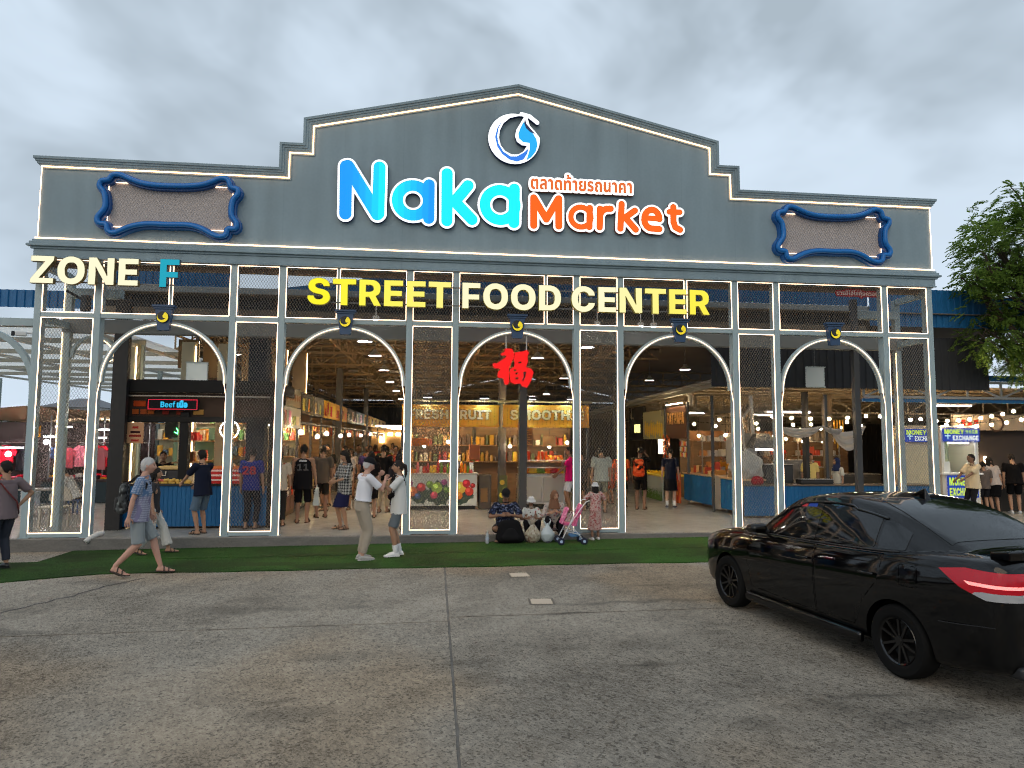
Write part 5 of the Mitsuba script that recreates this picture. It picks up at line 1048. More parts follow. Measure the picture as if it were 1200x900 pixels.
# printed fruit on the counter front: flat print, one piece per fruit
Rf = random.Random(21)
def splash(cx, cz, r, n=9):
    a = np.linspace(0, 2*PI, n*2+1)[:-1]
    return Polygon([(cx+r*(1+.45*Rf.random()*(i % 2))*math.cos(q), cz+r*(1+.45*Rf.random()*(i % 2))*math.sin(q)) for i, q in enumerate(a)]).buffer(.02).buffer(-.01)
pr_ = part(t, 'splash_print', move(extrude(unary_union([splash(-2.1, .42, .22), splash(-1.55, .45, .28), splash(-.95, .42, .25), sbox(-2.5, .3, -.6, .5).intersection(unary_union([splash(-2.4+i*.2, .36, .12) for i in range(10)]))]).intersection(sbox(-2.54, .12, -.51, .94)), .003), y=FY+.0195), 'm_satin', rgb(40, 60, 55))
FR = [(-2.38, .72, .10, (150, 90, 130)), (-2.28, .50, .13, (220, 110, 60)), (-2.05, .62, .12, (190, 60, 60)), (-1.82, .70, .10, (120, 150, 60)), (-1.62, .60, .15, (150, 180, 70)), (-1.35, .55, .09, (70, 110, 50)), (-1.15, .62, .12, (200, 60, 50)), (-1.7, .40, .10, (200, 60, 90)), (-2.15, .38, .08, (60, 90, 140)), (-.98, .60, .17, (235, 190, 70)), (-.80, .72, .11, (200, 30, 40)), (-.72, .50, .12, (220, 60, 40)), (-1.0, .38, .10, (230, 120, 40)), (-.62, .66, .07, (160, 30, 30)), (-1.42, .76, .08, (140, 60, 110))]
for j, (x, z, r, c) in enumerate(FR):
    part(t, 'fruit_print', move(extrude(Point(x, z).buffer(r, 10), .002), y=FY+.0160-.0004*j), 'm_satin', rgb(*c))
    part(t, 'fruit_gleam', move(extrude(Point(x-.25*r, z+.3*r).buffer(r*.45, 8), .001), y=FY+.0079-.0003*j), 'm_satin', rgb(*[min(255, int(q*1.25+30)) for q in c]))
# dark fridge between counter and post, glass case, steel doors
part(t, 'dark_cabinet', box(-.44, -.10, FY+.03, FY+.6, .002, .95, .008), 'm_satin', (.02, .02, .022))
part(t, 'cabinet_picture', box(-.40, -.2, FY+.024, FY+.03, .2, .6), 'm_satin', rgb(110, 80, 40))
part(t, 'fruit_poster', box(.12, .34, FY-.05, FY-.03, .1, .95, .003), 'm_satin', rgb(60, 70, 30))
for x, z, r, c in ((.2, .75, .07, (210, 170, 50)), (.27, .55, .06, (120, 140, 50)), (.19, .4, .07, (230, 200, 60)), (.27, .25, .05, (170, 50, 40))): part(t, 'fruit_print', move(extrude(Point(x, z).buffer(r, 8), .002), y=FY-.0505), 'm_satin', rgb(*c))
part(t, 'fridge', box(.70, 2.0, FY+.0, FY+.7, .14, .96, .006), 'm_metal', (.45, .44, .42))
part(t, 'fridge_base', box(.74, 1.96, FY+.05, FY+.65, .002, .138), 'm_vc', (.03, .03, .03))
for xa, xb in ((.76, 1.33), (1.37, 1.94)):
    part(t, 'fridge_door', box(xa, xb, FY-.025, FY-.001, .2, .9, .008), 'm_metal', (.36, .35, .33))
part(t, 'glass_case', cat(box(.70, 2.0, FY+.0, FY+.01, .965, 1.35), box(.70, .71, FY+.01, FY+.5, .965, 1.35), box(1.99, 2.0, FY+.01, FY+.5, .965, 1.35)), 'm_clear')
for z in (.965, 1.15, 1.36): part(t, 'case_rail', box(.68, 2.02, FY-.01, FY+.52, z, z+.012), 'm_metal', (.7, .68, .62))
part(t, 'back_shelf', box(-2.5, 2.5, FY+1.9, FY+2.2, 1.25, 1.28), 'm_wood')
part(t, 'back_shelf', box(-2.5, 2.5, FY+1.9, FY+2.2, 1.75, 1.78), 'm_wood')
part(t, 'back_panel', box(-2.6, 2.6, FY+2.25, FY+2.3, .002, 2.7), 'm_darkwood')
part(t, 'menu_list', box(.80, 1.12, FY+.30, FY+.32, 1.75, 2.28, .004), 'm_vc', (.10, .06, .04))
for i in range(9): part(t, 'menu_line', box(.84, 1.08-.05*(i % 3), FY+.294, FY+.2995, 1.80+i*.05, 1.815+i*.05), 'm_vc', rgb(220, 180, 120))
part(t, 'fan_box', box(-.7, -.38, FY+.7, FY+1.0, 1.35, 1.8, .02), 'm_satin', rgb(140, 75, 30))
part(t, 'chimney', cyl(-.55, FY+.85, 1.8, 2.9, .05, n=10), 'm_vc', (.02, .02, .02))
part(t, 'small_awning', move(box(-2.45, -1.85, 0, .4, 0, .03, .01), 0, FY+.3, 1.95, rx=-.5), 'm_satin', rgb(230, 120, 30))
part(t, 'white_panel', box(1.45, 1.85, FY+.6, FY+.62, 1.75, 2.05), 'm_vc', rgb(150, 130, 100))
tube_lamp(t, (-2.3, FY+.5, 2.62), (-.3, FY+.5, 2.62), (80, 58, 28)); tube_lamp(t, (.5, FY+.5, 2.62), (2.3, FY+.5, 2.62), (84, 62, 32))
tube_lamp(t, (-1.55, FY+.4, 1.32), (-1.15, FY+.4, 1.32), (26, 25, 24))
FRUITC = [('orange', rgb(240, 130, 20)), ('red', rgb(200, 35, 25)), ('yellow', rgb(240, 200, 50)), ('green', rgb(110, 150, 40)), ('white', rgb(235, 230, 215)), ('pink', rgb(230, 110, 110))]
t2 = thing('fruit_heap', 'heaps of orange, yellow and green fruit inside the glass case', 'fruit')
for i in range(64):
    c = FRUITC[(0, 2, 3, 0, 1, 2)[int((i % 16)/2.7)]][1]
    part(t2, 'fruit', sphere(.78+(i % 16)*.077+Rf.uniform(-.01, .01), FY+.08+.1*((i//16) % 2)+Rf.uniform(0, .04), 1.03+.075*(i//32)+Rf.uniform(0, .01), .042, 1), 'm_satin', c, smooth=True)
t2 = thing('smoothie_cups', 'row of tall orange and red smoothie cups on the glass case', 'cups')
for i, x in enumerate((.78, .88, .98, 1.28, 1.38, 1.48)):
    part(t2, 'cup', lathe([(0, 0), (.032, 0), (.045, .2), (.047, .205), (.04, .24), (.0, .25)], 12, (x, FY+.2, 1.375)), 'm_gloss', rgb(235, 90, 30) if i % 2 else rgb(220, 60, 30), smooth=50)
t2 = thing('fruit_bowl', 'bowls of orange fruit on the right of the glass case', 'fruit')
for i in range(16): part(t2, 'fruit', sphere(1.55+.09*(i % 5)+Rf.uniform(-.02, .02), FY+.12+.06*(i//5), 1.42+.05*(i//8), .045, 1), 'm_satin', FRUITC[(0, 0, 1, 2)[i % 4]][1], smooth=True)
t2 = thing('counter_goods', 'jars, cups and boxes standing on the printed fruit counter', 'goods')
for i in range(20):
    x = -2.45+.095*i; c = FRUITC[Rf.randrange(6)][1]
    if Rf.random() < .4: part(t2, 'box', move(box(-.05, .05, -.05, .05, 0, .10+.14*Rf.random(), .004), x, FY+.15+.2*Rf.random(), 1.002), 'm_satin', c)
    else: jar(t2, x, FY+.15+.2*Rf.random(), 1.002, .16+.16*Rf.random(), .042, c)
t2 = thing('shelf_goods', 'bottles and boxes on the back shelves of the fruit stall', 'shelf goods')
for z in (1.282, 1.782):
    for i in range(34):
        x = -2.4+.145*i; c = [rgb(200, 150, 80), rgb(180, 60, 40), rgb(240, 230, 200), rgb(90, 100, 60), rgb(230, 180, 60), rgb(60, 50, 45)][Rf.randrange(6)]
        h = .15+.2*Rf.random()
        if Rf.random() < .45: part(t2, 'box', move(box(-.06, .06, -.07, .07, 0, h, .003), x, FY+2.05, z), 'm_satin', c)
        else: jar(t2, x, FY+2.05, z, h, .05, c)
for i, x in enumerate((-2.0, -1.3, .55, 1.2, 1.75, 2.3)): pendant(x, FY+1.2, 1.75+.12*(i % 2), .05, (42, 34, 22), f'glowing bulb inside the fruit stall, {["first","second","third","fourth","fifth","sixth"][i]} from the left', .6, 'bulbs in the fruit stall')
# blenders and press on the counter
for i, x in enumerate((-.66, -1.05)):
    t2 = thing('blender', ['white and red blender at the right end of the fruit counter', 'blender with clear jug in the middle of the fruit counter'][i], 'blender')
    part(t2, 'base', lathe([(0, 0), (.075, 0), (.06, .1), (.05, .12), (0, .12)], 12, (x, FY+.2, 1.002)), 'm_gloss', rgb(220, 60, 40) if i == 0 else rgb(50, 50, 50))
    part(t2, 'jug', lathe([(0, .121), (.045, .121), (.065, .3), (.0, .3)], 12, (x, FY+.2, 1.002)), 'm_gloss', rgb(235, 230, 220))
    part(t2, 'lid', lathe([(0, .301), (.06, .301), (.05, .33), (0, .335)], 12, (x, FY+.2, 1.002)), 'm_gloss', rgb(200, 40, 30) if i == 0 else (.02, .02, .02))

# ---- the row right of the fourth arch, facing -x
RX = 5.75
def rstall_counter(name_lab, y0, y1, col, kind):
    t = thing('stall_counter', name_lab, 'counter')
    m = move(corrugated(y1-y0, .80, .10, .014), 0, 0, 0)
    v, f = vf(m); v = np.column_stack([RX+.40+v[:, 1], y1-v[:, 0], v[:, 2]+.12])
    part(t, 'front', (v, f), kind if kind else 'm_satin', None if kind else col)
    part(t, 'carcass', box(RX+.41, RX+1.0, y0+.01, y1-.01, .12, .915), 'm_vc', (.12, .12, .12))
    part(t, 'top', box(RX+.34, RX+1.05, y0, y1, .922, .965, .006), 'm_satin', rgb(200, 170, 130))
    for y in (y0+.1, y1-.1): part(t, 'foot', box(RX+.5, RX+.55, y-.025, y+.025, .002, .119), 'm_metal', (.4, .4, .4))
    return t
rstall_counter('blue ribbed counter on the right of the passage, nearer the entrance', 2.62, 3.95, (.01, .13, .36), 'm_blue')
t = rstall_counter('blue ribbed counter on the right of the passage, farther in', 4.55, 6.75, (.01, .13, .36), 'm_blue')
t = thing('counter_end', 'white end panel between the two blue counters', 'counter panel')
part(t, 'panel', box(RX+.42, RX+1.0, 4.02, 4.48, .05, .96, .006), 'm_satin', rgb(175, 170, 160))
part(t, 'edge', box(RX+.40, RX+1.02, 4.0, 4.5, .962, .985, .004), 'm_satin', rgb(210, 180, 140))
# corn stall with printed grass front
t = thing('corn_stall', 'corn stall with pale grass printed front in the fourth arch', 'food stall')
part(t, 'front', box(5.50, 5.56, 6.95, 9.1, .02, .80, .004), 'm_satin', rgb(160, 170, 165))
Rg = random.Random(3)
gm = []
for i in range(260):
    y = Rg.uniform(6.97, 9.08); h = Rg.uniform(.18, .44); w = .02; l = Rg.uniform(-.06, .06)
    k = len(gm); gm.append((np.array([[5.498-.0001*(i % 9), y-w, .03], [5.498-.0001*(i % 9), y+w, .03], [5.498-.0001*(i % 9), y+l, .03+h]]), np.array([[0, 2, 1]])))
k = part(t, 'grass_print', cat(*gm), 'm_satin', rgb(62, 100, 40)); stuff(k)
part(t, 'top', box(5.42, 6.3, 6.9, 9.15, .802, .85, .006), 'm_satin', rgb(225, 200, 60))
part(t, 'corn_board', box(5.72, 5.78, 7.35, 9.6, 2.0, 2.95, .006), 'm_satin', rgb(170, 160, 110))
for i in range(9):
    part(t, 'corn_print', sphere(5.715, 7.55+.22*i, 2.28+.05*(i % 3), .10, 1, sx=.06, sz=2.6), 'm_satin', rgb(235, 190, 30))
part(t, 'posts', box(5.72, 5.77, 7.28, 7.33, .85, 3.0), 'm_steel_dark')
part(t, 'back_wall', box(8.3, 8.36, 6.9, 11, .002, 2.9), 'm_vc', (.2, .15, .1))
lamp(t, 'light_panel', box(5.9, 5.92, 7.9, 8.5, 1.5, 2.0), (1.3, 1.1, .7)); lamp(t, 'light_panel', box(5.9, 5.92, 7.4, 7.7, 1.5, 2.0), (1.3, 1.2, .9))
t2 = thing('corn_heap', 'heap of yellow corn cobs on the corn stall counter', 'corn')
for i in range(22): part(t2, 'cob', move(tube([(0, -.09, 0), (0, -.03, 0), (0, .05, 0), (0, .1, 0)], [.022, .03, .028, .01], 7), 5.62+.1*(i % 4), 7.05+.09*i, .885+.03*(i % 2), rz=Rg.uniform(-.8, .8)), 'm_satin', rgb(240, 195, 40), smooth=True)
t = thing('brown_board', 'dark brown stall board with cream letters FAT PAPA', 'sign board')
part(t, 'board', box(5.74, 5.80, 5.42, 7.2, 2.02, 3.0, .006), 'm_satin', rgb(72, 42, 26))
m, L = text_plate('FAT PAPA', 1.0); v, f = m; v = np.column_stack([5.737+v[:, 1]*2, 7.05-v[:, 0]*1.5/L, 2.46+v[:, 2]*.36])
part(t, 'lettering', (v, f), 'm_vc', rgb(215, 160, 90))
for y in (5.4, 7.22): part(t, 'post', box(5.76, 5.82, y-.03, y+.03, .97, 3.1), 'm_steel_dark')
lamp(t, 'tube_lamp', tube([(5.66, 5.5, 3.08), (5.66, 6.9, 3.08)], .02, 6), (26, 21, 13))
t = thing('exit_sign', 'small lit yellow exit sign on a black panel in the fourth arch', 'sign')
part(t, 'panel', box(5.80, 5.86, 9.7, 11.6, 1.95, 3.2), 'm_vc', (.012, .012, .012))
lamp(t, 'lit_face', box(5.78, 5.799, 10.2, 10.9, 2.24, 2.55), (.55, .50, .16))
t = thing('chilli_garland', 'string of orange and red peppers hanging beside the corn stall', 'garland')
for i in range(60):
    z = 1.05+1.1*i/60; a = i*2.4
    part(t, 'pepper', tube([(5.62+.08*math.cos(a), 6.85+.08*math.sin(a), z), (5.62+.11*math.cos(a), 6.85+.11*math.sin(a), z-.05), (5.62+.10*math.cos(a), 6.85+.10*math.sin(a), z-.11)], [.018, .02, .004], 5), 'm_gloss', rgb(235, 120, 20) if i % 3 else rgb(200, 50, 20), smooth=True)
t = thing('snack_rack', 'rack of snack packets hanging under the brown board', 'rack')
for i in range(6):
    for j in range(3): part(t, 'packet', box(5.84, 5.87, 5.5+.13*i, 5.60+.13*i, 1.45+.17*j, 1.59+.17*j, .01), 'm_satin', rgb(*((225, 220, 205), (200, 60, 40), (230, 190, 80))[(i+j) % 3]))
part(t, 'bar', box(5.86, 5.88, 5.45, 6.35, 1.97, 1.99), 'm_metal', (.5, .5, .5))
t = thing('standing_figure_board', 'orange and red printed board leaning below the brown board', 'board')
part(t, 'board', box(5.70, 5.74, 5.9, 6.25, .05, .95, .01), 'm_satin', rgb(190, 80, 30))
for i in range(5): part(t, 'print', sphere(5.70, 6.07+.06*(i % 2), .2+.15*i, .06, 1, sx=.06), 'm_satin', rgb(230, 150, 60) if i % 2 else rgb(200, 40, 30))
# vendor equipment on the blue counters
t2 = thing('goods_tray', 'boxes and trays on the blue counter farther in', 'food tray')
for i in range(9): part(t2, 'tray', move(box(-.14, .14, -.10, .10, 0, .08+.16*Rg.random(), .01), RX+.7, 4.7+.22*i, .967), 'm_satin', [rgb(200, 140, 70), rgb(120, 70, 40), rgb(230, 200, 130), rgb(170, 50, 30)][i % 4])
t2 = thing('wooden_crate', 'open wooden crate on the nearer blue counter', 'crate')
for z in (.97, 1.06, 1.15): part(t2, 'slat', box(RX+.5, RX+.52, 2.9, 3.7, z, z+.07), 'm_wood'); part(t2, 'slat', box(RX+.9, RX+.92, 2.9, 3.7, z, z+.07), 'm_wood')
for y in (2.9, 3.68): part(t2, 'end', box(RX+.52, RX+.9, y, y+.02, .968, 1.22), 'm_wood')

# ---- the low shed roof over the right-hand stalls
shed = thing('right_shed', 'low dark shed roof over the stalls on the right with blue front edge', 'shed')
part(shed, 'roof_sheet', sheet(5.62, 30, 2.95, 30, 3.55, 6, 6, lambda X, Y: -.012*(X-5.6)-.018*(Y-3)), 'm_rooftin')
part(shed, 'eave_beam', bar((5.66, 2.95, 3.45), (5.66, 24, 3.10), .10, .16), 'm_vc', (.20, .19, .16))
part(shed, 'gutter', tube([(5.56, 2.95, 3.52), (5.56, 24, 3.17)], .05, 8), 'm_vc', (.26, .25, .22))
part(shed, 'duct', tube([(5.95, 5.55, 3.0), (5.95, 5.55, 3.28), (5.85, 5.45, 3.40), (5.75, 5.2, 3.44), (5.75, 2.95, 3.56)], .085, 12), 'm_vc', (.33, .31, .27), smooth=True)
for y in np.arange(3.6, 22, .95): part(shed, 'purlin', bar((5.7, y, 3.47-.018*(y-3)), (28, y, 3.47-.018*(y-3)-.2), .05, .06), 'm_vc', (.20, .155, .10))
for y in (4.5, 7.5, 11, 15): part(shed, 'truss', truss((5.7, y), (26, y), 2.78, 3.30-.01*y, .8, .045, .03), 'm_vc', (.17, .14, .10))
for x, y in ((5.95, 3.98), (8.7, 2.98), (11.55, 4.6), (8.9, 8), (13.6, 6), (5.8, 7.3)): part(shed, 'post', box(x-.035, x+.035, y-.035, y+.035, .002, 3.2, .006), 'm_steel_dark')
part(shed, 'back_wall', move(corrugated(27, 3.4, .3, .04), 5.6, 22, .002), 'm_vc', (.10, .08, .06))
part(shed, 'end_wall', box(24, 24.1, 3.2, 22, .002, 3.3), 'm_vc', (.09, .075, .06))
part(shed, 'front_edge', box(9.7, 30, 2.86, 2.93, 3.62, 3.78, .006), 'm_blue')
part(shed, 'front_chord', box(9.7, 30, 2.86, 2.93, 3.02, 3.11, .006), 'm_blue')
part(shed, 'front_truss', truss((9.75, 2.9), (30, 2.9), 3.16, 3.58, 1.0, .06, .045), 'm_vc', (.32, .33, .33))
def fluoro(x0, x1, y, z, lab):
    t = thing('tube_light', lab, 'tube light', 'white tube lights under the right shed')
    part(t, 'housing', box(x0, x1, y-.03, y+.03, z+.02, z+.06, .005), 'm_vc', (.6, .6, .6))
    lamp(t, 'tube', tube([(x0+.03, y, z), (x1-.03, y, z)], .018, 6), (16, 15.5, 15))
fluoro(7.75, 9.1, 4.4, 2.78, 'white tube light behind the fifth arch'); fluoro(12.4, 13.5, 3.6, 2.98, 'white tube light over the money exchange booth')
fluoro(6.3, 7.6, 8.5, 2.9, 'white tube light deep behind the blue counters'); fluoro(9.8, 11.0, 9.5, 2.9, 'white tube light deep behind the grey column')
# strings of bulbs
def bulb_string(pts, n, sag, lab, r=.05, powr=30):
    t = thing('string_lights', lab, 'string lights', 'bulb strings under the right shed')
    P = np.array(pts, float); seg = len(P)-1
    pos = []
    for s_ in range(seg):
        m_ = [P[s_]+(P[s_+1]-P[s_])*u - np.array([0, 0, sag*4*u*(1-u)]) for u in np.linspace(0, 1, 13)]
        part(t, 'cable', tube(m_, .007, 4), 'm_vc', (.02, .02, .02))
        for q in range(n):
            u = (q+.5)/n; c = P[s_]+(P[s_+1]-P[s_])*u - np.array([0, 0, sag*4*u*(1-u)])
            part(t, 'socket', cyl(c[0], c[1], c[2]-.055, c[2], .014, n=6), 'm_vc', (.03, .03, .03))
            lamp(t, 'bulb', sphere(c[0], c[1], c[2]-.085, r, 1), (powr, powr*.70, powr*.36), smooth=True)
bulb_string([(7.0, 3.1, 2.72), (10.2, 3.1, 2.76), (11.9, 3.0, 2.72)], 6, .10, 'string of warm bulbs across the fifth arch, front row')
bulb_string([(11.9, 3.2, 2.62), (14.6, 3.2, 2.95)], 8, .10, 'string of warm bulbs rising to the right over the money exchange, upper row')
bulb_string([(11.9, 2.9, 2.52), (14.6, 2.9, 2.72)], 6, .12, 'string of warm bulbs over the money exchange, lower row')
bulb_string([(6.4, 5.2, 2.70), (11, 5.2, 2.66)], 8, .15, 'string of warm bulbs in the second row behind the fifth arch')
bulb_string([(6.4, 7.4, 2.62), (13, 7.4, 2.6)], 9, .18, 'string of warm bulbs deepest behind the fifth arch')
# blue counter of the fifth arch and the kitchen behind it
t = thing('stall_counter', 'long blue ribbed counter behind the fourth mesh panel and fifth arch', 'counter')
part(t, 'front', move(corrugated(5.2, .74, .10, .014), 6.12, 2.46, .06), 'm_blue')
part(t, 'carcass', box(6.14, 11.3, 2.48, 2.56, .04, .80), 'm_vc', (.1, .1, .1))
part(t, 'top', box(6.1, 11.35, 2.42, 3.0, .805, .835, .005), 'm_satin', rgb(90, 80, 70))
def appliance(lab, x0, x1, y0, y1, z0, z1, col, cat_='kitchen unit', n=2):
    t = thing('kitchen_unit', lab, cat_)
    part(t, 'casing', box(x0, x1, y0, y1, z0, z1, .015), 'm_satin', col)
    for i in range(n):
        w = (x1-x0)/n
        part(t, 'door', box(x0+w*i+.02, x0+w*(i+1)-.02, y0-.018, y0-.001, z0+.04, z1-.06, .005), 'm_satin', tuple(c*.85 for c in col))
    part(t, 'rim', box(x0-.01, x1+.01, y0-.02, y1, z1+.001, z1+.02, .004), 'm_metal', (.4, .4, .4))
    return t
appliance('black oven with glass front behind the blue counter, left of the yellow vendor', 6.95, 7.75, 3.0, 3.6, .84, 1.32, (.035, .035, .035))
appliance('low black stove on the long blue counter beside the grey column', 7.8, 8.7, 2.7, 2.98, .84, .95, (.03, .03, .03))
appliance('brown cardboard coloured cabinet right of the yellow vendor', 9.0, 9.5, 4.2, 4.8, .002, 1.2, rgb(150, 120, 80), 'cabinet')
appliance('grey steel worktop behind the brown cabinet', 8.5, 9.5, 5.0, 5.6, .002, 1.38, (.2, .2, .2))
appliance('tall grey steel hood unit at the left of the fifth arch', 6.6, 7.2, 3.9, 4.6, 1.3, 2.15, (.30, .30, .28), n=1)
appliance('dark counter right of the grey column', 9.9, 11.2, 4.4, 5.0, .002, 1.0, (.04, .04, .04))
t = thing('wooden_wall', 'brown plywood partition wall deep behind the fifth arch', 'partition')
part(t, 'panel', box(6.8, 13.0, 8.8, 8.86, .002, 2.3), 'm_darkwood')
for x in (7.2, 8.2, 9.2, 10.2, 11.2, 12.2): part(t, 'batten', box(x, x+.06, 8.76, 8.799, .002, 2.3), 'm_vc', (.18, .10, .05))
part(t, 'sign_strip', box(7.0, 10.4, 8.7, 8.75, 1.95, 2.3), 'm_vc', (.33, .16, .07))
for i, (x, y, lab) in enumerate(((9.35, 4.0, 'brown wooden post behind the fifth arch, left of the grey column'), (8.35, 3.4, 'thin dark post beside the yellow vendor'))):
    t = thing('post', lab, 'post')
    part(t, 'shaft', box(x-.10+.05*i, x+.10-.05*i, y-.1, y+.1, .002, 3.3, .01), 'm_vc' , (.13, .095, .06) if i == 0 else (.04, .04, .04))
    part(t, 'foot', box(x-.13+.05*i, x+.13-.05*i, y-.13, y+.13, .002, .05), 'm_vc', (.1, .08, .05))
t = thing('draped_cloth', 'grey white cloth swags draped across the fifth arch below the bulbs', 'drapery')
def swag(a, b, sag, w):
    a, b = np.array(a), np.array(b); V, F = [], []
    n, q = 22, 9
    for i in range(n+1):
        u = i/n; c = a+(b-a)*u; s = 4*u*(1-u)
        for j in range(q):
            tt = j/(q-1)
            V.append([c[0], c[1]+.06*math.sin(tt*16+u*2)*(.3+s)+.03*math.sin(tt*7), c[2]-sag*s*(.25+.75*tt)-.03*tt])
    for i in range(n):
        for j in range(q-1): F.append([i*q+j, (i+1)*q+j, (i+1)*q+j+1, i*q+j+1])
    return vf((np.array(V), np.array(F)))
scene['m_tulle'] = {'type': 'principledthin', 'base_color': {'type': 'rgb', 'value': [.42, .42, .42]}, 'roughness': .8, 'diff_trans': .8}
for a, b, s in (((7.05, 2.7, 2.38), (8.45, 2.7, 2.36), .30), ((8.45, 2.7, 2.36), (9.0, 2.7, 2.30), .18), ((8.6, 2.66, 2.34), (9.6, 2.66, 2.38), .62)):
    part(t, 'swag', swag(a, b, s, .2), 'm_tulle', smooth=True)
for i in range(10):
    x, y = (7.4, 8.0, 9.0, 9.9, 10.6, 7.0, 8.6, 10.2, 6.6, 11.0)[i], (6.2, 6.6, 6.4, 6.3, 6.0, 7.6, 7.8, 7.9, 4.6, 7.0)[i]
    pendant(x, y, 1.95+.08*(i % 3), .05, (36, 26, 13), 'warm bulb hanging deep in the kitchen, ' + ['above the oven', 'above the yellow shirted vendor', 'left of the brown post', 'right of the brown post', 'behind the grey column', 'far left by the plywood wall', 'at the plywood wall centre', 'at the plywood wall right part', 'above the covered machine', 'right of the brass tubes'][i], .9, 'bulbs deep behind the fifth arch')
for i, (x, y, lab) in enumerate(((7.0, 5.6, 'behind the black oven'), (8.9, 7.4, 'behind the steel worktop'), (10.6, 6.6, 'right of the grey column'))):
    t = thing('kitchen_rack', 'steel rack crowded with pots and boxes ' + lab, 'rack')
    for z in (.5, 1.0, 1.5, 1.95): part(t, 'shelf', box(x-.7, x+.7, y, y+.4, z-.02, z), 'm_metal', (.3, .29, .27))
    for xx in (x-.7, x+.7): part(t, 'upright', box(xx-.02, xx+.02, y-.02, y-.001, .002, 2.15), 'm_metal', (.25, .24, .22))
    for z in (.5, 1.0, 1.5, 1.95):
        for q in range(7):
            c = Rg.choice([rgb(180, 120, 60), rgb(90, 80, 70), rgb(200, 190, 170), rgb(170, 60, 40), rgb(60, 60, 64), rgb(210, 170, 90)]); xx = x-.6+.2*q
            if Rg.random() < .5: part(t, 'box', box(xx-.08, xx+.08, y+.05, y+.3, z+.002, z+.1+.22*Rg.random(), .006), 'm_satin', c)
            else: part(t, 'pot', lathe([(0, 0), (.08, 0), (.085, .14), (.09, .15), (.0, .17)], 12, (xx, y+.18, z+.002)), 'm_metal', (.45, .43, .4), smooth=40)
t = thing('brass_pipes', 'cluster of hanging brass tubes right of the grey column', 'pipes')
for i in range(6): part(t, 'tube', cyl(10.0+.09*i, 5.0, 1.75+.07*(i % 3), 2.6, .022, n=8), 'm_metal', rgb(200, 150, 60))
t = thing('covered_machine', 'machine under a pale cloth cover behind the fourth mesh panel', 'covered machine')
cv = trimesh.creation.icosphere(3, 1.0); v = np.array(cv.vertices); n_ = meshkit.fbm(v*2.3, 3, 5)[:, None]
v = v*(.8+.5*n_)*[.42, .32, .42]+[6.45, 2.98, 1.25]; part(t, 'cover', (v, np.array(cv.faces)), 'm_cloth', rgb(165, 165, 160), smooth=True)
part(t, 'red_bag', move(sphere(0, 0, 0, .16, 2, sz=.8), 6.55, 2.6, .93), 'm_cloth', rgb(140, 25, 40), smooth=True)
t = thing('metal_pipes', 'steel extractor pipes leaning behind the fourth mesh panel', 'pipes')
for (a, b, r) in (((6.7, 3.6, 1.7), (6.55, 3.6, 3.2), .05), ((7.0, 3.7, 1.9), (6.95, 3.7, 3.2), .06), ((6.4, 3.6, 2.2), (6.9, 3.6, 2.9), .035)): part(t, 'pipe', tube([a, b], r, 10), 'm_metal', (.5, .47, .42), smooth=True)
t = thing('steel_hood', 'dark steel hood with a white light strip behind the fourth mesh panel', 'hood')
part(t, 'hood', m3.Manifold.hull_points(np.array([[6.75, 3.2, 1.75], [7.5, 3.2, 1.75], [6.75, 3.7, 1.75], [7.5, 3.7, 1.75], [6.95, 3.4, 2.15], [7.3, 3.4, 2.15], [6.95, 3.6, 2.15], [7.3, 3.6, 2.15]])), 'm_metal', (.14, .14, .14))
lamp(t, 'light_strip', box(6.8, 7.45, 3.19, 3.198, 1.70, 1.745), (3, 3, 3))
# square pale lamps hanging in the first and last arch
for x, y, z, w, lab in ((8.02, 2.3, 3.6, .26, 'square pale metal panel lamp hanging in the fifth arch'), (-7.1, 1.95, 3.42, .24, 'square crinkled silver panel lamp hanging over the black kiosk')):
    t = thing('panel_lamp', lab, 'lamp')
    part(t, 'panel', box(x-w, x+w, y-.04, y, z-w, z+w, .03), 'm_metal', (.62, .66, .62))
    part(t, 'rim', cat(box(x-w-.01, x+w+.01, y-.05, y-.04, z-w-.01, z-w+.02), box(x-w-.01, x+w+.01, y-.05, y-.04, z+w-.02, z+w+.01)), 'm_satin', (.5, .55, .52))
    part(t, 'hanger', cyl(x, y-.02, z+w, 4.5, .012, n=6), 'm_vc', (.1, .1, .1))

# ---- money exchange booth and the wall beside it
t = thing('exchange_booth', 'white money exchange booth with blue signs at the right', 'booth')
X0, X1, BY = 12.02, 13.12, 3.0
part(t, 'left_panel', box(X0, X0+.06, BY, BY+1.1, .002, 2.35), 'm_satin', rgb(215, 210, 195))
part(t, 'right_panel', box(X1-.06, X1, BY, BY+1.1, .002, 2.35), 'm_satin', rgb(215, 210, 195))
part(t, 'back_panel', box(X0+.06, X1-.06, BY+1.04, BY+1.1, .002, 2.35), 'm_satin', rgb(175, 190, 165))
part(t, 'counter', box(X0-.06, X1+.04, BY-.10, BY+.5, 1.07, 1.12, .008), 'm_satin', rgb(235, 235, 230))
part(t, 'front_panel', box(X0+.06, X1-.06, BY+.02, BY+.06, .002, 1.065), 'm_satin', rgb(215, 210, 200))
part(t, 'roof', box(X0-.02, X1+.02, BY-.02, BY+1.12, 2.36, 2.40), 'm_satin', rgb(200, 195, 185))
lamp(t, 'tube_lamp', tube([(X0+.25, BY+.05, 1.93), (X1-.25, BY+.05, 1.93)], .022, 6), (18, 17.5, 16))
part(t, 'window_frame', box(X0+.06, X0+.1, BY, BY+.03, 1.12, 1.98), 'm_satin', rgb(230, 230, 225)); part(t, 'window_frame', box(X1-.1, X1-.06, BY, BY+.03, 1.12, 1.98), 'm_satin', rgb(230, 230, 225))
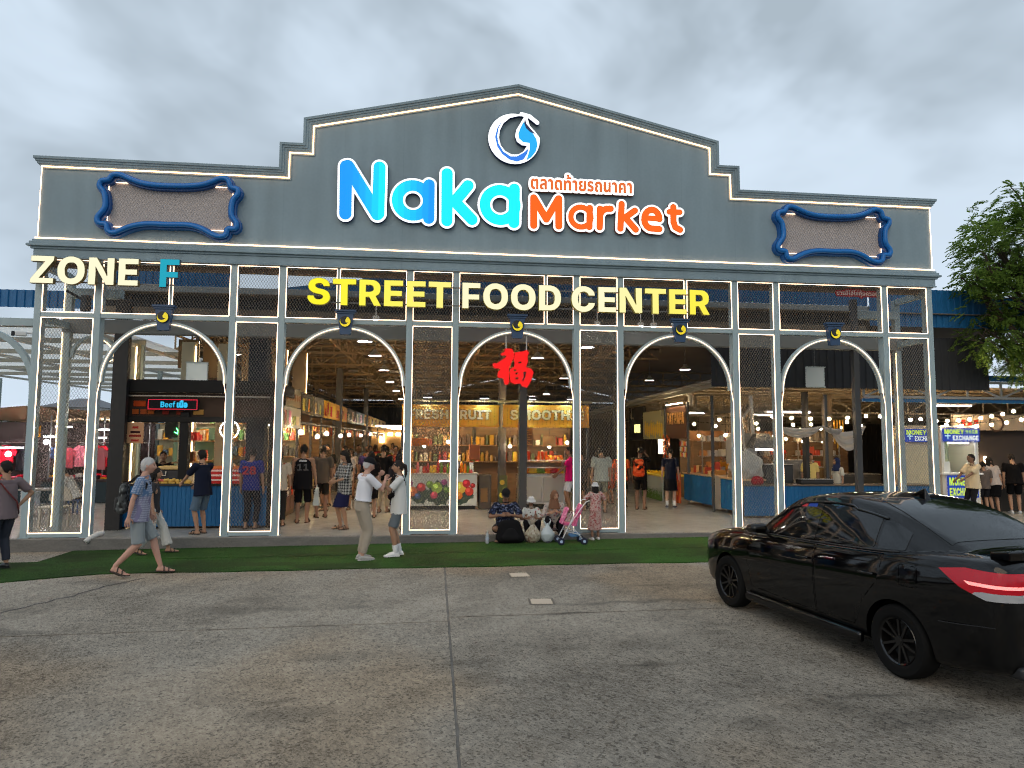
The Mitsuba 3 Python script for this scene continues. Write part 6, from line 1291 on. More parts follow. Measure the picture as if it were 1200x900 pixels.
part(t, 'paper_stand', box(X0+.12, X0+.32, BY+.1, BY+.12, 1.12, 1.42), 'm_vc', rgb(225, 225, 220))
def exch_sign(x0, x1, z0, z1, y, lab, big=True):
    s = thing('exchange_sign', lab, 'sign')
    lamp(s, 'panel', box(x0, x1, y-.03, y, z0, z1, .004), em(30, 60, 160), 'm_lampdark')
    h = (z1-z0)
    cyan, yel = em(190, 235, 60), em(235, 245, 240)
    for ch, g in fit_text('MONEY', x0+.04, x0+.62, z0+h*.55, z0+h*.92): lamp(s, 'letter', move(extrude(g, .004), y=y-.0305), em(205, 240, 70), 'm_lampdark')
    if big:
        lamp(s, 'chinese_lettering', move(extrude(fit_rings('cjk', x0+.66, x1-.05, z0+h*.58, z0+h*.90), .004), y=y-.0305), em(190, 235, 90), 'm_lampdark')
    for ch, g in fit_text('EXCHANGE', x0+(.28 if big else .04), x1-.04, z0+h*.08, z0+h*.45): lamp(s, 'letter', move(extrude(g, .004), y=y-.0305), em(240, 246, 240) if big else em(215, 240, 80), 'm_lampdark')
    if big: lamp(s, 'mark', move(extrude(unary_union([sbox(x0+.05, z0+.14, x0+.22, z0+.17), sbox(x0+.12, z0+.06, x0+.15, z0+.22)]), .004), y=y-.0305), em(190, 230, 240), 'm_lampdark')
    return s
exch_sign(X0+.02, X1, 1.97, 2.33, BY-.04, 'blue lit sign MONEY EXCHANGE on top of the booth')
exch_sign(X0+.14, X1-.06, .45, 1.04, BY+.01, 'blue lit sign MONEY EXCHANGE under the booth counter', False)
exch_sign(10.92, 11.88, 1.95, 2.30, BY-.05, 'blue lit MONEY EXCHANGE sign behind the last mesh panel')
t = thing('plaster_wall', 'pale lit wall beside the booth behind the last mesh panel', 'wall')
part(t, 'wall', box(10.75, 11.95, 3.05, 3.15, .002, 2.4), 'm_satin', rgb(190, 170, 135))
part(t, 'door', box(11.0, 11.7, 3.03, 3.048, .01, 1.9, .004), 'm_satin', rgb(205, 190, 155))
t = thing('shop_wall', 'tan lit shop wall right of the money exchange booth', 'wall')
part(t, 'wall', box(13.2, 14.1, 4.3, 4.4, .002, 2.3), 'm_satin', rgb(215, 170, 105))
part(t, 'sign_fascia', box(13.15, 16, 3.9, 4.0, 2.3, 2.75), 'm_satin', rgb(170, 150, 125))
part(t, 'round_logo', move(extrude(Point(14.5, 2.5).buffer(.24).difference(Point(14.5, 2.5).buffer(.19)), .01), y=3.895), 'm_vc', rgb(60, 45, 35))
for q in range(3): part(t, 'red_mark', box(13.4+.2*q, 13.52+.2*q, 3.89, 3.898, 2.42, 2.6-.04*(q % 2)), 'm_vc', rgb(190, 50, 30))
part(t, 'dark_wall', box(14.1, 20, 4.3, 4.36, .002, 2.3), 'm_vc', (.05, .04, .035))
part(t, 'low_counter', box(13.3, 17, 3.6, 4.0, .002, .75, .01), 'm_vc', (.03, .025, .02))
lamp(t, 'wall_lamp', cyl(14.35, 4.2, 1.3, 1.55, .03, n=8), (8, 5, 2.5))

# ---- the black beef kiosk under the first arch
t = thing('beef_kiosk', 'black framed food kiosk with blue ribbed counter in the first arch', 'kiosk')
KY = 1.28
part(t, 'left_post', box(-8.60, -8.30, KY, KY+.25, .002, 3.18, .01), 'm_vc', (.012, .012, .012))
part(t, 'middle_post', box(-7.20, -7.02, KY+.02, KY+.2, .95, 2.5, .006), 'm_vc', (.012, .012, .012))
part(t, 'right_post', box(-5.32, -5.18, KY, KY+.2, .002, 3.2, .006), 'm_vc', (.012, .012, .012))
part(t, 'inner_post', box(-5.95, -5.55, KY+.55, KY+.95, .002, 4.4, .006), 'm_vc', (.025, .028, .035))
part(t, 'roof_board', box(-8.62, -5.18, KY-.02, KY+1.9, 2.93, 3.20, .01), 'm_vc', (.014, .014, .014))
part(t, 'lower_beam', box(-8.30, -5.18, KY+.0, KY+.10, 2.28, 2.40, .006), 'm_vc', (.014, .013, .012))
part(t, 'lamp_rail', tube([(-8.3, KY-.05, 2.84), (-5.3, KY-.05, 2.84)], .02, 8), 'm_metal', (.35, .33, .3))
part(t, 'menu_strip', box(-8.30, -5.2, KY+.1, KY+.13, 2.40, 2.92), 'm_vc', (.05, .03, .02))
part(t, 'menu_picture', box(-8.2, -7.95, KY+.08, KY+.099, 2.62, 2.74), 'm_vc', rgb(190, 70, 20))
for i, (x, c) in enumerate(((-8.22, (170, 80, 30)), (-8.05, (150, 70, 30)), (-7.9, (160, 80, 30)), (-7.6, (140, 40, 30)), (-7.3, (150, 50, 30)), (-6.95, (190, 140, 70)))): part(t, 'menu_picture', box(x, x+.13+.08*(i > 4), KY+.075, KY+.099, 2.45, 2.56), 'm_vc', rgb(*c))
part(t, 'counter_front', move(corrugated(3.1, .86, .09, .014), -8.28, KY+.02, .05), 'm_blue')
part(t, 'counter', box(-8.28, -5.2, KY+.03, KY+.7, .03, .905), 'm_vc', (.03, .03, .03))
part(t, 'counter_top', box(-8.3, -5.18, KY-.03, KY+.75, .91, .955, .008), 'm_satin', (.02, .02, .02))
part(t, 'back_wall', box(-8.4, -7.3, KY+3.0, KY+3.05, .95, 2.2), 'm_vc', rgb(110, 140, 120))
lamp(t, 'tube_lamp', tube([(-8.0, KY+.9, 2.80), (-7.2, KY+.9, 2.80)], .02, 6), (16, 13, 9)); lamp(t, 'tube_lamp', tube([(-6.8, KY+.9, 2.80), (-5.6, KY+.9, 2.80)], .02, 6), (16, 13, 9))
s = thing('led_sign', 'black LED sign with red border reading Beef in cyan', 'sign')
part(s, 'case', box(-7.86, -6.80, KY-.08, KY-.03, 2.53, 2.79, .004), 'm_vc', (.006, .006, .008))
lamp(s, 'red_border', move(extrude(sbox(-7.84, 2.55, -6.82, 2.77).difference(sbox(-7.825, 2.565, -6.835, 2.755)), .004), y=KY-.081), em(235, 30, 60), 'm_lampdark')
for ch, g in fit_text('Beef', -7.58, -7.28, 2.595, 2.725): lamp(s, 'letter', move(extrude(g, .004), y=KY-.081), em(40, 200, 250), 'm_lampdark')
lamp(s, 'thai_lettering', move(extrude(fit_rings('thai_beef', -7.24, -7.03, 2.595, 2.75).buffer(.006), .004), y=KY-.081), em(40, 200, 250), 'm_lampdark')
s = thing('menu_poster', 'tan poster with red lettering hanging at the left of the kiosk', 'poster')
part(s, 'sheet', box(-8.27, -7.92, KY-.03, KY-.02, 1.82, 2.27, .002), 'm_satin', rgb(190, 140, 100))
for z, w, c in ((2.16, .12, (170, 40, 30)), (2.06, .2, (60, 25, 25)), (1.98, .24, (140, 40, 30)), (1.88, .16, (170, 50, 40))): part(s, 'lettering', box(-8.09-w/2, -8.09+w/2, KY-.033, KY-.0305, z-.022, z+.022), 'm_vc', rgb(*c))
s = thing('cooler_box', 'black cool box with beige lid on the kiosk counter', 'cool box')
part(s, 'tub', box(-7.62, -7.12, KY+.1, KY+.45, .957, 1.25, .02), 'm_satin', (.02, .02, .022)); part(s, 'lid', box(-7.64, -7.10, KY+.08, KY+.47, 1.252, 1.33, .02), 'm_satin', rgb(205, 170, 110))
part(s, 'handle', tube([(-7.6, KY+.07, 1.22), (-7.6, KY+.05, 1.13), (-7.46, KY+.05, 1.13), (-7.46, KY+.07, 1.22)], .012, 6), 'm_satin', rgb(215, 205, 190))
s = thing('food_tray', 'trays of meat and yellow snacks on the kiosk counter', 'food tray')
for i in range(5): part(s, 'tray', box(-7.7+.16*i, -7.56+.16*i, KY-.0, KY+.09, .957, 1.0, .006), 'm_satin', rgb(200, 160, 70))
for i in range(26): part(s, 'piece', sphere(-7.66+.028*i, KY+.04+Rg.uniform(-.02, .02), 1.015+Rg.uniform(0, .03), .03, 1), 'm_satin', rgb(220, 180, 90) if i > 6 else rgb(200, 90, 80), smooth=True)
s = thing('snack_bags', 'pale paper bags standing beside the middle post of the kiosk', 'bags')
for i in range(3): part(s, 'bag', m3.Manifold.hull_points(np.array([[-6.98+.11*i+dx*.05, KY+.15+dy, z] for z, dx, dy in ((.957, -1, -.04), (.957, 1, -.04), (.957, -1, .04), (.957, 1, .04), (1.2, -.6, 0), (1.22, .5, .01))])), 'm_vc', rgb(215, 195, 160))
s = thing('red_banner', 'red banner with pale lettering on the kiosk counter by the second mesh panel', 'banner')
part(s, 'board', box(-6.55, -5.62, KY-.06, KY-.035, .96, 1.33, .003), 'm_satin', rgb(190, 35, 30))
for i in range(3): part(s, 'lettering', box(-6.5, -5.75+.05*i, KY-.064, KY-.0605, 1.02+.1*i, 1.06+.1*i), 'm_vc', rgb(230, 190, 180))
part(s, 'orange_edge', box(-6.56, -5.6, KY-.068, KY-.0645, 1.28, 1.345), 'm_satin', rgb(220, 120, 60))
s = thing('ring_light', 'white ring light beside the column at the kiosk', 'ring light')
lamp(s, 'ring', tube([(-6.06+.19*math.cos(a), .95, 2.12+.19*math.sin(a)) for a in np.linspace(0, 2*PI, 25)[:-1]], .014, 6, closed=True), (5, 4.9, 4.8), smooth=True)
part(s, 'stand', cyl(-6.06, .95, .002, 1.92, .012, n=6), 'm_vc', (.05, .05, .05))
# the lit shops glimpsed through the kiosk
for i, (x, y, lab) in enumerate(((-7.75, 3.2, 'pale square column with light strip behind the kiosk, left one'), (-6.95, 3.4, 'pale square column with light strip behind the kiosk, right one'), (-9.3, 3.6, 'pale column with light strip behind the black post'))):
    s = thing('lit_column', lab, 'column', 'pale lit columns behind the kiosk')
    part(s, 'shaft', box(x-.16, x+.16, y, y+.3, .002, 4.3, .01), 'm_satin', rgb(190, 180, 150))
    lamp(s, 'light_strip', box(x+.17, x+.19, y-.015, y-.001, .2, 4.2), (5, 3.6, 2.0))
s = thing('neon_leaf', 'green neon leaf sign behind the kiosk', 'neon sign')
part(s, 'board', box(-8.42, -7.86, 3.75, 3.78, 1.95, 2.35), 'm_vc', (.02, .02, .02))
for a in np.linspace(.3, PI-.3, 5): lamp(s, 'leaf', tube([(-8.05, 3.73, 2.03), (-8.05+.15*math.cos(a), 3.73, 2.03+.2*math.sin(a))], [.028, .008], 6), (.15, 3.0, .6))
s = thing('shop_shelves', 'bright shelves of goods behind the kiosk', 'shelves')
part(s, 'back', box(-9.4, -5.6, 6.0, 6.05, .3, 2.9), 'm_vc', rgb(170, 165, 140))
for z in (1.0, 1.45, 1.9, 2.35):
    part(s, 'shelf', box(-9.4, -5.6, 5.7, 6.0, z-.02, z), 'm_wood')
sg = thing('shelf_goods', 'small coloured packets on the shelves behind the kiosk', 'shelf goods')
for z in (1.0, 1.45, 1.9, 2.35):
    for i in range(24): part(sg, 'packet', move(box(-.06, .06, -.05, .05, 0, .16+.14*Rg.random(), .004), -9.3+.155*i, 5.82, z+.002), 'm_satin', [rgb(200, 60, 40), rgb(220, 215, 200), rgb(60, 90, 120), rgb(230, 170, 50), rgb(60, 60, 55), rgb(90, 140, 70)][Rg.randrange(6)])
for i, (x, y, z) in enumerate(((-8.9, 4.6, 2.55), (-8.2, 4.4, 2.5), (-7.4, 4.8, 2.6), (-6.6, 4.6, 2.2), (-6.2, 4.6, 2.5), (-5.9, 4.4, 2.15))): pendant(x, y, z, .06, (60, 55, 46), 'white bulb glimpsed behind the kiosk, ' + ['at the black post', 'beside the green neon', 'behind the middle post', 'lower one near the navy shirted man', 'upper one near the navy shirted man', 'by the ring light'][i], .8, 'bulbs behind the kiosk')
fluoro2 = thing('tube_light', 'pair of white tube lights behind the kiosk', 'tube light'); part(fluoro2, 'housing', box(-8.6, -7.2, 4.2, 4.28, 2.62, 2.66), 'm_vc', (.5, .5, .5)); lamp(fluoro2, 'tube', tube([(-8.55, 4.24, 2.60), (-7.25, 4.24, 2.60)], .02, 6), (16, 15.5, 15))
# hanging wooden boards with light strips above the kiosk
for i, (x, y, w, zl) in enumerate(((-8.1, 4.2, .5, 3.75), (-7.55, 4.6, .62, 3.55), (-6.75, 5.0, .45, 3.4), (-6.1, 5.6, .4, 3.2), (-5.7, 6.4, .4, 3.1))):
    s = thing('hanging_board', f'tall brown hanging board with a light strip above the kiosk, {["first","second","third","fourth","fifth"][i]} from the left', 'hanging board', 'brown hanging boards above the kiosk')
    part(s, 'board', box(x-w/2, x+w/2, y, y+.06, zl, 4.5, .005), 'm_vc', (.17, .125, .075))
    lamp(s, 'light_strip', box(x+w/2+.005, x+w/2+.025, y-.02, y-.001, zl+.02, 4.45), (4.6, 3.0, 1.4))
s = thing('inner_portal', 'grey arched inner gate with a light line seen over the kiosk', 'gate')
m, pts = small_arch(-10.2, -9.1, 4.0, 4.0)
for xa in (-10.2, -9.14): part(s, 'post', box(xa-.06, xa+.06, 3.9, 4.02, .002, 4.4, .006), 'm_frame')
part(s, 'arch', m, 'm_frame', smooth=35); lamp(s, 'light_strip', tube(pts, .011, 5), WARM)
# ------------------------------------------------------------------ left of the front: canopy, clothes stalls, far buildings
put(left_ground, sheet(-60, -10.3, -.4, 60, -.05, 6, 6, lambda X, Y: np.minimum(.03, (ground_z(X)+.07)*np.clip(1-Y/6, 0, 1))-.035), 'm_concrete')
can = thing('side_canopy', 'pale see-through canopy roof with rafters left of the front', 'canopy')
def cz(y): return 4.30 + .006*(y-1)
for i in range(9):
    y0, y1 = 1.2+i*2.6, 1.2+(i+1)*2.6-.03
    v, f = corrugated(9.5, 1, .16, .02); n = len(v)//2
    V = np.column_stack([v[:, 0]-18.6, np.where(v[:, 2] > .5, y1, y0), cz(np.where(v[:, 2] > .5, y1, y0))+.12-v[:, 1]])
    part(can, 'roof_panel', (V, f), 'm_poly')
for y in np.arange(1.2, 25, 2.6): part(can, 'rafter', bar((-18.6, y, cz(y)+.03), (-9.0, y, cz(y)+.03), .07, .12), 'm_vc', (.42, .40, .34))
for x in (-18.5, -16.2, -14, -11.6, -9.2): part(can, 'purlin', bar((x, 1.2, cz(1)-.07), (x, 24.6, cz(24.6)-.07), .06, .08), 'm_vc', (.50, .50, .47))
part(can, 'front_gutter', bar((-18.6, 1.1, cz(1)+.06), (-9.75, 1.1, cz(1)+.06), .10, .16), 'm_frame')
for x, y in ((-18.4, 6), (-18.4, 14), (-11.0, 10), (-11.0, 20)): part(can, 'post', box(x-.06, x+.06, y-.06, y+.06, .002, 4.2), 'm_frame')
s = thing('side_arch', 'grey unlit arch continuing left of the entrance front', 'arch')
c, R = -10.95, 1.30
th = np.linspace(0, PI, 41)
ring = Polygon([(c+R*math.cos(t), 2.88+R*math.sin(t)) for t in th] + [(c+(R-.10)*math.cos(t), 2.88+(R-.10)*math.sin(t)) for t in th[::-1]])
part(s, 'arch', move(extrude(ring, .12), y=.42), 'm_frame', smooth=35)
for xa in (c-R+.05, c+R-.05): part(s, 'post', box(xa-.05, xa+.05, .30, .42, -.2, 2.9, .006), 'm_frame')
s = thing('security_camera', 'small white and black security camera on the left corner post', 'camera')
part(s, 'arm', tube([(-9.58, .1, 3.98), (-9.75, .02, 3.98)], .018, 6), 'm_satin', (.6, .6, .6))
part(s, 'body', move(box(-.07, .12, -.05, .05, -.045, .045, .015), -9.82, 0, 3.96, rz=.5), 'm_satin', (.65, .65, .63))
part(s, 'lens_hood', move(box(-.13, -.072, -.045, .045, -.05, .04, .01), -9.82, 0, 3.96, rz=.5), 'm_satin', (.01, .01, .01))
s = thing('flood_light', 'black flood light behind the mesh under the letter Z', 'flood light')
part(s, 'bracket', tube([(-9.4, .8, 5.0), (-9.0, .7, 4.78)], .03, 6), 'm_vc', (.03, .03, .03))
part(s, 'head', move(box(-.09, .09, -.06, .06, -.17, .17, .015), -8.95, .66, 4.72, rz=-.3), 'm_satin', (.015, .015, .015))
s = thing('drain_pipe', 'white plastic drain pipe lying by the second column foot', 'pipe')
part(s, 'pipe', tube([(-8.17, .2, .07), (-8.2, .08, .06), (-8.27, -.1, .0), (-8.3, -.17, -.05)], .05, 10), 'm_satin', (.62, .60, .56), smooth=True)
# clothes stalls
Rl = random.Random(11)
TOP = [(0, .62), (.10, .64), (.16, .60), (.36, .48), (.30, .34), (.21, .40), (.22, 0), (0, 0)]
def shirt_poly(w=1.0, h=1.0):
    P = TOP + [(-x, z) for x, z in TOP[::-1][1:-1]]
    return Polygon([(x*w, z*h) for x, z in P])
def hung_shirt(x, y, z, col, lab, s=1.0, yaw=0.0):
    t = thing('hanging_shirt', lab, 'shirt', 'shirts hung on the clothes stalls')
    g = shirt_poly(s, s*1.05)
    m = trimesh.creation.extrude_polygon(g.buffer(.01), .05, engine='earcut'); m = m.subdivide().subdivide()
    v = np.array(m.vertices); v = np.column_stack([v[:, 0], v[:, 2]+.03*np.sin(v[:, 0]*19+x)+.02*meshkit.noise(np.column_stack([v[:, 0]*9, v[:, 1]*5, v[:, 2]*0+x])), v[:, 1]])
    part(t, 'cloth', move((v, np.array(m.faces)), x, y, z, rz=yaw), 'm_cloth', col, smooth=60)
    part(t, 'hanger', tube([(x-.16*s, y+.03, z+.63*s), (x, y+.03, z+.72*s), (x+.16*s, y+.03, z+.63*s)], .008, 5), 'm_vc', (.1, .1, .1))
SH = [(-15.1, 7.6, 1.0, (205, 25, 45), 'plain red shirt hanging at the far left edge'), (-14.35, 7.6, 1.05, (205, 25, 45), 'red shirt left of the corner column'),
      (-13.75, 8.2, 1.95, (230, 150, 40), 'small orange shirt hung high at the far left'), (-12.95, 8.2, 1.0, (200, 80, 95), 'rose pink shirt behind the first mesh panel'), (-12.5, 8.2, 1.05, (215, 120, 140), 'pale pink shirt behind the first mesh panel'), (-11.95, 8.2, 1.05, (205, 30, 45), 'red shirt right of the lit rear column'),
      (-11.35, 8.2, 1.15, (235, 185, 20), 'yellow shirt beside the second column'), (-11.65, 7.4, 1.0, (190, 110, 115), 'dusty pink top on display in front of the yellow shirt'), (-13.3, 8.2, 1.3, (90, 110, 160), 'small blue shirt at the left end of the mesh'), (-14.0, 7.9, .95, (40, 40, 45), 'black shirt on the clothes stall left of the corner column')]
for x, y, z, c, lab in SH: hung_shirt(x, y, z, rgb(*c), lab, .95 if 'small' not in lab else .5)
for i, (x0, x1, y, lab) in enumerate(((-16.5, -13.2, 7.7, 'clothes stall at the far left'), (-13.3, -10.6, 8.3, 'clothes stall behind the first mesh panel'), (-16, -11, 13, 'farther clothes stall under the tarpaulin at the left'))):
    t = thing('clothes_stall', lab, 'market stall')
    for x in (x0, (x0+x1)/2, x1): part(t, 'post', cyl(x, y+.1, .002, 2.6, .025, n=8), 'm_metal', (.4, .4, .4))
    part(t, 'rail', tube([(x0, y+.05, 1.78), (x1, y+.05, 1.78)], .016, 6), 'm_metal', (.5, .5, .5))
    part(t, 'table', box(x0+.1, x1-.1, y-.9, y-.2, .62, .70, .01), 'm_cloth', rgb(60, 50, 50))
    part(t, 'skirt', box(x0+.12, x1-.12, y-.895, y-.88, .02, .619), 'm_cloth', rgb(50, 60, 65))
    part(t, 'tarpaulin', move(sheet(x0-.4, x1+.4, -1.3, 1.5, 0, 10, 6, lambda X, Y: .05*np.sin(X*2.3)-.12*Y), 0, y, 2.62), 'm_cloth', ((.24, .16, .10), (.28, .20, .12), (.30, .26, .2))[i])
    part(t, 'back_cloth', box(x0, x1, y+.5, y+.52, .3, 2.4), 'm_cloth', rgb(70, 60, 60))
    pile = thing('folded_clothes', ['piles of folded clothes at the far left', 'piles of red and white folded clothes behind the first mesh panel', 'piles of folded clothes on the farther stall'][i], 'clothes')
    for q in range(int((x1-x0-.4)/.24)):
        for r_ in range(2+q % 2): part(pile, 'folded_piece', move(box(-.10, .10, -.13, .13, 0, .05, .018), x0+.3+.24*q, y-.55, .702+.052*r_, rz=Rl.uniform(-.2, .2)), 'm_cloth', [rgb(200, 30, 50), rgb(225, 220, 215), rgb(190, 90, 110), rgb(60, 50, 60), rgb(230, 160, 50)][Rl.randrange(5)])
def stl(x0, x1, y, z, lab):
    t = thing('tube_light', lab, 'tube light', 'white tube lights over the clothes stalls'); part(t, 'housing', box(x0, x1, y-.02, y+.02, z+.02, z+.05), 'm_vc', (.6, .6, .6)); lamp(t, 'tube', tube([(x0+.02, y, z), (x1-.02, y, z)], .02, 6), (30, 29, 28))
for x0, x1, y, z, lab in ((-14.9, -13.6, 7.2, 1.62, 'white tube light crossing the red shirt at the left'), (-13.0, -12.5, 7.6, 2.25, 'short white tube light high behind the first mesh, left one'), (-12.0, -11.3, 7.7, 2.18, 'white tube light behind the first mesh, right of the lit column'), (-13.2, -12.7, 7.4, 1.95, 'slanting white tube light behind the first mesh'), (-12.1, -11.5, 7.6, 1.93, 'lower white tube light behind the first mesh'), (-15.6, -14.4, 12, 2.35, 'far white tube light at the left edge')): stl(x0, x1, y, z, lab)
for i, (x, y, z, lab) in enumerate(((-13.9, 7.0, 1.45, 'large white bulb beside the corner column at the left'), (-13.0, 7.2, 1.8, 'white bulb hanging left of the rear lit column'), (-12.25, 9, 2.3, 'white bulb high behind the first mesh'), (-13.4, 9, 2.2, 'small bulb near the corner column'))): pendant(x, y, z, .08, (46, 44, 41), lab, .5, 'bulbs over the clothes stalls')
# plastic stool, table fan cover and low table by the seated man
s = thing('plastic_stool', 'white plastic chair back seen through the first mesh panel', 'chair')
part(s, 'back', m3.Manifold.hull_points(np.array([[-9.85+.24*math.cos(a), 1.9+d, .55+.34*math.sin(a)] for a in np.linspace(0, PI, 9) for d in (0, .04)])), 'm_satin', rgb(175, 168, 155))
part(s, 'seat', box(-10.1, -9.6, 1.45, 1.9, .42, .46, .015), 'm_satin', rgb(185, 178, 165))
for x in (-10.05, -9.65):
    for y in (1.5, 1.85): part(s, 'leg', bar((x, y, .002), (x*.998, y, .42), .04), 'm_satin', rgb(185, 178, 165))
s = thing('low_table', 'low table with a pale cloth beside the seated man in white', 'table')
part(s, 'top', box(-11.9, -10.9, 3.9, 4.5, .62, .66, .01), 'm_satin', rgb(150, 140, 130))
for x in (-11.8, -11.0):
    for y in (4.0, 4.4): part(s, 'leg', box(x-.02, x+.02, y-.02, y+.02, .002, .62), 'm_metal', (.4, .4, .4))
# white house, blue roofed hall and trees far away
h = thing('white_house', 'small white house with grey hipped roof far away at the left', 'house')
hx, hy = -41.8, 62
part(h, 'wall', box(hx-.2, hx+4.6, hy, hy+6, -.5, 5.1), 'm_vc', (.55, .56, .56))
part(h, 'roof', vf((np.array([[hx-.9, hy-.7, 5.1], [hx+5.3, hy-.7, 5.1], [hx+5.3, hy+6.7, 5.1], [hx-.9, hy+6.7, 5.1], [hx+1.4, hy+3, 6.2], [hx+3.2, hy+3, 6.2]]), np.array([[0, 1, 5], [0, 5, 4], [1, 2, 5], [2, 3, 4], [2, 4, 5], [3, 0, 4], [0, 3, 2], [0, 2, 1]]))), 'm_vc', (.15, .155, .17))
for x in (1.2, 3.4): 
    k = part(h, 'window', box(hx+x-.7, hx+x+.7, hy-.08, hy-.002, 3.4, 4.6), 'm_vc', (.10, .11, .12)); kk = numbered(k+'__frame'); put(kk, box(hx+x-.04, hx+x+.04, hy-.12, hy-.082, 3.4, 4.6), 'm_vc', (.5, .5, .5))
for i, (x, y, z) in enumerate(((-39.2, 50, 4.4), (-37.5, 49, 3.5), (-41, 53, 4.4), (-35.2, 52, 3.1))):
    tree_thing('distant_tree', ['dark bushy tree above the stalls at the far left edge', 'lower dark tree next to the white house', 'dark tree behind the far left stalls', 'small dark tree in front of the white house'][i], (x, y, -.1), [(x, y, z*.62, 1.9), (x+1.2, y, z*.55, 1.5), (x-1.3, y+.5, z*.5, 1.5)], 260, 60+i, leaf=.20, trunk_r=.16, colors=((.010, .022, .008), (.035, .06, .02)), group='trees far away at the left')
# ------------------------------------------------------------------ people
from scipy import sparse
ICO = np.array(trimesh.creation.icosphere(1, 1.0).vertices)
ICO2 = np.array(trimesh.creation.icosphere(2, 1.0).vertices)
def bone(a, b, ra, rb, q=ICO):
    return m3.Manifold.hull_points(np.vstack([q*ra+np.asarray(a, float), q*rb+np.asarray(b, float)]))
def blob(pts, q=ICO):
    return m3.Manifold.hull_points(np.vstack([q*np.asarray(r, float)+np.asarray(p, float) for p, r in pts]))
def add(ms): return m3.Manifold.batch_boolean(ms, m3.OpType.Add)
def relax(m, edge, it=8):
    m = m.refine_to_length(edge)
    v, f = vf(m)
    n = len(v)
    e = np.vstack([f[:, [0, 1]], f[:, [1, 2]], f[:, [2, 0]]])
    A = sparse.coo_matrix((np.ones(len(e)*2), (np.r_[e[:, 0], e[:, 1]], np.r_[e[:, 1], e[:, 0]])), (n, n)).tocsr()
    A.data[:] = 1
    W = sparse.diags(1/np.maximum(np.asarray(A.sum(1)).ravel(), 1)) @ A
    for _ in range(it):
        v = v + .5*(W @ v - v); v = v - .52*(W @ v - v)
    return v, f
def to_man(v, f):
    return m3.Manifold(m3.Mesh(vert_properties=np.asarray(v, np.float32), tri_verts=np.asarray(f, np.uint32)))
# hand: wrist at the origin, fingers along -z, palm facing -x, thumb towards +y
def make_hand(curl, e_=.010):
    P = [blob([((0, .0, 0), (.017, .024, .02)), ((0, .024, -.075), (.012, .014, .014)), ((0, -.028, -.07), (.012, .014, .014)), ((0, 0, -.085), (.013, .02, .012))])]
    for y, L, r in ((.028, .070, .0085), (.009, .078, .009), (-.011, .072, .0085), (-.029, .056, .0075)):
        p = np.array([0, y, -.085]); a = curl*.45
        for k, (fr, da) in enumerate(((.45, curl*.55), (.32, curl*.7), (.23, curl*.45))):
            d = np.array([-math.sin(a), .12*y/.03*(1-curl), -math.cos(a)]); d /= np.linalg.norm(d)
            q = p+d*L*fr; P.append(bone(p, q, r*(1-.08*k), r*(1-.08*(k+1)))); p = q; a += da
    p = np.array([-.004, .022, -.025])
    for d, L, r in (((-.45, .75, -.6), .045, .0115), ((-.5-.3*curl, .30, -.85), .034, .010), ((-.45-.3*curl, .05, -.85), .026, .009)):
        d = np.array(d); d /= np.linalg.norm(d); q = p+d*L*.95; P.append(bone(p, q, r, r*.9)); p = q
    return relax(add(P), e_, 4) if e_ < .02 else vf(add(P))
HANDS = {(n_, lo): make_hand(c_, .03 if lo else .010) for n_, c_ in (('open', .35), ('fist', 1.75), ('grip', 1.25)) for lo in (False, True)}
ICO = np.array(trimesh.creation.icosphere(1, 1.0).vertices)
# head: centre at the origin, face towards +y, about 0.235 tall
def make_head(fem=False, lo=False):
    s = trimesh.creation.icosphere(3 if lo else 4, 1.0); d = np.array(s.vertices); x, y, z = d.T
    v = d*[.074, .096, .116]
    low = np.clip(-z, 0, 1)
    v[:, 0] *= 1-(.34 if fem else .27)*low**1.3
    v[:, 1] -= (.028*low**1.2)*(y < 0)*np.abs(y)*1.6
    v[:, 1] = np.where(y > .2, v[:, 1]*(1-.05*np.clip(z, 0, 1)), v[:, 1])
    g = lambda cx, cz, sx, sz: np.exp(-((x-cx)/sx)**2-((z-cz)/sz)**2)*(y > 0)
    v[:, 1] += .022*g(0, -.20, .13, .14)*1.05 + .010*g(0, -.02, .09, .22)       # nose
    v[:, 1] -= .011*(g(.36, .06, .17, .11)+g(-.36, .06, .17, .11))               # eye sockets
    v[:, 1] += .006*(g(.34, .22, .26, .09)+g(-.34, .22, .26, .09))               # brow
    v[:, 1] += .008*g(0, -.50, .24, .07) - .004*g(0, -.565, .26, .025)+.007*g(0, -.63, .2, .06)  # lips
    v[:, 1] += .012*g(0, -.86, .3, .12)                                           # chin
    v[:, 1] += .006*(g(.5, -.25, .2, .2)+g(-.5, -.25, .2, .2))
    ears = [trimesh.creation.icosphere(2, 1.0) for _ in (0, 1)]
    ev = [np.array(e.vertices)*[.010, .020, .031]+[sx*.073, -.008, -.005] for e, sx in zip(ears, (-1, 1))]
    return v, np.array(s.faces), ev, np.array(ears[0].faces)
HEADS = {(f, l): make_head(f, l) for f in (False, True) for l in (False, True)}
def head_man(fem):
    v, f, ev, ef = HEADS[fem]
    return add([to_man(v, f)] + [to_man(e, ef) for e in ev])
HEADM = {f: head_man(f) for f in HEADS}
def R_of(yaw=0, pitch=0, roll=0): return rotm(yaw, pitch, roll)
def ik(a, b, l1, l2, pole):
    a, b, pole = np.asarray(a, float), np.asarray(b, float), np.asarray(pole, float)
    d = b-a; L = np.linalg.norm(d)
    if L > (l1+l2)*.995: b = a+d/L*(l1+l2)*.995; d = b-a; L = np.linalg.norm(d)
    d /= L; c = (l1*l1+L*L-l2*l2)/(2*l1*L); h = l1*math.sqrt(max(0, 1-c*c))
    p = pole-d*(pole@d); p /= np.linalg.norm(p)+1e-9
    return a+d*l1*c+p*h, b
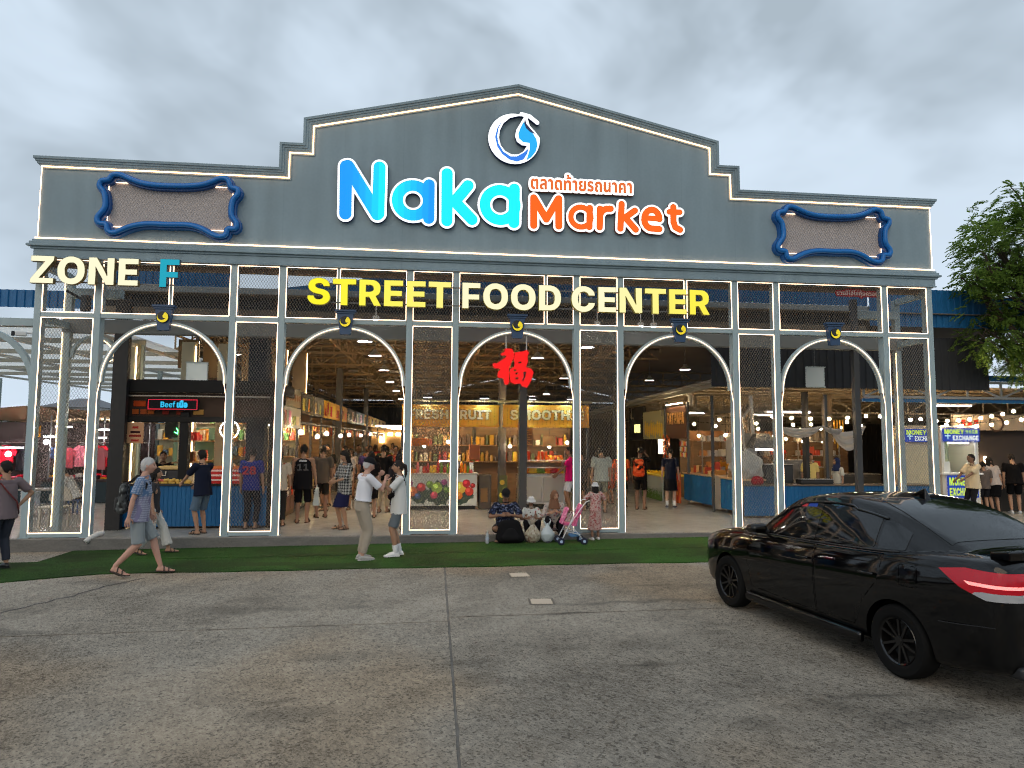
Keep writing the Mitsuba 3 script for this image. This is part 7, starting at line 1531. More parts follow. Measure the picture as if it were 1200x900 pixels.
def disk_pts(c, d, rx, ry=None, n=14, xdir=None):
    d = np.asarray(d, float); d = d/np.linalg.norm(d); ry = rx if ry is None else ry
    x = np.array([1., 0, 0]) if xdir is None else np.asarray(xdir, float)
    x = x-d*(x@d); x = x/np.linalg.norm(x); y = np.cross(d, x)
    t = np.arange(n)*2*PI/n
    return np.asarray(c)+np.outer(np.cos(t)*rx, x)+np.outer(np.sin(t)*ry, y)
def ringhull(*rings): return [m3.Manifold.hull_points(np.vstack([a, b])) for a, b in zip(rings[:-1], rings[1:])]
def cloth(ms, edge, folds=.006, freq=9., seed=0, it=4):
    v, f = relax(add(ms), edge, it)
    if folds:
        t_ = trimesh.Trimesh(v, f, process=False)
        n = meshkit.fbm(v*[freq, freq, freq*.55]+seed*3.7, 3, seed % 7)-.5
        v = v+t_.vertex_normals*(n*2*folds)[:, None]
    return v, f
SKINS = {'fair': (.50, .30, .215), 'tan': (.36, .20, .125), 'brown': (.22, .115, .07), 'old': (.48, .27, .20)}
HAIRC = {'black': (.010, .008, .007), 'brown': (.035, .02, .012), 'grey': (.42, .41, .40), 'dark': (.018, .014, .012)}
def person(label, pos, yaw, H=1.7, skin='tan', fem=False, hair='short', hairc='black', hat=None, hatc=(.02, .02, .02), top=None, bottom=None, shoes=None,
           lean=0., twist=0., head=(0, 0), hands=((-.25, .06, .84), (.25, .06, .84)), grips=('open', 'open'), poles=((-.5, -.6, -.2), (.5, -.6, -.2)), feet=((-.10, 0), (.10, .03)), heel=(0, 0), pelvis=None, kpoles=((-.12, 1, 0), (.12, 1, 0)),
           footyaw=(.15, -.15), foot_z=(0, 0), edge=.034, group=None, build=1.0, seed=0):
    t = thing('person', label, 'person', group)
    S = H/1.75
    sh, hp = (.163 if fem else .185)*build**.5, .085
    Pz = .93 if pelvis is None else pelvis/S
    P = np.array([0, 0, Pz])
    Rt = rotm(twist, -lean, 0)
    up = lambda x, y, z: P+Rt @ np.array([x, y, z])
    neck, head_c = up(0, .0, .545), up(0, .015, .545)+Rt @ np.array([0, .018, .155])
    Rh = rotm(head[0], -lean*.4+head[1], 0)
    shl = [up(-sh, -.005, .48), up(sh, -.005, .48)]
    hips = [P+[-hp, 0, -.02], P+[hp, 0, -.02]]
    # legs
    kn, an = [], []
    for i in (0, 1):
        fx, fy = feet[i]; a_ = np.array([fx, fy, .085+foot_z[i]/S+heel[i]])
        k_, b_ = ik(hips[i], a_, .435, .42, kpoles[i]); kn.append(k_); an.append(b_)
    el, wr = [], []
    for i in (0, 1):
        k_, b_ = ik(shl[i], hands[i], .285, .25, poles[i]); el.append(k_); wr.append(b_)
    B = build
    bl = [blob([(up(-.075, 0, -.04), (.085*B, .085*B, .08)), (up(.075, 0, -.04), (.085*B, .085*B, .08)), (up(-.06, .005, .14), (.075*B, .078*B, .08)), (up(.06, .005, .14), (.075*B, .078*B, .08))]),
          blob([(up(-.06, .005, .14), (.075*B, .078*B, .08)), (up(.06, .005, .14), (.075*B, .078*B, .08)), (up(-.085, .005, .34), (.078, .088*B, .09)), (up(.085, .005, .34), (.078, .088*B, .09)), (up(-.10, -.01, .45), (.055, .06, .05)), (up(.10, -.01, .45), (.055, .06, .05))]),
          bone(up(0, -.008, .47), neck+Rt@np.array([0, .012, .05]), .066, .052 if not fem else .044), bone(neck, head_c+[0, 0, -.04], .052 if not fem else .043, .05 if not fem else .043)]
    ra = (.046, .036, .024) if not fem else (.038, .031, .020)
    for i in (0, 1):
        bl += [bone(up((-.07, .07)[i], -.01, .46), shl[i], .058, .052), bone(shl[i], el[i], ra[0], ra[1]), bone(el[i], el[i]*.65+wr[i]*.35, ra[1], ra[1]*1.02), bone(el[i]*.65+wr[i]*.35, wr[i], ra[1]*1.02, ra[2]),
               bone(hips[i], kn[i], .082*B**.6, .052), bone(kn[i], kn[i]*.68+an[i]*.32+[0, -.008, 0], .052, .054), bone(kn[i]*.68+an[i]*.32+[0, -.008, 0], an[i], .054, .033)]
        fd = rotm(footyaw[i]) @ np.array([0, 1., 0]); dz = -heel[i]*.9
        a_ = an[i]
        bl += [blob([(a_+[0, 0, -.03], (.033, .036, .04)), (a_+fd*.12+[0, 0, -.058+dz], (.042, .042, .022)), (a_-fd*.03+[0, 0, -.055], (.03, .03, .028))]),
               blob([(a_+fd*.12+[0, 0, -.058+dz], (.042, .042, .022)), (a_+fd*.175+[0, 0, -.066+dz], (.034, .03, .015))])]
    v, f = relax(add(bl), edge, 6)
    ms = [to_man(v, f), HEADM[(fem, edge > .032)].transform(np.column_stack([Rh, head_c])[:3, :4])]
    for i in (0, 1):
        hv, hf = HANDS[(grips[i], edge > .032)]
        d = wr[i]-el[i]; d /= np.linalg.norm(d)
        z = -d; xin = np.array([1., 0, 0]) if i == 1 else np.array([-1., 0, 0])
        xo = xin-z*(xin@z)
        if np.linalg.norm(xo) < .2: xo = np.array([0, 0, 1.])-z*z[2]
        xo /= np.linalg.norm(xo); yv = np.cross(z, xo)
        M = np.column_stack([xo, yv, z])
        if i == 0: hv = hv*[1, -1, 1]; hf = hf[:, ::-1]
        # left hand is the mirror image, so that both thumbs point forward
        if np.dot(M @ np.array([0, 1 if i == 1 else -1, 0]), [0, 1, .3]) < 0 and abs(d[2]) > .5: M = M @ np.diag([-1., -1, 1])
        ms.append(to_man((hv*[1, 1, 1]) @ M.T + wr[i], hf))
    body = add(ms)
    v, f = vf(body)
    Ry = rotm(yaw); base = np.array(pos, float)
    W = lambda a: (np.asarray(a)*S) @ Ry.T + base
    sk = np.array(SKINS[skin])
    # lips and brows as colour of the skin itself
    hl = (v-head_c) @ Rh
    C = np.tile(sk, (len(v), 1))*(.94+.12*meshkit.noise(v*14)[:, None])
    face = (hl[:, 1] > .055) & (np.abs(hl[:, 2]) < .13)
    lip = face & (np.abs(hl[:, 2]+.061) < .009) & (np.abs(hl[:, 0]) < .024); C[lip] = sk*[.85, .5, .5]
    brow = face & (np.abs(hl[:, 2]-.030) < .006) & (np.abs(np.abs(hl[:, 0])-.03) < .018); C[brow] = sk*.25
    part(t, 'body', (W(v), f), 'm_skin', C, smooth=True)
    Hm = lambda a: a @ Rh.T + head_c
    eyes = cat(*[(Hm(ICO*[.0105, .006, .0068]+[sx*.029, .0835-.004, .009]), np.array(trimesh.creation.icosphere(1).faces)) for sx in (-1, 1)])
    k = part(t, 'eyes', (W(eyes[0]), eyes[1]), 'm_gloss', (.03, .02, .015), smooth=True)
    # hair
    hc = HAIRC[hairc]
    if hair:
        E2 = ICO2
        capm = m3.Manifold.hull_points(E2*[.083, .104, .120]+[0, -.010, .010]).refine_to_length(.016)
        nrm = np.array([0, -.62, .78]); off = float(nrm @ np.array([0, .075, .062]))-.012 if hair not in ('short', 'grey') else float(nrm @ np.array([0, .075, .066]))-.004
        hm = capm.trim_by_plane(nrm.tolist(), off)
        if hair in ('short', 'grey'):
            hm = hm + (capm ^ m3.Manifold.hull_points(ICO2*[.09, .06, .07]+[0, -.065, -.02]))
        pieces = [hm]
        if hair in ('long', 'shoulder'):
            zl = -.36 if hair == 'long' else -.20
            pieces += [blob([((-.05, -.045, 0), (.038, .05, .06)), ((.05, -.045, 0), (.038, .05, .06)), ((-.06, -.075, zl*.6), (.035, .03, .04)), ((.06, -.075, zl*.6), (.035, .03, .04)), ((0, -.08, zl), (.06, .022, .03))])]
            pieces += [bone((sx*.072, .0, .02), (sx*.078, -.005, zl*.62), .022, .016) for sx in (-1, 1)]
        if hair == 'pony':
            pieces += [bone((0, -.10, .03), (0, -.135, .01), .03, .034), bone((0, -.135, .01), (0, -.15, -.09), .034, .028), bone((0, -.15, -.09), (0, -.135, -.2), .028, .01)]
        if hair == 'bun': pieces += [bone((0, -.10, .04), (0, -.125, .045), .04, .042)]
        hv, hf = vf(add(pieces).refine_to_length(.018))
        n_ = trimesh.Trimesh(hv, hf, process=False).vertex_normals
        hv = hv+n_*((meshkit.fbm(hv*[70, 40, 28], 2, seed % 5)-.5)*.022)[:, None]
        part(t, 'hair', (W(Hm(hv)), hf), 'm_vc', hc, smooth=70)
    if hat == 'cap' or hat == 'flat':
        dome = m3.Manifold.hull_points(ICO2*[.094, .118, .104]+[0, -.010, .044]).trim_by_plane([0, -.1, 1], .030)
        brim = m3.Manifold.hull_points(np.vstack([disk_pts((0, .075, .040), (0, .2, 1), .074, .04, 16), disk_pts((0, .135, .026), (0, .25, 1), .05, .03, 16), disk_pts((0, .075, .034), (0, .2, 1), .074, .04, 16)]))
        kv, kf = vf(add([dome, brim]).refine_to_length(.03)); k = part(t, 'cap', (W(Hm(kv)), kf), 'm_cloth', hatc, smooth=45)
    if hat == 'bucket':
        dome = m3.Manifold.hull_points(np.vstack([disk_pts((0, -.008, .035), (0, 0, 1), .092, .112), disk_pts((0, -.008, .115), (0, 0, 1), .075, .09), disk_pts((0, -.008, .128), (0, 0, 1), .05, .065)]))
        brim = m3.Manifold.hull_points(np.vstack([disk_pts((0, -.008, .048), (0, 0, 1), .095, .115), disk_pts((0, -.008, .015), (0, 0, 1), .13, .15), disk_pts((0, -.008, .008), (0, 0, 1), .13, .15)]))
        kv, kf = vf(add([dome, brim])); part(t, 'hat', (W(Hm(kv)), kf), 'm_cloth', hatc, smooth=35)
    if hat == 'hijab':
        outer = m3.Manifold.hull_points(ICO2*[.094, .112, .134]+[0, -.010, .006]) + blob([((0, -.02, -.07), (.088, .10, .06)), ((0, .0, -.20), (.12, .11, .04)), ((0, .02, -.27), (.15, .13, .02))])
        hole = m3.Manifold.hull_points(ICO2*[.062, .09, .092]+[0, .075, -.005])
        kv, kf = relax(outer-hole, .02, 3); part(t, 'headscarf', (W(Hm(kv)), kf), 'm_cloth', hatc, smooth=True)
    # clothes
    tp = dict(col=(.5, .5, .5), sleeve=.62, hem=-.10, loose=1.0, pattern=None); tp.update(top or {})
    L = tp['loose']; xax = Rt @ np.array([1., 0, 0]); dax = Rt @ np.array([0, 0, 1.])
    hem = tp['hem']
    wd = .118 if fem else .13
    rings = [disk_pts(up(0, 0, hem), dax, (wd+.050)*B*L, .126*B*L, 18, xax), disk_pts(up(0, .004, max(.05, hem+.03)), dax, (wd+.035)*B*L, .115*B*L, 18, xax), disk_pts(up(0, .004, .16), dax, (wd+.028)*B*L, .108*B*L, 18, xax), disk_pts(up(0, .004, .32), dax, (wd+.042)*B**.5, .115*B*L**.5, 18, xax), disk_pts(up(0, -.006, .43), dax, (wd+.035)*B**.5, .098, 18, xax)]
    ms = ringhull(*rings)
    ms.append(blob([(up(-.105, -.008, .455), (.062, .066, .05)), (up(.105, -.008, .455), (.062, .066, .05)), (up(0, -.008, .49), (.075, .066, .032)), (up(-.1, 0, .36), (.07, .08, .05)), (up(.1, 0, .36), (.07, .08, .05))]))
    sl = tp['sleeve']
    if sl > 0:
        for i in (0, 1):
            e_ = shl[i]+(el[i]-shl[i])*min(sl, 1.0); r0, r1 = ra[0]+.018*L, ra[0]+.022*L
            ms.append(m3.Manifold.hull_points(np.vstack([ICO*(r0+.006)+shl[i], disk_pts(e_, el[i]-shl[i], r1 if sl < 1 else ra[1]+.016)])))
            ms.append(blob([(up((-.08, .08)[i], -.008, .45), .062), (shl[i], r0+.006)]))
            if sl > 1:
                e2 = el[i]+(wr[i]-el[i])*(sl-1)
                ms.append(m3.Manifold.hull_points(np.vstack([ICO*(ra[1]+.014)+el[i], disk_pts(e2, wr[i]-el[i], ra[2]+.017)])))
    else:
        for i in (0, 1): ms.append(bone(up((-.085, .085)[i], -.01, .45), up((-.12, .12)[i], -.01, .47), .06, .045))
    cv, cf = cloth(ms, edge if tp['pattern'] is None else min(edge, .018), .0065*L, 9., seed)
    colr = tp['col'] if tp['pattern'] is None else tp['pattern'](cv)
    part(t, tp.get('name', 'shirt'), (W(cv), cf), 'm_cloth', colr, smooth=True)
    if not tp.get('nocollar') and sl > 0:
        col_ = tube([q for q in disk_pts(neck+Rt@np.array([0, .008, -.008]), dax+Rt@np.array([0, -.35, 0]), .064 if not fem else .058, .060, 16, xax)], .0105, 6, closed=True)
        part(t, 'collar', (W(col_[0]), col_[1]), 'm_cloth', tuple(np.array(tp['col'])*.8), smooth=True)
    bt = dict(kind='trousers', col=(.1, .1, .12), leg=.93, loose=1.0, pattern=None); bt.update(bottom or {})
    L = bt['loose']; ms = []
    if bt['kind'] in ('trousers', 'shorts'):
        lg = bt['leg'] if bt['kind'] == 'trousers' else bt.get('len', .42)
        ms += ringhull(disk_pts(up(0, 0, .09), dax, (wd+.022)*B, .105*B, 18, xax), disk_pts(up(0, -.004, -.02), dax, (wd+.030)*B, .108*B, 18, xax), disk_pts(up(0, 0, -.09), (0, 0, 1), (wd+.02)*B, .105*B, 18, xax))
        for i in (0, 1):
            h_, k_, a_ = hips[i], kn[i], an[i]
            tot = .435+.42; d1 = min(1, lg*tot/.435)
            e_ = h_+(k_-h_)*d1
            ms.append(m3.Manifold.hull_points(np.vstack([ICO*(.093*B**.6)+h_+[0, 0, -.02], disk_pts(e_, k_-h_, (.078 if d1 < 1 else .066)*L)])))
            if lg*tot > .435:
                fr = (lg*tot-.435)/.42; e2 = k_+(a_-k_)*fr
                ms.append(m3.Manifold.hull_points(np.vstack([ICO*.066*L+k_, disk_pts(e2, a_-k_, .052*L*bt.get('hemw', 1.0))])))
    else:
        zl = bt.get('len', .45)
        mid = (kn[0]+kn[1])/2
        ms += ringhull(disk_pts(up(0, 0, .10), dax, (wd+.02)*B, .10*B, 18, xax), disk_pts(up(0, 0, -.06), dax, (wd+.045)*B, .125*B, 18, xax), disk_pts(up(0, 0, -.06)*(.5)+[0, mid[1]*.5, .5*(zl+.02)], (0, 0, 1), (wd+.055)*L, .15*L, 18), disk_pts((0, mid[1]*.9, zl), (0, 0, 1), (wd+.07)*L, .17*L, 18))
    cv, cf = cloth(ms, edge if bt['pattern'] is None else min(edge, .018), .006*L, 8., seed+3)
    colr = bt['col'] if bt['pattern'] is None else bt['pattern'](cv)
    part(t, {'trousers': 'trousers', 'shorts': 'shorts', 'skirt': 'skirt'}[bt['kind']], (W(cv), cf), 'm_cloth', colr, smooth=True)
    if bt.get('belt'):
        bv = tube(disk_pts(up(0, 0, .085), dax, (wd+.028)*B, .112*B, 24, xax), .014, 6, closed=True); part(t, 'belt', (W(bv[0]), bv[1]), 'm_satin', (.012, .012, .012), smooth=True)
    sd = dict(kind='shoe', col=(.03, .03, .03), sock=None); sd.update(shoes or {})
    for i in (0, 1):
        fd = rotm(footyaw[i]) @ np.array([0, 1., 0]); sd_ = rotm(footyaw[i]) @ np.array([1., 0, 0]); dz = -heel[i]*.9; a_ = an[i]
        if sd['kind'] == 'shoe':
            m = add([blob([(a_+[0, 0, -.02], (.040, .044, .03)), (a_-fd*.035+[0, 0, -.05], (.038, .038, .034)), (a_+fd*.12+[0, 0, -.055+dz], (.050, .050, .03)), (a_+fd*.19+[0, 0, -.065+dz], (.040, .036, .02))])])
            sv, sf = relax(m, .03, 2); k = part(t, 'shoe', (W(sv), sf), 'm_satin', sd['col'], smooth=True)
            sole = m3.Manifold.hull_points(np.vstack([disk_pts(a_-fd*.04+[0, 0, z], (0, 0, 1), .038, .04) for z in (-.084, -.068)]+[disk_pts(a_+fd*.15+[0, 0, z+dz], (0, 0, 1), .046, .07) for z in (-.084, -.07)]))
            kk = numbered(k+'__sole'); sv, sf = vf(sole); put(kk, (W(sv), sf), 'm_vc', sd.get('sole', (.5, .5, .48)))
            if sd['sock']:
                s0 = tube([a_+[0, 0, -.02], a_+(kn[i]-a_)*.30], [.043, .05], 12); part(t, 'sock', (W(s0[0]), s0[1]), 'm_cloth', sd['sock'], smooth=True)
        else:
            sole = m3.Manifold.hull_points(np.vstack([disk_pts(a_-fd*.035+[0, 0, z], (0, 0, 1), .038, .04) for z in (-.084, -.072)]+[disk_pts(a_+fd*.14+[0, 0, z+dz], (0, 0, 1), .046, .07) for z in (-.084, -.072)]))
            sv, sf = vf(sole); k = part(t, 'sandal', (W(sv), sf), 'm_satin', sd['col'])
            for q in (.05, .115):
                arc = [a_+fd*q+sd_*(.047*math.cos(u))+np.array([0, 0, -.068+dz*q/.15+(.062-.15*q+.012)*math.sin(u)]) for u in np.linspace(0, PI, 9)]
                kk = numbered(k+'__strap'); sv, sf = tube(arc, .009, 6); put(kk, (W(sv), sf), 'm_satin', sd['col'], smooth=True)
    return dict(t=t, W=W, up=up, wr=wr, el=el, sh=shl, an=an, Rt=Rt, head=head_c, S=S, yaw=yaw, base=base)
def bag_mesh(w, h, d, seed, sag=.3):
    """soft plastic bag, its mouth at the origin, hanging down."""
    s = trimesh.creation.icosphere(3, 1.0); v = np.array(s.vertices)
    z = v[:, 2]; r = np.where(z > 0, (1-z**2)**.5*0+np.clip(1.0-.72*np.clip(z, 0, 1)**.7, .2, 1), 1.0)
    v = np.column_stack([v[:, 0]*r*w/2, v[:, 1]*r*d/2, z*h/2-h/2])
    n = meshkit.fbm(v*[22, 22, 14]+seed*5.1, 3, seed)-.5
    t_ = trimesh.Trimesh(v, s.faces, process=False)
    return v+t_.vertex_normals*(n*.05*sag*3*min(w, 1))[:, None]*.6, np.array(s.faces)
def sandals(c=(.02, .016, .013)): return dict(kind='sandal', col=c)
def stripes(c1, c2, f, ax=2): return lambda v: np.where((np.sin(v[:, ax]*f) > 0)[:, None], c1, c2)
def plaid(v):
    a = (np.sin(v[:, 2]*95) > .25)*.5+(np.sin(v[:, 0]*95+v[:, 1]*60) > .25)*.5
    return np.array([.03, .03, .035])*(1-a[:, None])+np.array([.42, .42, .40])*a[:, None]
def floral(base, spots, scale=38, thr=.66):
    def fn(v):
        C = np.tile(np.array(base, float), (len(v), 1))
        for i, s in enumerate(spots):
            m = meshkit.noise(v*scale+i*17.3, i) > thr; C[m] = s
        return C
    return fn
gz = ground_z
# ---- in front, on the carpet and the concrete
p = person('white-haired man in striped polo shirt and grey shorts walking past with a backpack', (-6.28, -2.86, gz(-6.2)+.006), math.radians(-78), 1.83, 'old', hair='grey', hairc='grey', lean=.10, head=(0, .0), feet=((-.09, .32), (.09, -.26)), heel=(.02, .07), foot_z=(0, .02), kpoles=((-.1, 1, 0), (.1, 1, 0)),
           hands=((-.26, .14, .80), (.26, -.10, .82)), top=dict(col=(.20, .24, .36), sleeve=.72, hem=-.12, loose=1.10, pattern=lambda v: np.where((np.sin(v[:, 2]*190) > .55)[:, None], (.38, .40, .46), np.where((v[:, 2] > 1.18)[:, None], (.10, .17, .30), (.19, .18, .29))), name='polo_shirt'), bottom=dict(kind='shorts', col=(.23, .26, .27), len=.50, loose=1.18), shoes=sandals((.025, .016, .010)), edge=.022, build=1.10, seed=1)
bp = thing('backpack', 'grey patterned backpack on the back of the white-haired man', 'backpack')
def on(p, m):
    v, f = vf(m); return p['W'](v), f
v, f = relax(blob([((-.05, -.20, 1.30), (.09, .06, .08)), ((.05, -.20, 1.30), (.09, .06, .08)), ((-.05, -.22, 1.0), (.11, .08, .09)), ((.05, -.22, 1.0), (.11, .08, .09))]), .025, 4)
part(bp, 'bag', on(p, (v, f)), 'm_cloth', floral((.07, .075, .075), [(.20, .21, .20), (.02, .02, .02)], 24, .6)(v), smooth=True)
part(bp, 'pocket', on(p, relax(blob([((-.07, -.29, 1.12), (.04, .03, .05)), ((.07, -.29, 1.12), (.04, .03, .05)), ((0, -.30, 1.0), (.10, .03, .05))]), .03, 3)), 'm_cloth', (.05, .05, .05), smooth=True)
for s_ in (-1, 1): part(bp, 'strap', on(p, tube([(s_*.09, -.16, 1.36), (s_*.12, -.02, 1.485), (s_*.13, .115, 1.36), (s_*.14, .06, 1.12), (s_*.12, -.12, 1.0)], .016, 6)), 'm_cloth', (.03, .03, .03), smooth=True)
person('person in wide white trousers walking behind the white-haired man', (-6.85, -.82, gz(-6.8)+.02), math.radians(-80), 1.58, 'tan', True, hair='shoulder', feet=((-.08, .30), (.09, -.26)), heel=(.02, .06), top=dict(col=(.04, .04, .045), sleeve=.6), bottom=dict(kind='trousers', col=(.50, .49, .46), leg=.93, loose=1.25, hemw=1.5), shoes=sandals(), edge=.03, seed=2)
p = person('man at the left edge in a grey mauve t-shirt and dark jeans, hand on hip', (-8.72, -2.02, gz(-8.7)+.02), math.radians(62), 1.76, 'tan', hands=((-.25, .10, .85), (.22, -.03, 1.02)), poles=((-.5, -.6, -.2), (1, -.25, .0)), grips=('open', 'fist'), top=dict(col=(.165, .13, .14), sleeve=.75, hem=-.12, loose=1.08), bottom=dict(kind='trousers', col=(.035, .04, .055), leg=.95, loose=1.1), shoes=dict(col=(.012, .012, .013), sole=(.02, .02, .02)), head=(.3, .1), edge=.022, build=1.08, seed=4)
sb = thing('shoulder_strap_bag', 'small reddish bag strap across the back of the man at the left edge', 'bag')
part(sb, 'strap', on(p, tube([(-.15, -.10, 1.40), (-.05, -.135, 1.25), (.10, -.145, 1.08), (.17, -.08, .95)], .012, 6)), 'm_cloth', (.16, .04, .04), smooth=True)
part(sb, 'pouch', on(p, relax(blob([((.17, .08, .95), (.05, .07, .07)), ((.19, .0, .90), (.04, .06, .06))]), .03, 3)), 'm_cloth', (.05, .03, .03), smooth=True)
person('man in navy t-shirt and denim shorts reaching over the blue kiosk counter', (-6.38, .42, .003), math.radians(58), 1.70, 'tan', hands=((-.16, .50, 1.0), (.16, .44, .95)), grips=('open', 'open'), lean=.08, head=(0, .15), top=dict(col=(.010, .014, .03), sleeve=.8, hem=-.14, loose=1.12), bottom=dict(kind='shorts', col=(.10, .15, .21), len=.50, loose=1.2), shoes=sandals((.012, .012, .012)), edge=.024, build=1.06, seed=5)
p = person('old man in white shirt, beige trousers and black cap raising a hand to his face', (-2.94, -1.95, gz(-2.9)+.02), math.radians(-62), 1.76, 'old', hair='short', hairc='grey', hat='flat', hatc=(.012, .012, .014), lean=.12, head=(0, -.35), hands=((-.12, .36, 1.42), (.10, .38, 1.36)), poles=((-.6, .1, -1), (.6, .1, -1)), grips=('fist', 'fist'), feet=((-.10, .02), (.10, -.02)), top=dict(col=(.62, .62, .66), sleeve=.8, hem=.075, loose=1.04, name='shirt'), bottom=dict(kind='trousers', col=(.34, .29, .23), leg=.955, loose=1.15, belt=True), shoes=dict(col=(.35, .34, .32), sole=(.45, .45, .42)), edge=.02, build=1.1, seed=6)
p = person('woman with dark ponytail in white t-shirt and grey shorts holding up a small item', (-2.32, -1.62, gz(-2.3)+.02), math.radians(98), 1.70, 'tan', True, hair='pony', hairc='dark', hands=((-.10, .36, 1.36), (.22, .03, .80)), poles=((-.5, -.1, -1), (.5, -.6, -.2)), grips=('grip', 'grip'), head=(0, -.05), feet=((-.09, .05), (.09, -.04)), top=dict(col=(.60, .60, .58), sleeve=.85, hem=-.16, loose=1.25), bottom=dict(kind='shorts', col=(.13, .15, .17), len=.46, loose=1.12), shoes=dict(col=(.72, .72, .70), sole=(.75, .75, .73), sock=(.7, .7, .7)), edge=.02, seed=7)
bb = thing('belt_bag', 'black belt bag worn across the chest of the woman in white', 'bag')
part(bb, 'pouch', on(p, relax(blob([((-.10, .12, 1.12), (.05, .045, .05)), ((.03, .165, 1.08), (.07, .045, .055)), ((.12, .11, 1.02), (.05, .045, .05))]), .02, 4)), 'm_cloth', (.008, .008, .009), smooth=True)
part(bb, 'strap', on(p, tube([(-.12, .10, 1.14), (-.11, .13, 1.30), (-.06, .09, 1.47), (0, -.05, 1.50), (.10, -.13, 1.3), (.17, -.06, 1.06), (.14, .08, 1.02)], .012, 6)), 'm_cloth', (.008, .008, .009), smooth=True)
wb = thing('drink_cup', 'small clear drink held low by the woman in white', 'drink')
w_ = p['wr'][1]; part(wb, 'bag', on(p, move(bag_mesh(.09, .16, .06, 4), *(w_+[0, .02, -.07]))), 'm_gloss', (.30, .30, .28), smooth=True)
part(wb, 'straw', on(p, tube([w_+[0, .02, -.12], w_+[.01, .03, .02]], .004, 5)), 'm_gloss', (.5, .2, .1))
# ---- the family sitting on the floor edge
p = person('man in black cap and dark floral shirt sitting cross-legged on the floor edge', (-.22, .02, gz(-.2)+.14), math.radians(180), 1.72, 'brown', hat='cap', hatc=(.012, .012, .013), pelvis=.13, lean=.16, head=(0, -.25), feet=((.10, .38), (-.12, .32)), foot_z=(-.10, -.10), kpoles=((-1, .5, .45), (1, .5, .45)), footyaw=(-.9, .9), hands=((-.10, .28, .42), (.12, .30, .42)), poles=((-1, -.2, -.6), (1, -.2, -.6)), grips=('grip', 'grip'), top=dict(col=(.012, .014, .03), sleeve=.8, hem=-.04, loose=1.1, pattern=floral((.010, .012, .026), [(.16, .18, .26), (.05, .07, .14)], 30, .70)), bottom=dict(kind='shorts', col=(.012, .012, .014), len=.40, loose=1.15), shoes=sandals(), edge=.022, build=1.14, seed=8)
bk = thing('backpack', 'large black backpack standing in front of the seated man in the cap', 'backpack')
v, f = relax(blob([((-.30, -.42, .10), (.16, .13, .11)), ((-.02, -.42, .10), (.16, .13, .11)), ((-.26, -.40, .36), (.13, .10, .10)), ((-.06, -.40, .36), (.12, .10, .10))]), .03, 5)
v[:, 2] = np.maximum(v[:, 2], .0); v = v+[0, 0, gz(0)+.016]
part(bk, 'bag', (v, f), 'm_cloth', (.007, .007, .008), smooth=True)
part(bk, 'pocket', move(relax(blob([((-.26, -.54, .12), (.09, .05, .07)), ((-.06, -.54, .12), (.09, .05, .07)), ((-.16, -.53, .26), (.10, .04, .05))]), .03, 4), 0, 0, gz(0)+.02), 'm_cloth', (.010, .010, .011), smooth=True)
part(bk, 'handle', tube([(-.22, -.40, gz(0)+.46), (-.19, -.40, gz(0)+.51), (-.13, -.40, gz(0)+.51), (-.10, -.40, gz(0)+.46)], .012, 6), 'm_cloth', (.01, .01, .01), smooth=True)
p = person('child in white cap and white red-patterned shirt sitting on the floor edge', (.33, .10, gz(.3)+.14), math.radians(178), 1.36, 'brown', True, hair='short', hat='bucket', hatc=(.55, .55, .55), pelvis=.12, lean=.12, head=(0, -.12), feet=((-.12, .40), (.12, .40)), foot_z=(-.13, -.13), kpoles=((-.25, .6, 1), (.25, .6, 1)), hands=((-.13, .33, .42), (.13, .33, .42)), grips=('open', 'open'), top=dict(col=(.55, .56, .53), sleeve=.9, hem=-.05, pattern=floral((.52, .54, .52), [(.38, .06, .05), (.08, .06, .05)], 26, .77)), bottom=dict(kind='trousers', col=(.008, .008, .01), leg=.9), shoes=dict(col=(.03, .03, .03)), edge=.02, seed=9)
tb = thing('patterned_bag', 'beige patterned cloth bag in front of the child in the white cap', 'bag')
v, f = bag_mesh(.34, .42, .24, 3, .35); v[:, 2] = np.maximum(v[:, 2], -.405); v = v+[.30, -.42, gz(.3)+.42]
part(tb, 'sack', (v, f), 'm_cloth', floral((.34, .30, .22), [(.16, .09, .06), (.45, .42, .36)], 30, .64)(v), smooth=True)
part(tb, 'knot', relax(blob([((.28, -.42, gz(.3)+.40), .04), ((.34, -.41, gz(.3)+.46), .025), ((.25, -.43, gz(.3)+.45), .025)]), .02, 2), 'm_cloth', (.30, .26, .20), smooth=True)
tb = thing('plastic_bag', 'knotted white plastic bag on the carpet beside the woman in the headscarf', 'bag')
v, f = bag_mesh(.30, .40, .24, 8, .45); v[:, 2] = np.maximum(v[:, 2], -.38); v = v+[.60, -.40, gz(.6)+.40]
part(tb, 'sack', (v, f), 'm_satin', (.42, .48, .50), smooth=True)
for s_ in (-1, 1): part(tb, 'handle', tube([(.60+s_*.03, -.40, gz(.6)+.37), (.60+s_*.07, -.40, gz(.6)+.44), (.60+s_*.05, -.39, gz(.6)+.49)], [.022, .014, .006], 6), 'm_satin', (.42, .48, .50), smooth=True)
wb = thing('water_bottle', 'clear plastic water bottle standing on the carpet left of the seated man', 'bottle')
part(wb, 'bottle', lathe([(0, 0), (.034, 0), (.036, .02), (.033, .05), (.036, .08), (.033, .11), (.036, .14), (.03, .18), (.014, .21), (.014, .235), (0, .235)], 16, (-.62, -.42, gz(-.6)+.018)), 'm_gloss', (.32, .35, .36), smooth=50)
part(wb, 'label', lathe([(.037, .07), (.0372, .13)], 16, (-.62, -.42, gz(-.6)+.018)), 'm_satin', (.35, .40, .5))
part(wb, 'cap', lathe([(0, .236), (.016, .236), (.016, .255), (0, .256)], 12, (-.62, -.42, gz(-.6)+.018)), 'm_satin', (.6, .6, .6))
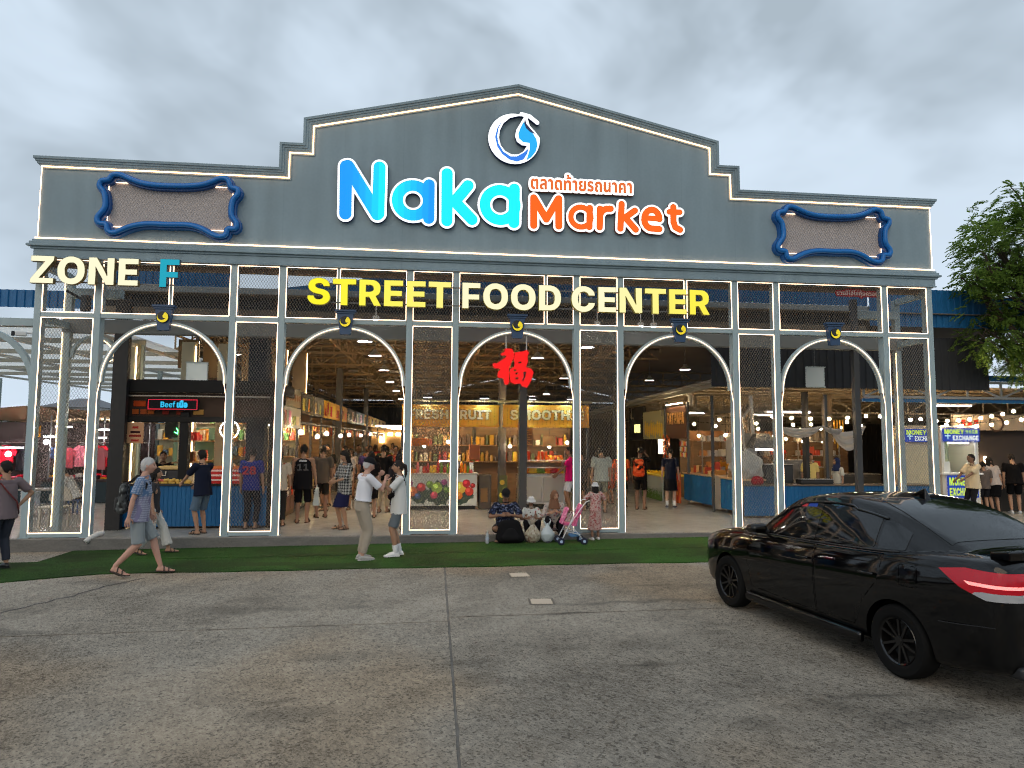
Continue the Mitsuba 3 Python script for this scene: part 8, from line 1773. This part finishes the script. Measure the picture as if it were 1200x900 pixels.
p = person('woman in brown headscarf and patterned blouse sitting beside the pink stroller', (.82, .02, gz(.8)+.14), math.radians(172), 1.58, 'tan', True, hair=None, hat='hijab', hatc=(.17, .085, .05), pelvis=.14, lean=.10, head=(.5, -.08), feet=((-.12, .40), (.14, .42)), foot_z=(-.14, -.14), kpoles=((-.2, .8, 1), (.2, .8, 1)), hands=((-.08, .30, .50), (.12, .33, .48)), grips=('grip', 'grip'), top=dict(col=(.38, .33, .29), sleeve=1.8, hem=-.05, loose=1.15, pattern=floral((.40, .35, .31), [(.30, .05, .06), (.10, .10, .12)], 24, .70)), bottom=dict(kind='trousers', col=(.008, .008, .01), leg=.95, loose=1.2), shoes=dict(col=(.02, .02, .03)), edge=.02, build=1.1, seed=10)
p = person('little girl in white cap and red floral dress standing with her back turned', (1.63, -.27, gz(1.6)+.02), math.radians(8), 1.17, 'brown', True, hair='shoulder', hat='bucket', hatc=(.52, .52, .52), hands=((-.14, .22, 1.25), (.14, .22, 1.22)), poles=((-1, -.2, -.5), (1, -.2, -.5)), grips=('fist', 'fist'), top=dict(col=(.42, .22, .19), sleeve=.9, hem=-.05, loose=1.15, nocollar=True, pattern=floral((.46, .27, .24), [(.32, .03, .04), (.50, .42, .38)], 36, .58)), bottom=dict(kind='skirt', col=(.42, .2, .2), len=.30, loose=1.18, pattern=floral((.46, .27, .24), [(.32, .03, .04), (.50, .42, .38)], 36, .58)), shoes=dict(kind='shoe', col=(.5, .5, .5)), edge=.022, seed=11)
# stroller
st = thing('stroller', 'pink folding stroller with pale frame and small wheels on the carpet', 'stroller')
sx, sy, sz = 1.06, -.66, gz(1.05)+.016
def L3(a, b, r=.011): return tube([np.array(a)+[sx, sy, sz], np.array(b)+[sx, sy, sz]], r, 8)
for y in (-.20, .20):
    part(st, 'front_leg', L3((-.26, y, .07), (.02, y, .62)), 'm_metal', (.7, .7, .72), smooth=True)
    part(st, 'rear_leg', L3((.20, y, .07), (-.08, y, .40)), 'm_metal', (.7, .7, .72), smooth=True)
    part(st, 'handle_bar', tube([np.array(q)+[sx, sy, sz] for q in ((-.08, y, .40), (.10, y, .66), (.24, y, .84), (.32, y*.9, .86))], .011, 8), 'm_metal', (.7, .7, .72), smooth=True)
    part(st, 'side_bar', L3((-.16, y, .26), (.12, y, .20)), 'm_metal', (.7, .7, .72), smooth=True)
    for x in (-.26, .20):
        w = part(st, 'wheel', move(lathe([(.02, -.02), (.055, -.022), (.07, -.012), (.07, .012), (.055, .022), (.02, .02)], 20), 0, 0, 0, rx=PI/2), 'm_vc', (.015, .02, .04), smooth=40)
        scene[w]['to_world'] = T().translate([sx+x, sy+y, sz+.071])
        hk = numbered(w+'__hub'); put(hk, move(cyl(0, 0, -.024, .024, .03, n=14), 0, 0, 0, rx=PI/2), 'm_satin', (.35, .45, .6)); scene[hk]['to_world'] = T().translate([sx+x, sy+y, sz+.071])
for a, b in (((-.26, -.2, .10), (-.26, .2, .10)), ((.20, -.2, .10), (.20, .2, .10)), ((-.10, -.2, .34), (-.10, .2, .34))): part(st, 'cross_bar', L3(a, b, .009), 'm_metal', (.7, .7, .72), smooth=True)
def soft(pts, th, col, nm, fn=None):
    v, f = relax(m3.Manifold.hull_points(np.vstack([np.array(pts, float), np.array(pts, float)+np.array(th)])), .03, 3); v = v+[sx, sy, sz]
    n = meshkit.fbm(v*14, 2, 2)-.5; v = v+trimesh.Trimesh(v, f, process=False).vertex_normals*(n*.02)[:, None]
    part(st, nm, (v, f), 'm_cloth', fn(v) if fn else col, smooth=True)
pinkf = floral((.62, .16, .30), [(.72, .34, .46), (.5, .08, .2)], 22, .62)
soft([(-.20, -.18, .38), (-.20, .18, .38), (.06, -.18, .36), (.06, .18, .36)], (0, 0, .04), None, 'seat', pinkf)
soft([(.05, -.18, .38), (.05, .18, .38), (.20, -.18, .76), (.20, .18, .76)], (-.04, 0, .02), None, 'backrest', pinkf)
soft([(-.24, -.18, .40), (-.24, .18, .40), (-.12, -.18, .70), (-.12, .18, .70)], (.03, 0, .02), None, 'front_apron', pinkf)
soft([(-.05, -.15, .14), (-.05, .15, .14), (.14, -.15, .16), (.14, .15, .16)], (0, 0, .05), (.10, .22, .42), 'basket')
# ---- customers in the first two arches
p = person('man in black vest with number 11 standing in the passage with a white bag', (-4.72, 2.15, .003), math.radians(5), 1.80, 'tan', hands=((-.24, .10, .84), (.30, .03, .80)), grips=('open', 'fist'), top=dict(col=(.010, .010, .012), sleeve=0, hem=-.18, loose=1.15, name='vest'), bottom=dict(kind='shorts', col=(.010, .010, .012), len=.55, loose=1.25), shoes=sandals((.05, .02, .02)), edge=.024, build=1.06, seed=12)
nm = thing('shirt_number', 'pale name and number 11 on the back of the black vest', 'print')
for txt, z, h in (('11', 1.17, .15),):
    m, L_ = text_plate(txt, h, .004); v, f = m; v = np.column_stack([v[:, 0]-L_/2, v[:, 1]-.133, v[:, 2]+z]); part(nm, 'digits', on(p, (v, f)), 'm_vc', (.10, .10, .10))
part(nm, 'name', on(p, box(-.08, .08, -.137, -.132, 1.365, 1.41)), 'm_vc', (.5, .5, .5))
del labels[nm]; _ren = [k for k in scene if k.startswith(nm+'__')]
for k in _ren: scene[p['t']+'__print'+k[len(nm):].replace('__', '_')] = scene.pop(k)
bg = thing('carrier_bag', 'white carrier bag hanging from the hand of the man in the black vest', 'bag')
w_ = p['wr'][1]; bm = m3.Manifold.hull_points(np.array([(-.03, -.17, -.12), (.03, -.17, -.12), (-.03, .17, -.12), (.03, .17, -.12), (-.07, -.19, -.50), (.07, -.19, -.50), (-.07, .19, -.52), (.07, .19, -.52)]))
v, f = relax(bm, .03, 3); v = v+trimesh.Trimesh(v, f, process=False).vertex_normals*((meshkit.fbm(v*16, 2, 1)-.5)*.03)[:, None]
part(bg, 'sack', on(p, (v+w_+[.02, .02, 0], f)), 'm_satin', (.46, .50, .47), smooth=True)
for s_ in (-1, 1): part(bg, 'handle', on(p, tube([w_+[.02, .02+s_*.09, -.13], w_+[.02, .02+s_*.02, -.04], w_+[.02, .02, -.05]], .008, 6)), 'm_satin', (.46, .50, .47))
person('woman with long black hair in plaid shirt and navy skirt looking at her phone', (-3.62, 1.02, .003), math.radians(128), 1.68, 'tan', True, hair='long', hands=((-.12, .30, 1.08), (.10, .30, 1.06)), poles=((-.8, -.2, -1), (.8, -.2, -1)), grips=('grip', 'grip'), head=(0, -.3), top=dict(col=(.15, .15, .15), sleeve=1.3, hem=-.16, loose=1.2, pattern=plaid), bottom=dict(kind='skirt', col=(.012, .014, .05), len=.50), shoes=sandals(), edge=.026, seed=13)
def npc(label, x, y, yaw, H, tc, bc, **kw):
    d = dict(skin='tan', edge=.04, top=dict(col=rgb(*tc), sleeve=.75, loose=1.1), bottom=dict(kind='shorts', col=rgb(*bc), loose=1.15), shoes=sandals(), seed=RNG.randrange(1000)); d.update(kw)
    if 'bk' in d: d['bottom'] = dict(kind=d.pop('bk'), col=rgb(*bc), loose=1.1, len=.5)
    return person(label, (x, y, .003), math.radians(yaw), H, **d)
npc('man in black t-shirt and beige shorts standing in the passage', -4.80, 6.2, 170, 1.78, (20, 20, 22), (170, 150, 120))
npc('man in grey shirt just behind the man in the black vest', -4.45, 3.2, 20, 1.78, (90, 80, 70), (40, 38, 36))
npc('man in black t-shirt and beige trousers with his back turned in the passage', -3.05, 4.4, -10, 1.78, (18, 18, 20), (165, 150, 125), bk='trousers')
npc('woman in black dress with a bag behind the plaid shirt woman', -3.25, 3.1, 10, 1.64, (25, 22, 24), (25, 22, 24), fem=True, hair='shoulder', bk='skirt')
npc('bare-legged person in dark top with sandals behind the woman in white', -2.45, .75, 15, 1.62, (40, 36, 40), (60, 60, 66), fem=True, hair='pony')
CROWD = [(-4.1, 5.2, 160, 1.66, (200, 190, 180), (50, 50, 60), True, 'person in pale top and dark shorts in the crowd'), (-3.7, 6.8, 10, 1.72, (60, 50, 90), (40, 40, 45), False, 'man in violet shirt in the crowd'), (-2.9, 7.4, 190, 1.74, (150, 60, 50), (60, 60, 60), False, 'man in brick red shirt in the crowd'),
         (-4.4, 8.6, 175, 1.64, (210, 200, 190), (70, 60, 60), True, 'woman in cream top facing the entrance in the crowd'), (-3.4, 9.4, -5, 1.74, (35, 45, 40), (40, 40, 40), False, 'man in dark green shirt deep in the crowd'), (-4.0, 10.8, 185, 1.70, (190, 120, 60), (50, 45, 40), False, 'man in orange brown shirt deep in the crowd'),
         (-2.9, 11.3, 5, 1.62, (220, 215, 210), (60, 70, 100), True, 'woman in white top deep in the crowd'), (-4.6, 12.6, 180, 1.72, (70, 75, 85), (45, 45, 50), False, 'man in slate shirt deep in the crowd'), (-3.6, 13.8, 10, 1.66, (160, 150, 60), (50, 50, 50), True, 'person in olive yellow top deep in the crowd'),
         (-3.0, 15.5, 178, 1.74, (40, 40, 60), (50, 50, 60), False, 'man in navy shirt far down the passage'), (-4.3, 16.4, -8, 1.70, (180, 60, 70), (40, 40, 40), True, 'woman in rose top far down the passage'), (-3.7, 19, 182, 1.75, (200, 200, 200), (60, 60, 70), False, 'man in white shirt far down the passage'), (-4.6, 5.0, 90, 1.62, (90, 70, 60), (70, 60, 50), True, 'woman in brown top buying at the left stalls'), (-4.7, 9.6, 88, 1.70, (50, 90, 110), (60, 60, 60), False, 'man in teal shirt at the yellow stall board')]
for x, y, a, H, tc, bc, fem, lab in CROWD: npc(lab, x, y, a, H, tc, bc, fem=fem, hair='shoulder' if fem else 'short', hairc=RNG.choice(['black', 'dark', 'brown']), edge=.05, group='shoppers in the passage')
p = npc('man in blue football shirt with red number behind the second mesh panel', -5.62, 1.15, -8, 1.74, (35, 45, 120), (22, 24, 34), bk='trousers', edge=.03)
m, L_ = text_plate('28', .18, .004); v, f = m; k = part(p['t'], 'number_print', on(p, (np.column_stack([v[:, 0]-L_/2, v[:, 1]-.137, v[:, 2]+1.17]), f)), 'm_vc', rgb(170, 45, 50))
npc('person in beige shirt next to the blue football shirt', -5.12, 1.55, 15, 1.66, (190, 175, 155), (50, 46, 44), bk='trousers')
# kiosk staff and shoppers behind it
npc('dark-haired person in black inside the kiosk, behind the poster', -8.05, 2.75, 200, 1.62, (18, 18, 20), (20, 20, 20))
npc('cook in pale yellow apron shirt inside the kiosk', -6.55, 2.75, 150, 1.60, (225, 205, 165), (40, 40, 40), fem=True, hair='bun', hairc='brown')
npc('cook in orange shirt inside the kiosk', -5.95, 2.55, 190, 1.62, (225, 85, 40), (40, 40, 40), hat='cap', hatc=(.02, .01, .01))
npc('person in orange top in the light behind the black kiosk post', -9.2, 3.1, 90, 1.40, (190, 90, 50), (80, 40, 30), fem=True, hair='short')
person('man in white shirt and dark shorts crouching on a stool behind the first mesh', (-10.75, 4.4, .003), math.radians(95), 1.68, 'tan', pelvis=.48, lean=.45, feet=((-.14, .34), (.14, .36)), hands=((-.12, .45, .66), (.12, .45, .66)), top=dict(col=(.55, .55, .54), sleeve=.8, loose=1.15), bottom=dict(kind='shorts', col=(.07, .045, .035)), shoes=sandals(), edge=.035, seed=21)
sl = thing('low_stool', 'low stool under the crouching man in white', 'stool')
part(sl, 'seat', box(-10.88, -10.60, 4.25, 4.55, .34, .38, .01), 'm_satin', rgb(60, 80, 120))
for x in (-10.85, -10.63):
    for y in (4.28, 4.52): part(sl, 'leg', bar((x, y, .003), (x, y, .34), .03), 'm_satin', rgb(60, 80, 120))
# ---- middle and right arches
npc('man in magenta polo shirt and white shorts at the smoothie counter', 1.98, 4.15, 82, 1.76, (190, 20, 95), (190, 190, 195), skin='brown', hands=((-.16, .40, 1.0), (.16, .36, .98)), build=1.1, edge=.03)
npc('man in pale shirt and grey shorts with his back turned behind the mesh', 2.78, 3.9, -4, 1.78, (165, 170, 160), (110, 112, 100), edge=.03, build=1.1)
npc('man in dark grey shirt beside the man in the pale shirt', 2.36, 4.5, 12, 1.70, (60, 56, 58), (50, 45, 42))
npc('woman in dusky top walking away through the gap right of the fruit stall', 3.25, 6.2, 5, 1.62, (90, 60, 50), (50, 60, 100), fem=True, hair='shoulder', bk='trousers')
p = npc('man in black clothes with his hand at his ear in the fourth arch', 4.10, 4.7, -28, 1.76, (18, 17, 18), (14, 13, 14), skin='brown', hands=((-.24, .08, .86), (.13, .12, 1.56)), poles=((-.5, -.6, -.2), (.5, .5, -1)), grips=('open', 'fist'), edge=.03, build=1.08)
bp = thing('backpack', 'orange and black patterned backpack on the man with his hand at his ear', 'backpack')
v, f = relax(blob([((-.06, -.19, 1.33), (.09, .07, .09)), ((.06, -.19, 1.33), (.09, .07, .09)), ((-.06, -.20, 1.0), (.11, .08, .08)), ((.06, -.20, 1.0), (.11, .08, .08))]), .022, 4)
part(bp, 'bag', on(p, (v, f)), 'm_cloth', floral(rgb(215, 70, 30), [rgb(25, 18, 18), rgb(235, 120, 70)], 15, .60)(v), smooth=True)
for s_ in (-1, 1): part(bp, 'strap', on(p, tube([(s_*.09, -.13, 1.38), (s_*.12, -.02, 1.49), (s_*.13, .12, 1.36), (s_*.15, .05, 1.1)], .016, 6)), 'm_cloth', (.02, .02, .02), smooth=True)
npc('person in orange shirt half hidden behind the man with the orange backpack', 3.72, 5.3, -20, 1.66, (225, 95, 50), (30, 28, 28), skin='brown')
npc('boy in orange shorts far behind the backpack man', 3.75, 6.6, 20, 1.45, (200, 90, 60), (190, 80, 40))
npc('slim person in navy shirt and dark skirt with white socks in the fourth arch', 5.12, 5.1, -25, 1.74, (14, 20, 38), (12, 14, 22), skin='fair', hair='short', fem=True, bk='skirt', shoes=dict(col=(.02, .025, .05), sole=(.5, .5, .5), sock=(.7, .7, .7)), edge=.028)
npc('vendor in ochre top behind the blue counters of the fourth arch', 7.1, 5.9, 100, 1.60, (210, 150, 50), (40, 40, 40), fem=True, hair='bun')
npc('vendor in white cap working behind the blue counter', 7.3, 4.6, 110, 1.58, (90, 110, 150), (40, 40, 40), hat='cap', hatc=(.55, .55, .55))
npc('vendor in beige top behind the nearer blue counter', 7.0, 3.35, 120, 1.58, (200, 175, 140), (40, 40, 40), fem=True, hair='shoulder')
npc('vendor in pale yellow t-shirt facing out behind the blue counter', 8.62, 3.7, 178, 1.62, (225, 205, 130), (60, 60, 60), edge=.03)
npc('woman in navy headscarf seated behind the blue counter', 9.15, 3.25, 100, 1.50, (190, 190, 180), (40, 40, 50), fem=True, hair=None, hat='hijab', hatc=(.02, .03, .08))
npc('vendor with red cap deep in the kitchen stalls', 9.1, 6.0, 150, 1.66, (120, 60, 40), (40, 40, 40), hat='cap', hatc=(.35, .04, .03))
person('man in beige shirt standing at the money exchange counter', (12.42, 2.42, gz(12.4)-.02), math.radians(92), 1.66, 'brown', hair='short', hands=((-.14, .42, 1.06), (.16, .40, 1.02)), grips=('open', 'open'), top=dict(col=rgb(215, 195, 160), sleeve=.85, hem=-.12, loose=1.2), bottom=dict(kind='trousers', col=(.015, .015, .018)), shoes=dict(col=(.02, .02, .02)), edge=.026, build=1.08, seed=31)
npc('clerk with dark hair inside the money exchange booth', 12.45, 3.75, 170, 1.60, (50, 50, 60), (40, 40, 40), fem=True, hair='shoulder')
npc('woman with dark hair in pale top leaning on the low counter at the right', 13.75, 3.2, -5, 1.58, (165, 155, 150), (14, 14, 16), fem=True, hair='long', lean=.3, bk='skirt')
npc('man in black shirt and shorts bending over the low counter at the right edge', 14.25, 3.1, -30, 1.66, (13, 13, 15), (12, 12, 14), lean=.25, build=1.15, shoes=dict(col=(.5, .5, .5)))
npc('boy in grey shirt at the low counter right of the booth', 13.42, 3.2, -10, 1.42, (95, 85, 80), (30, 30, 34))
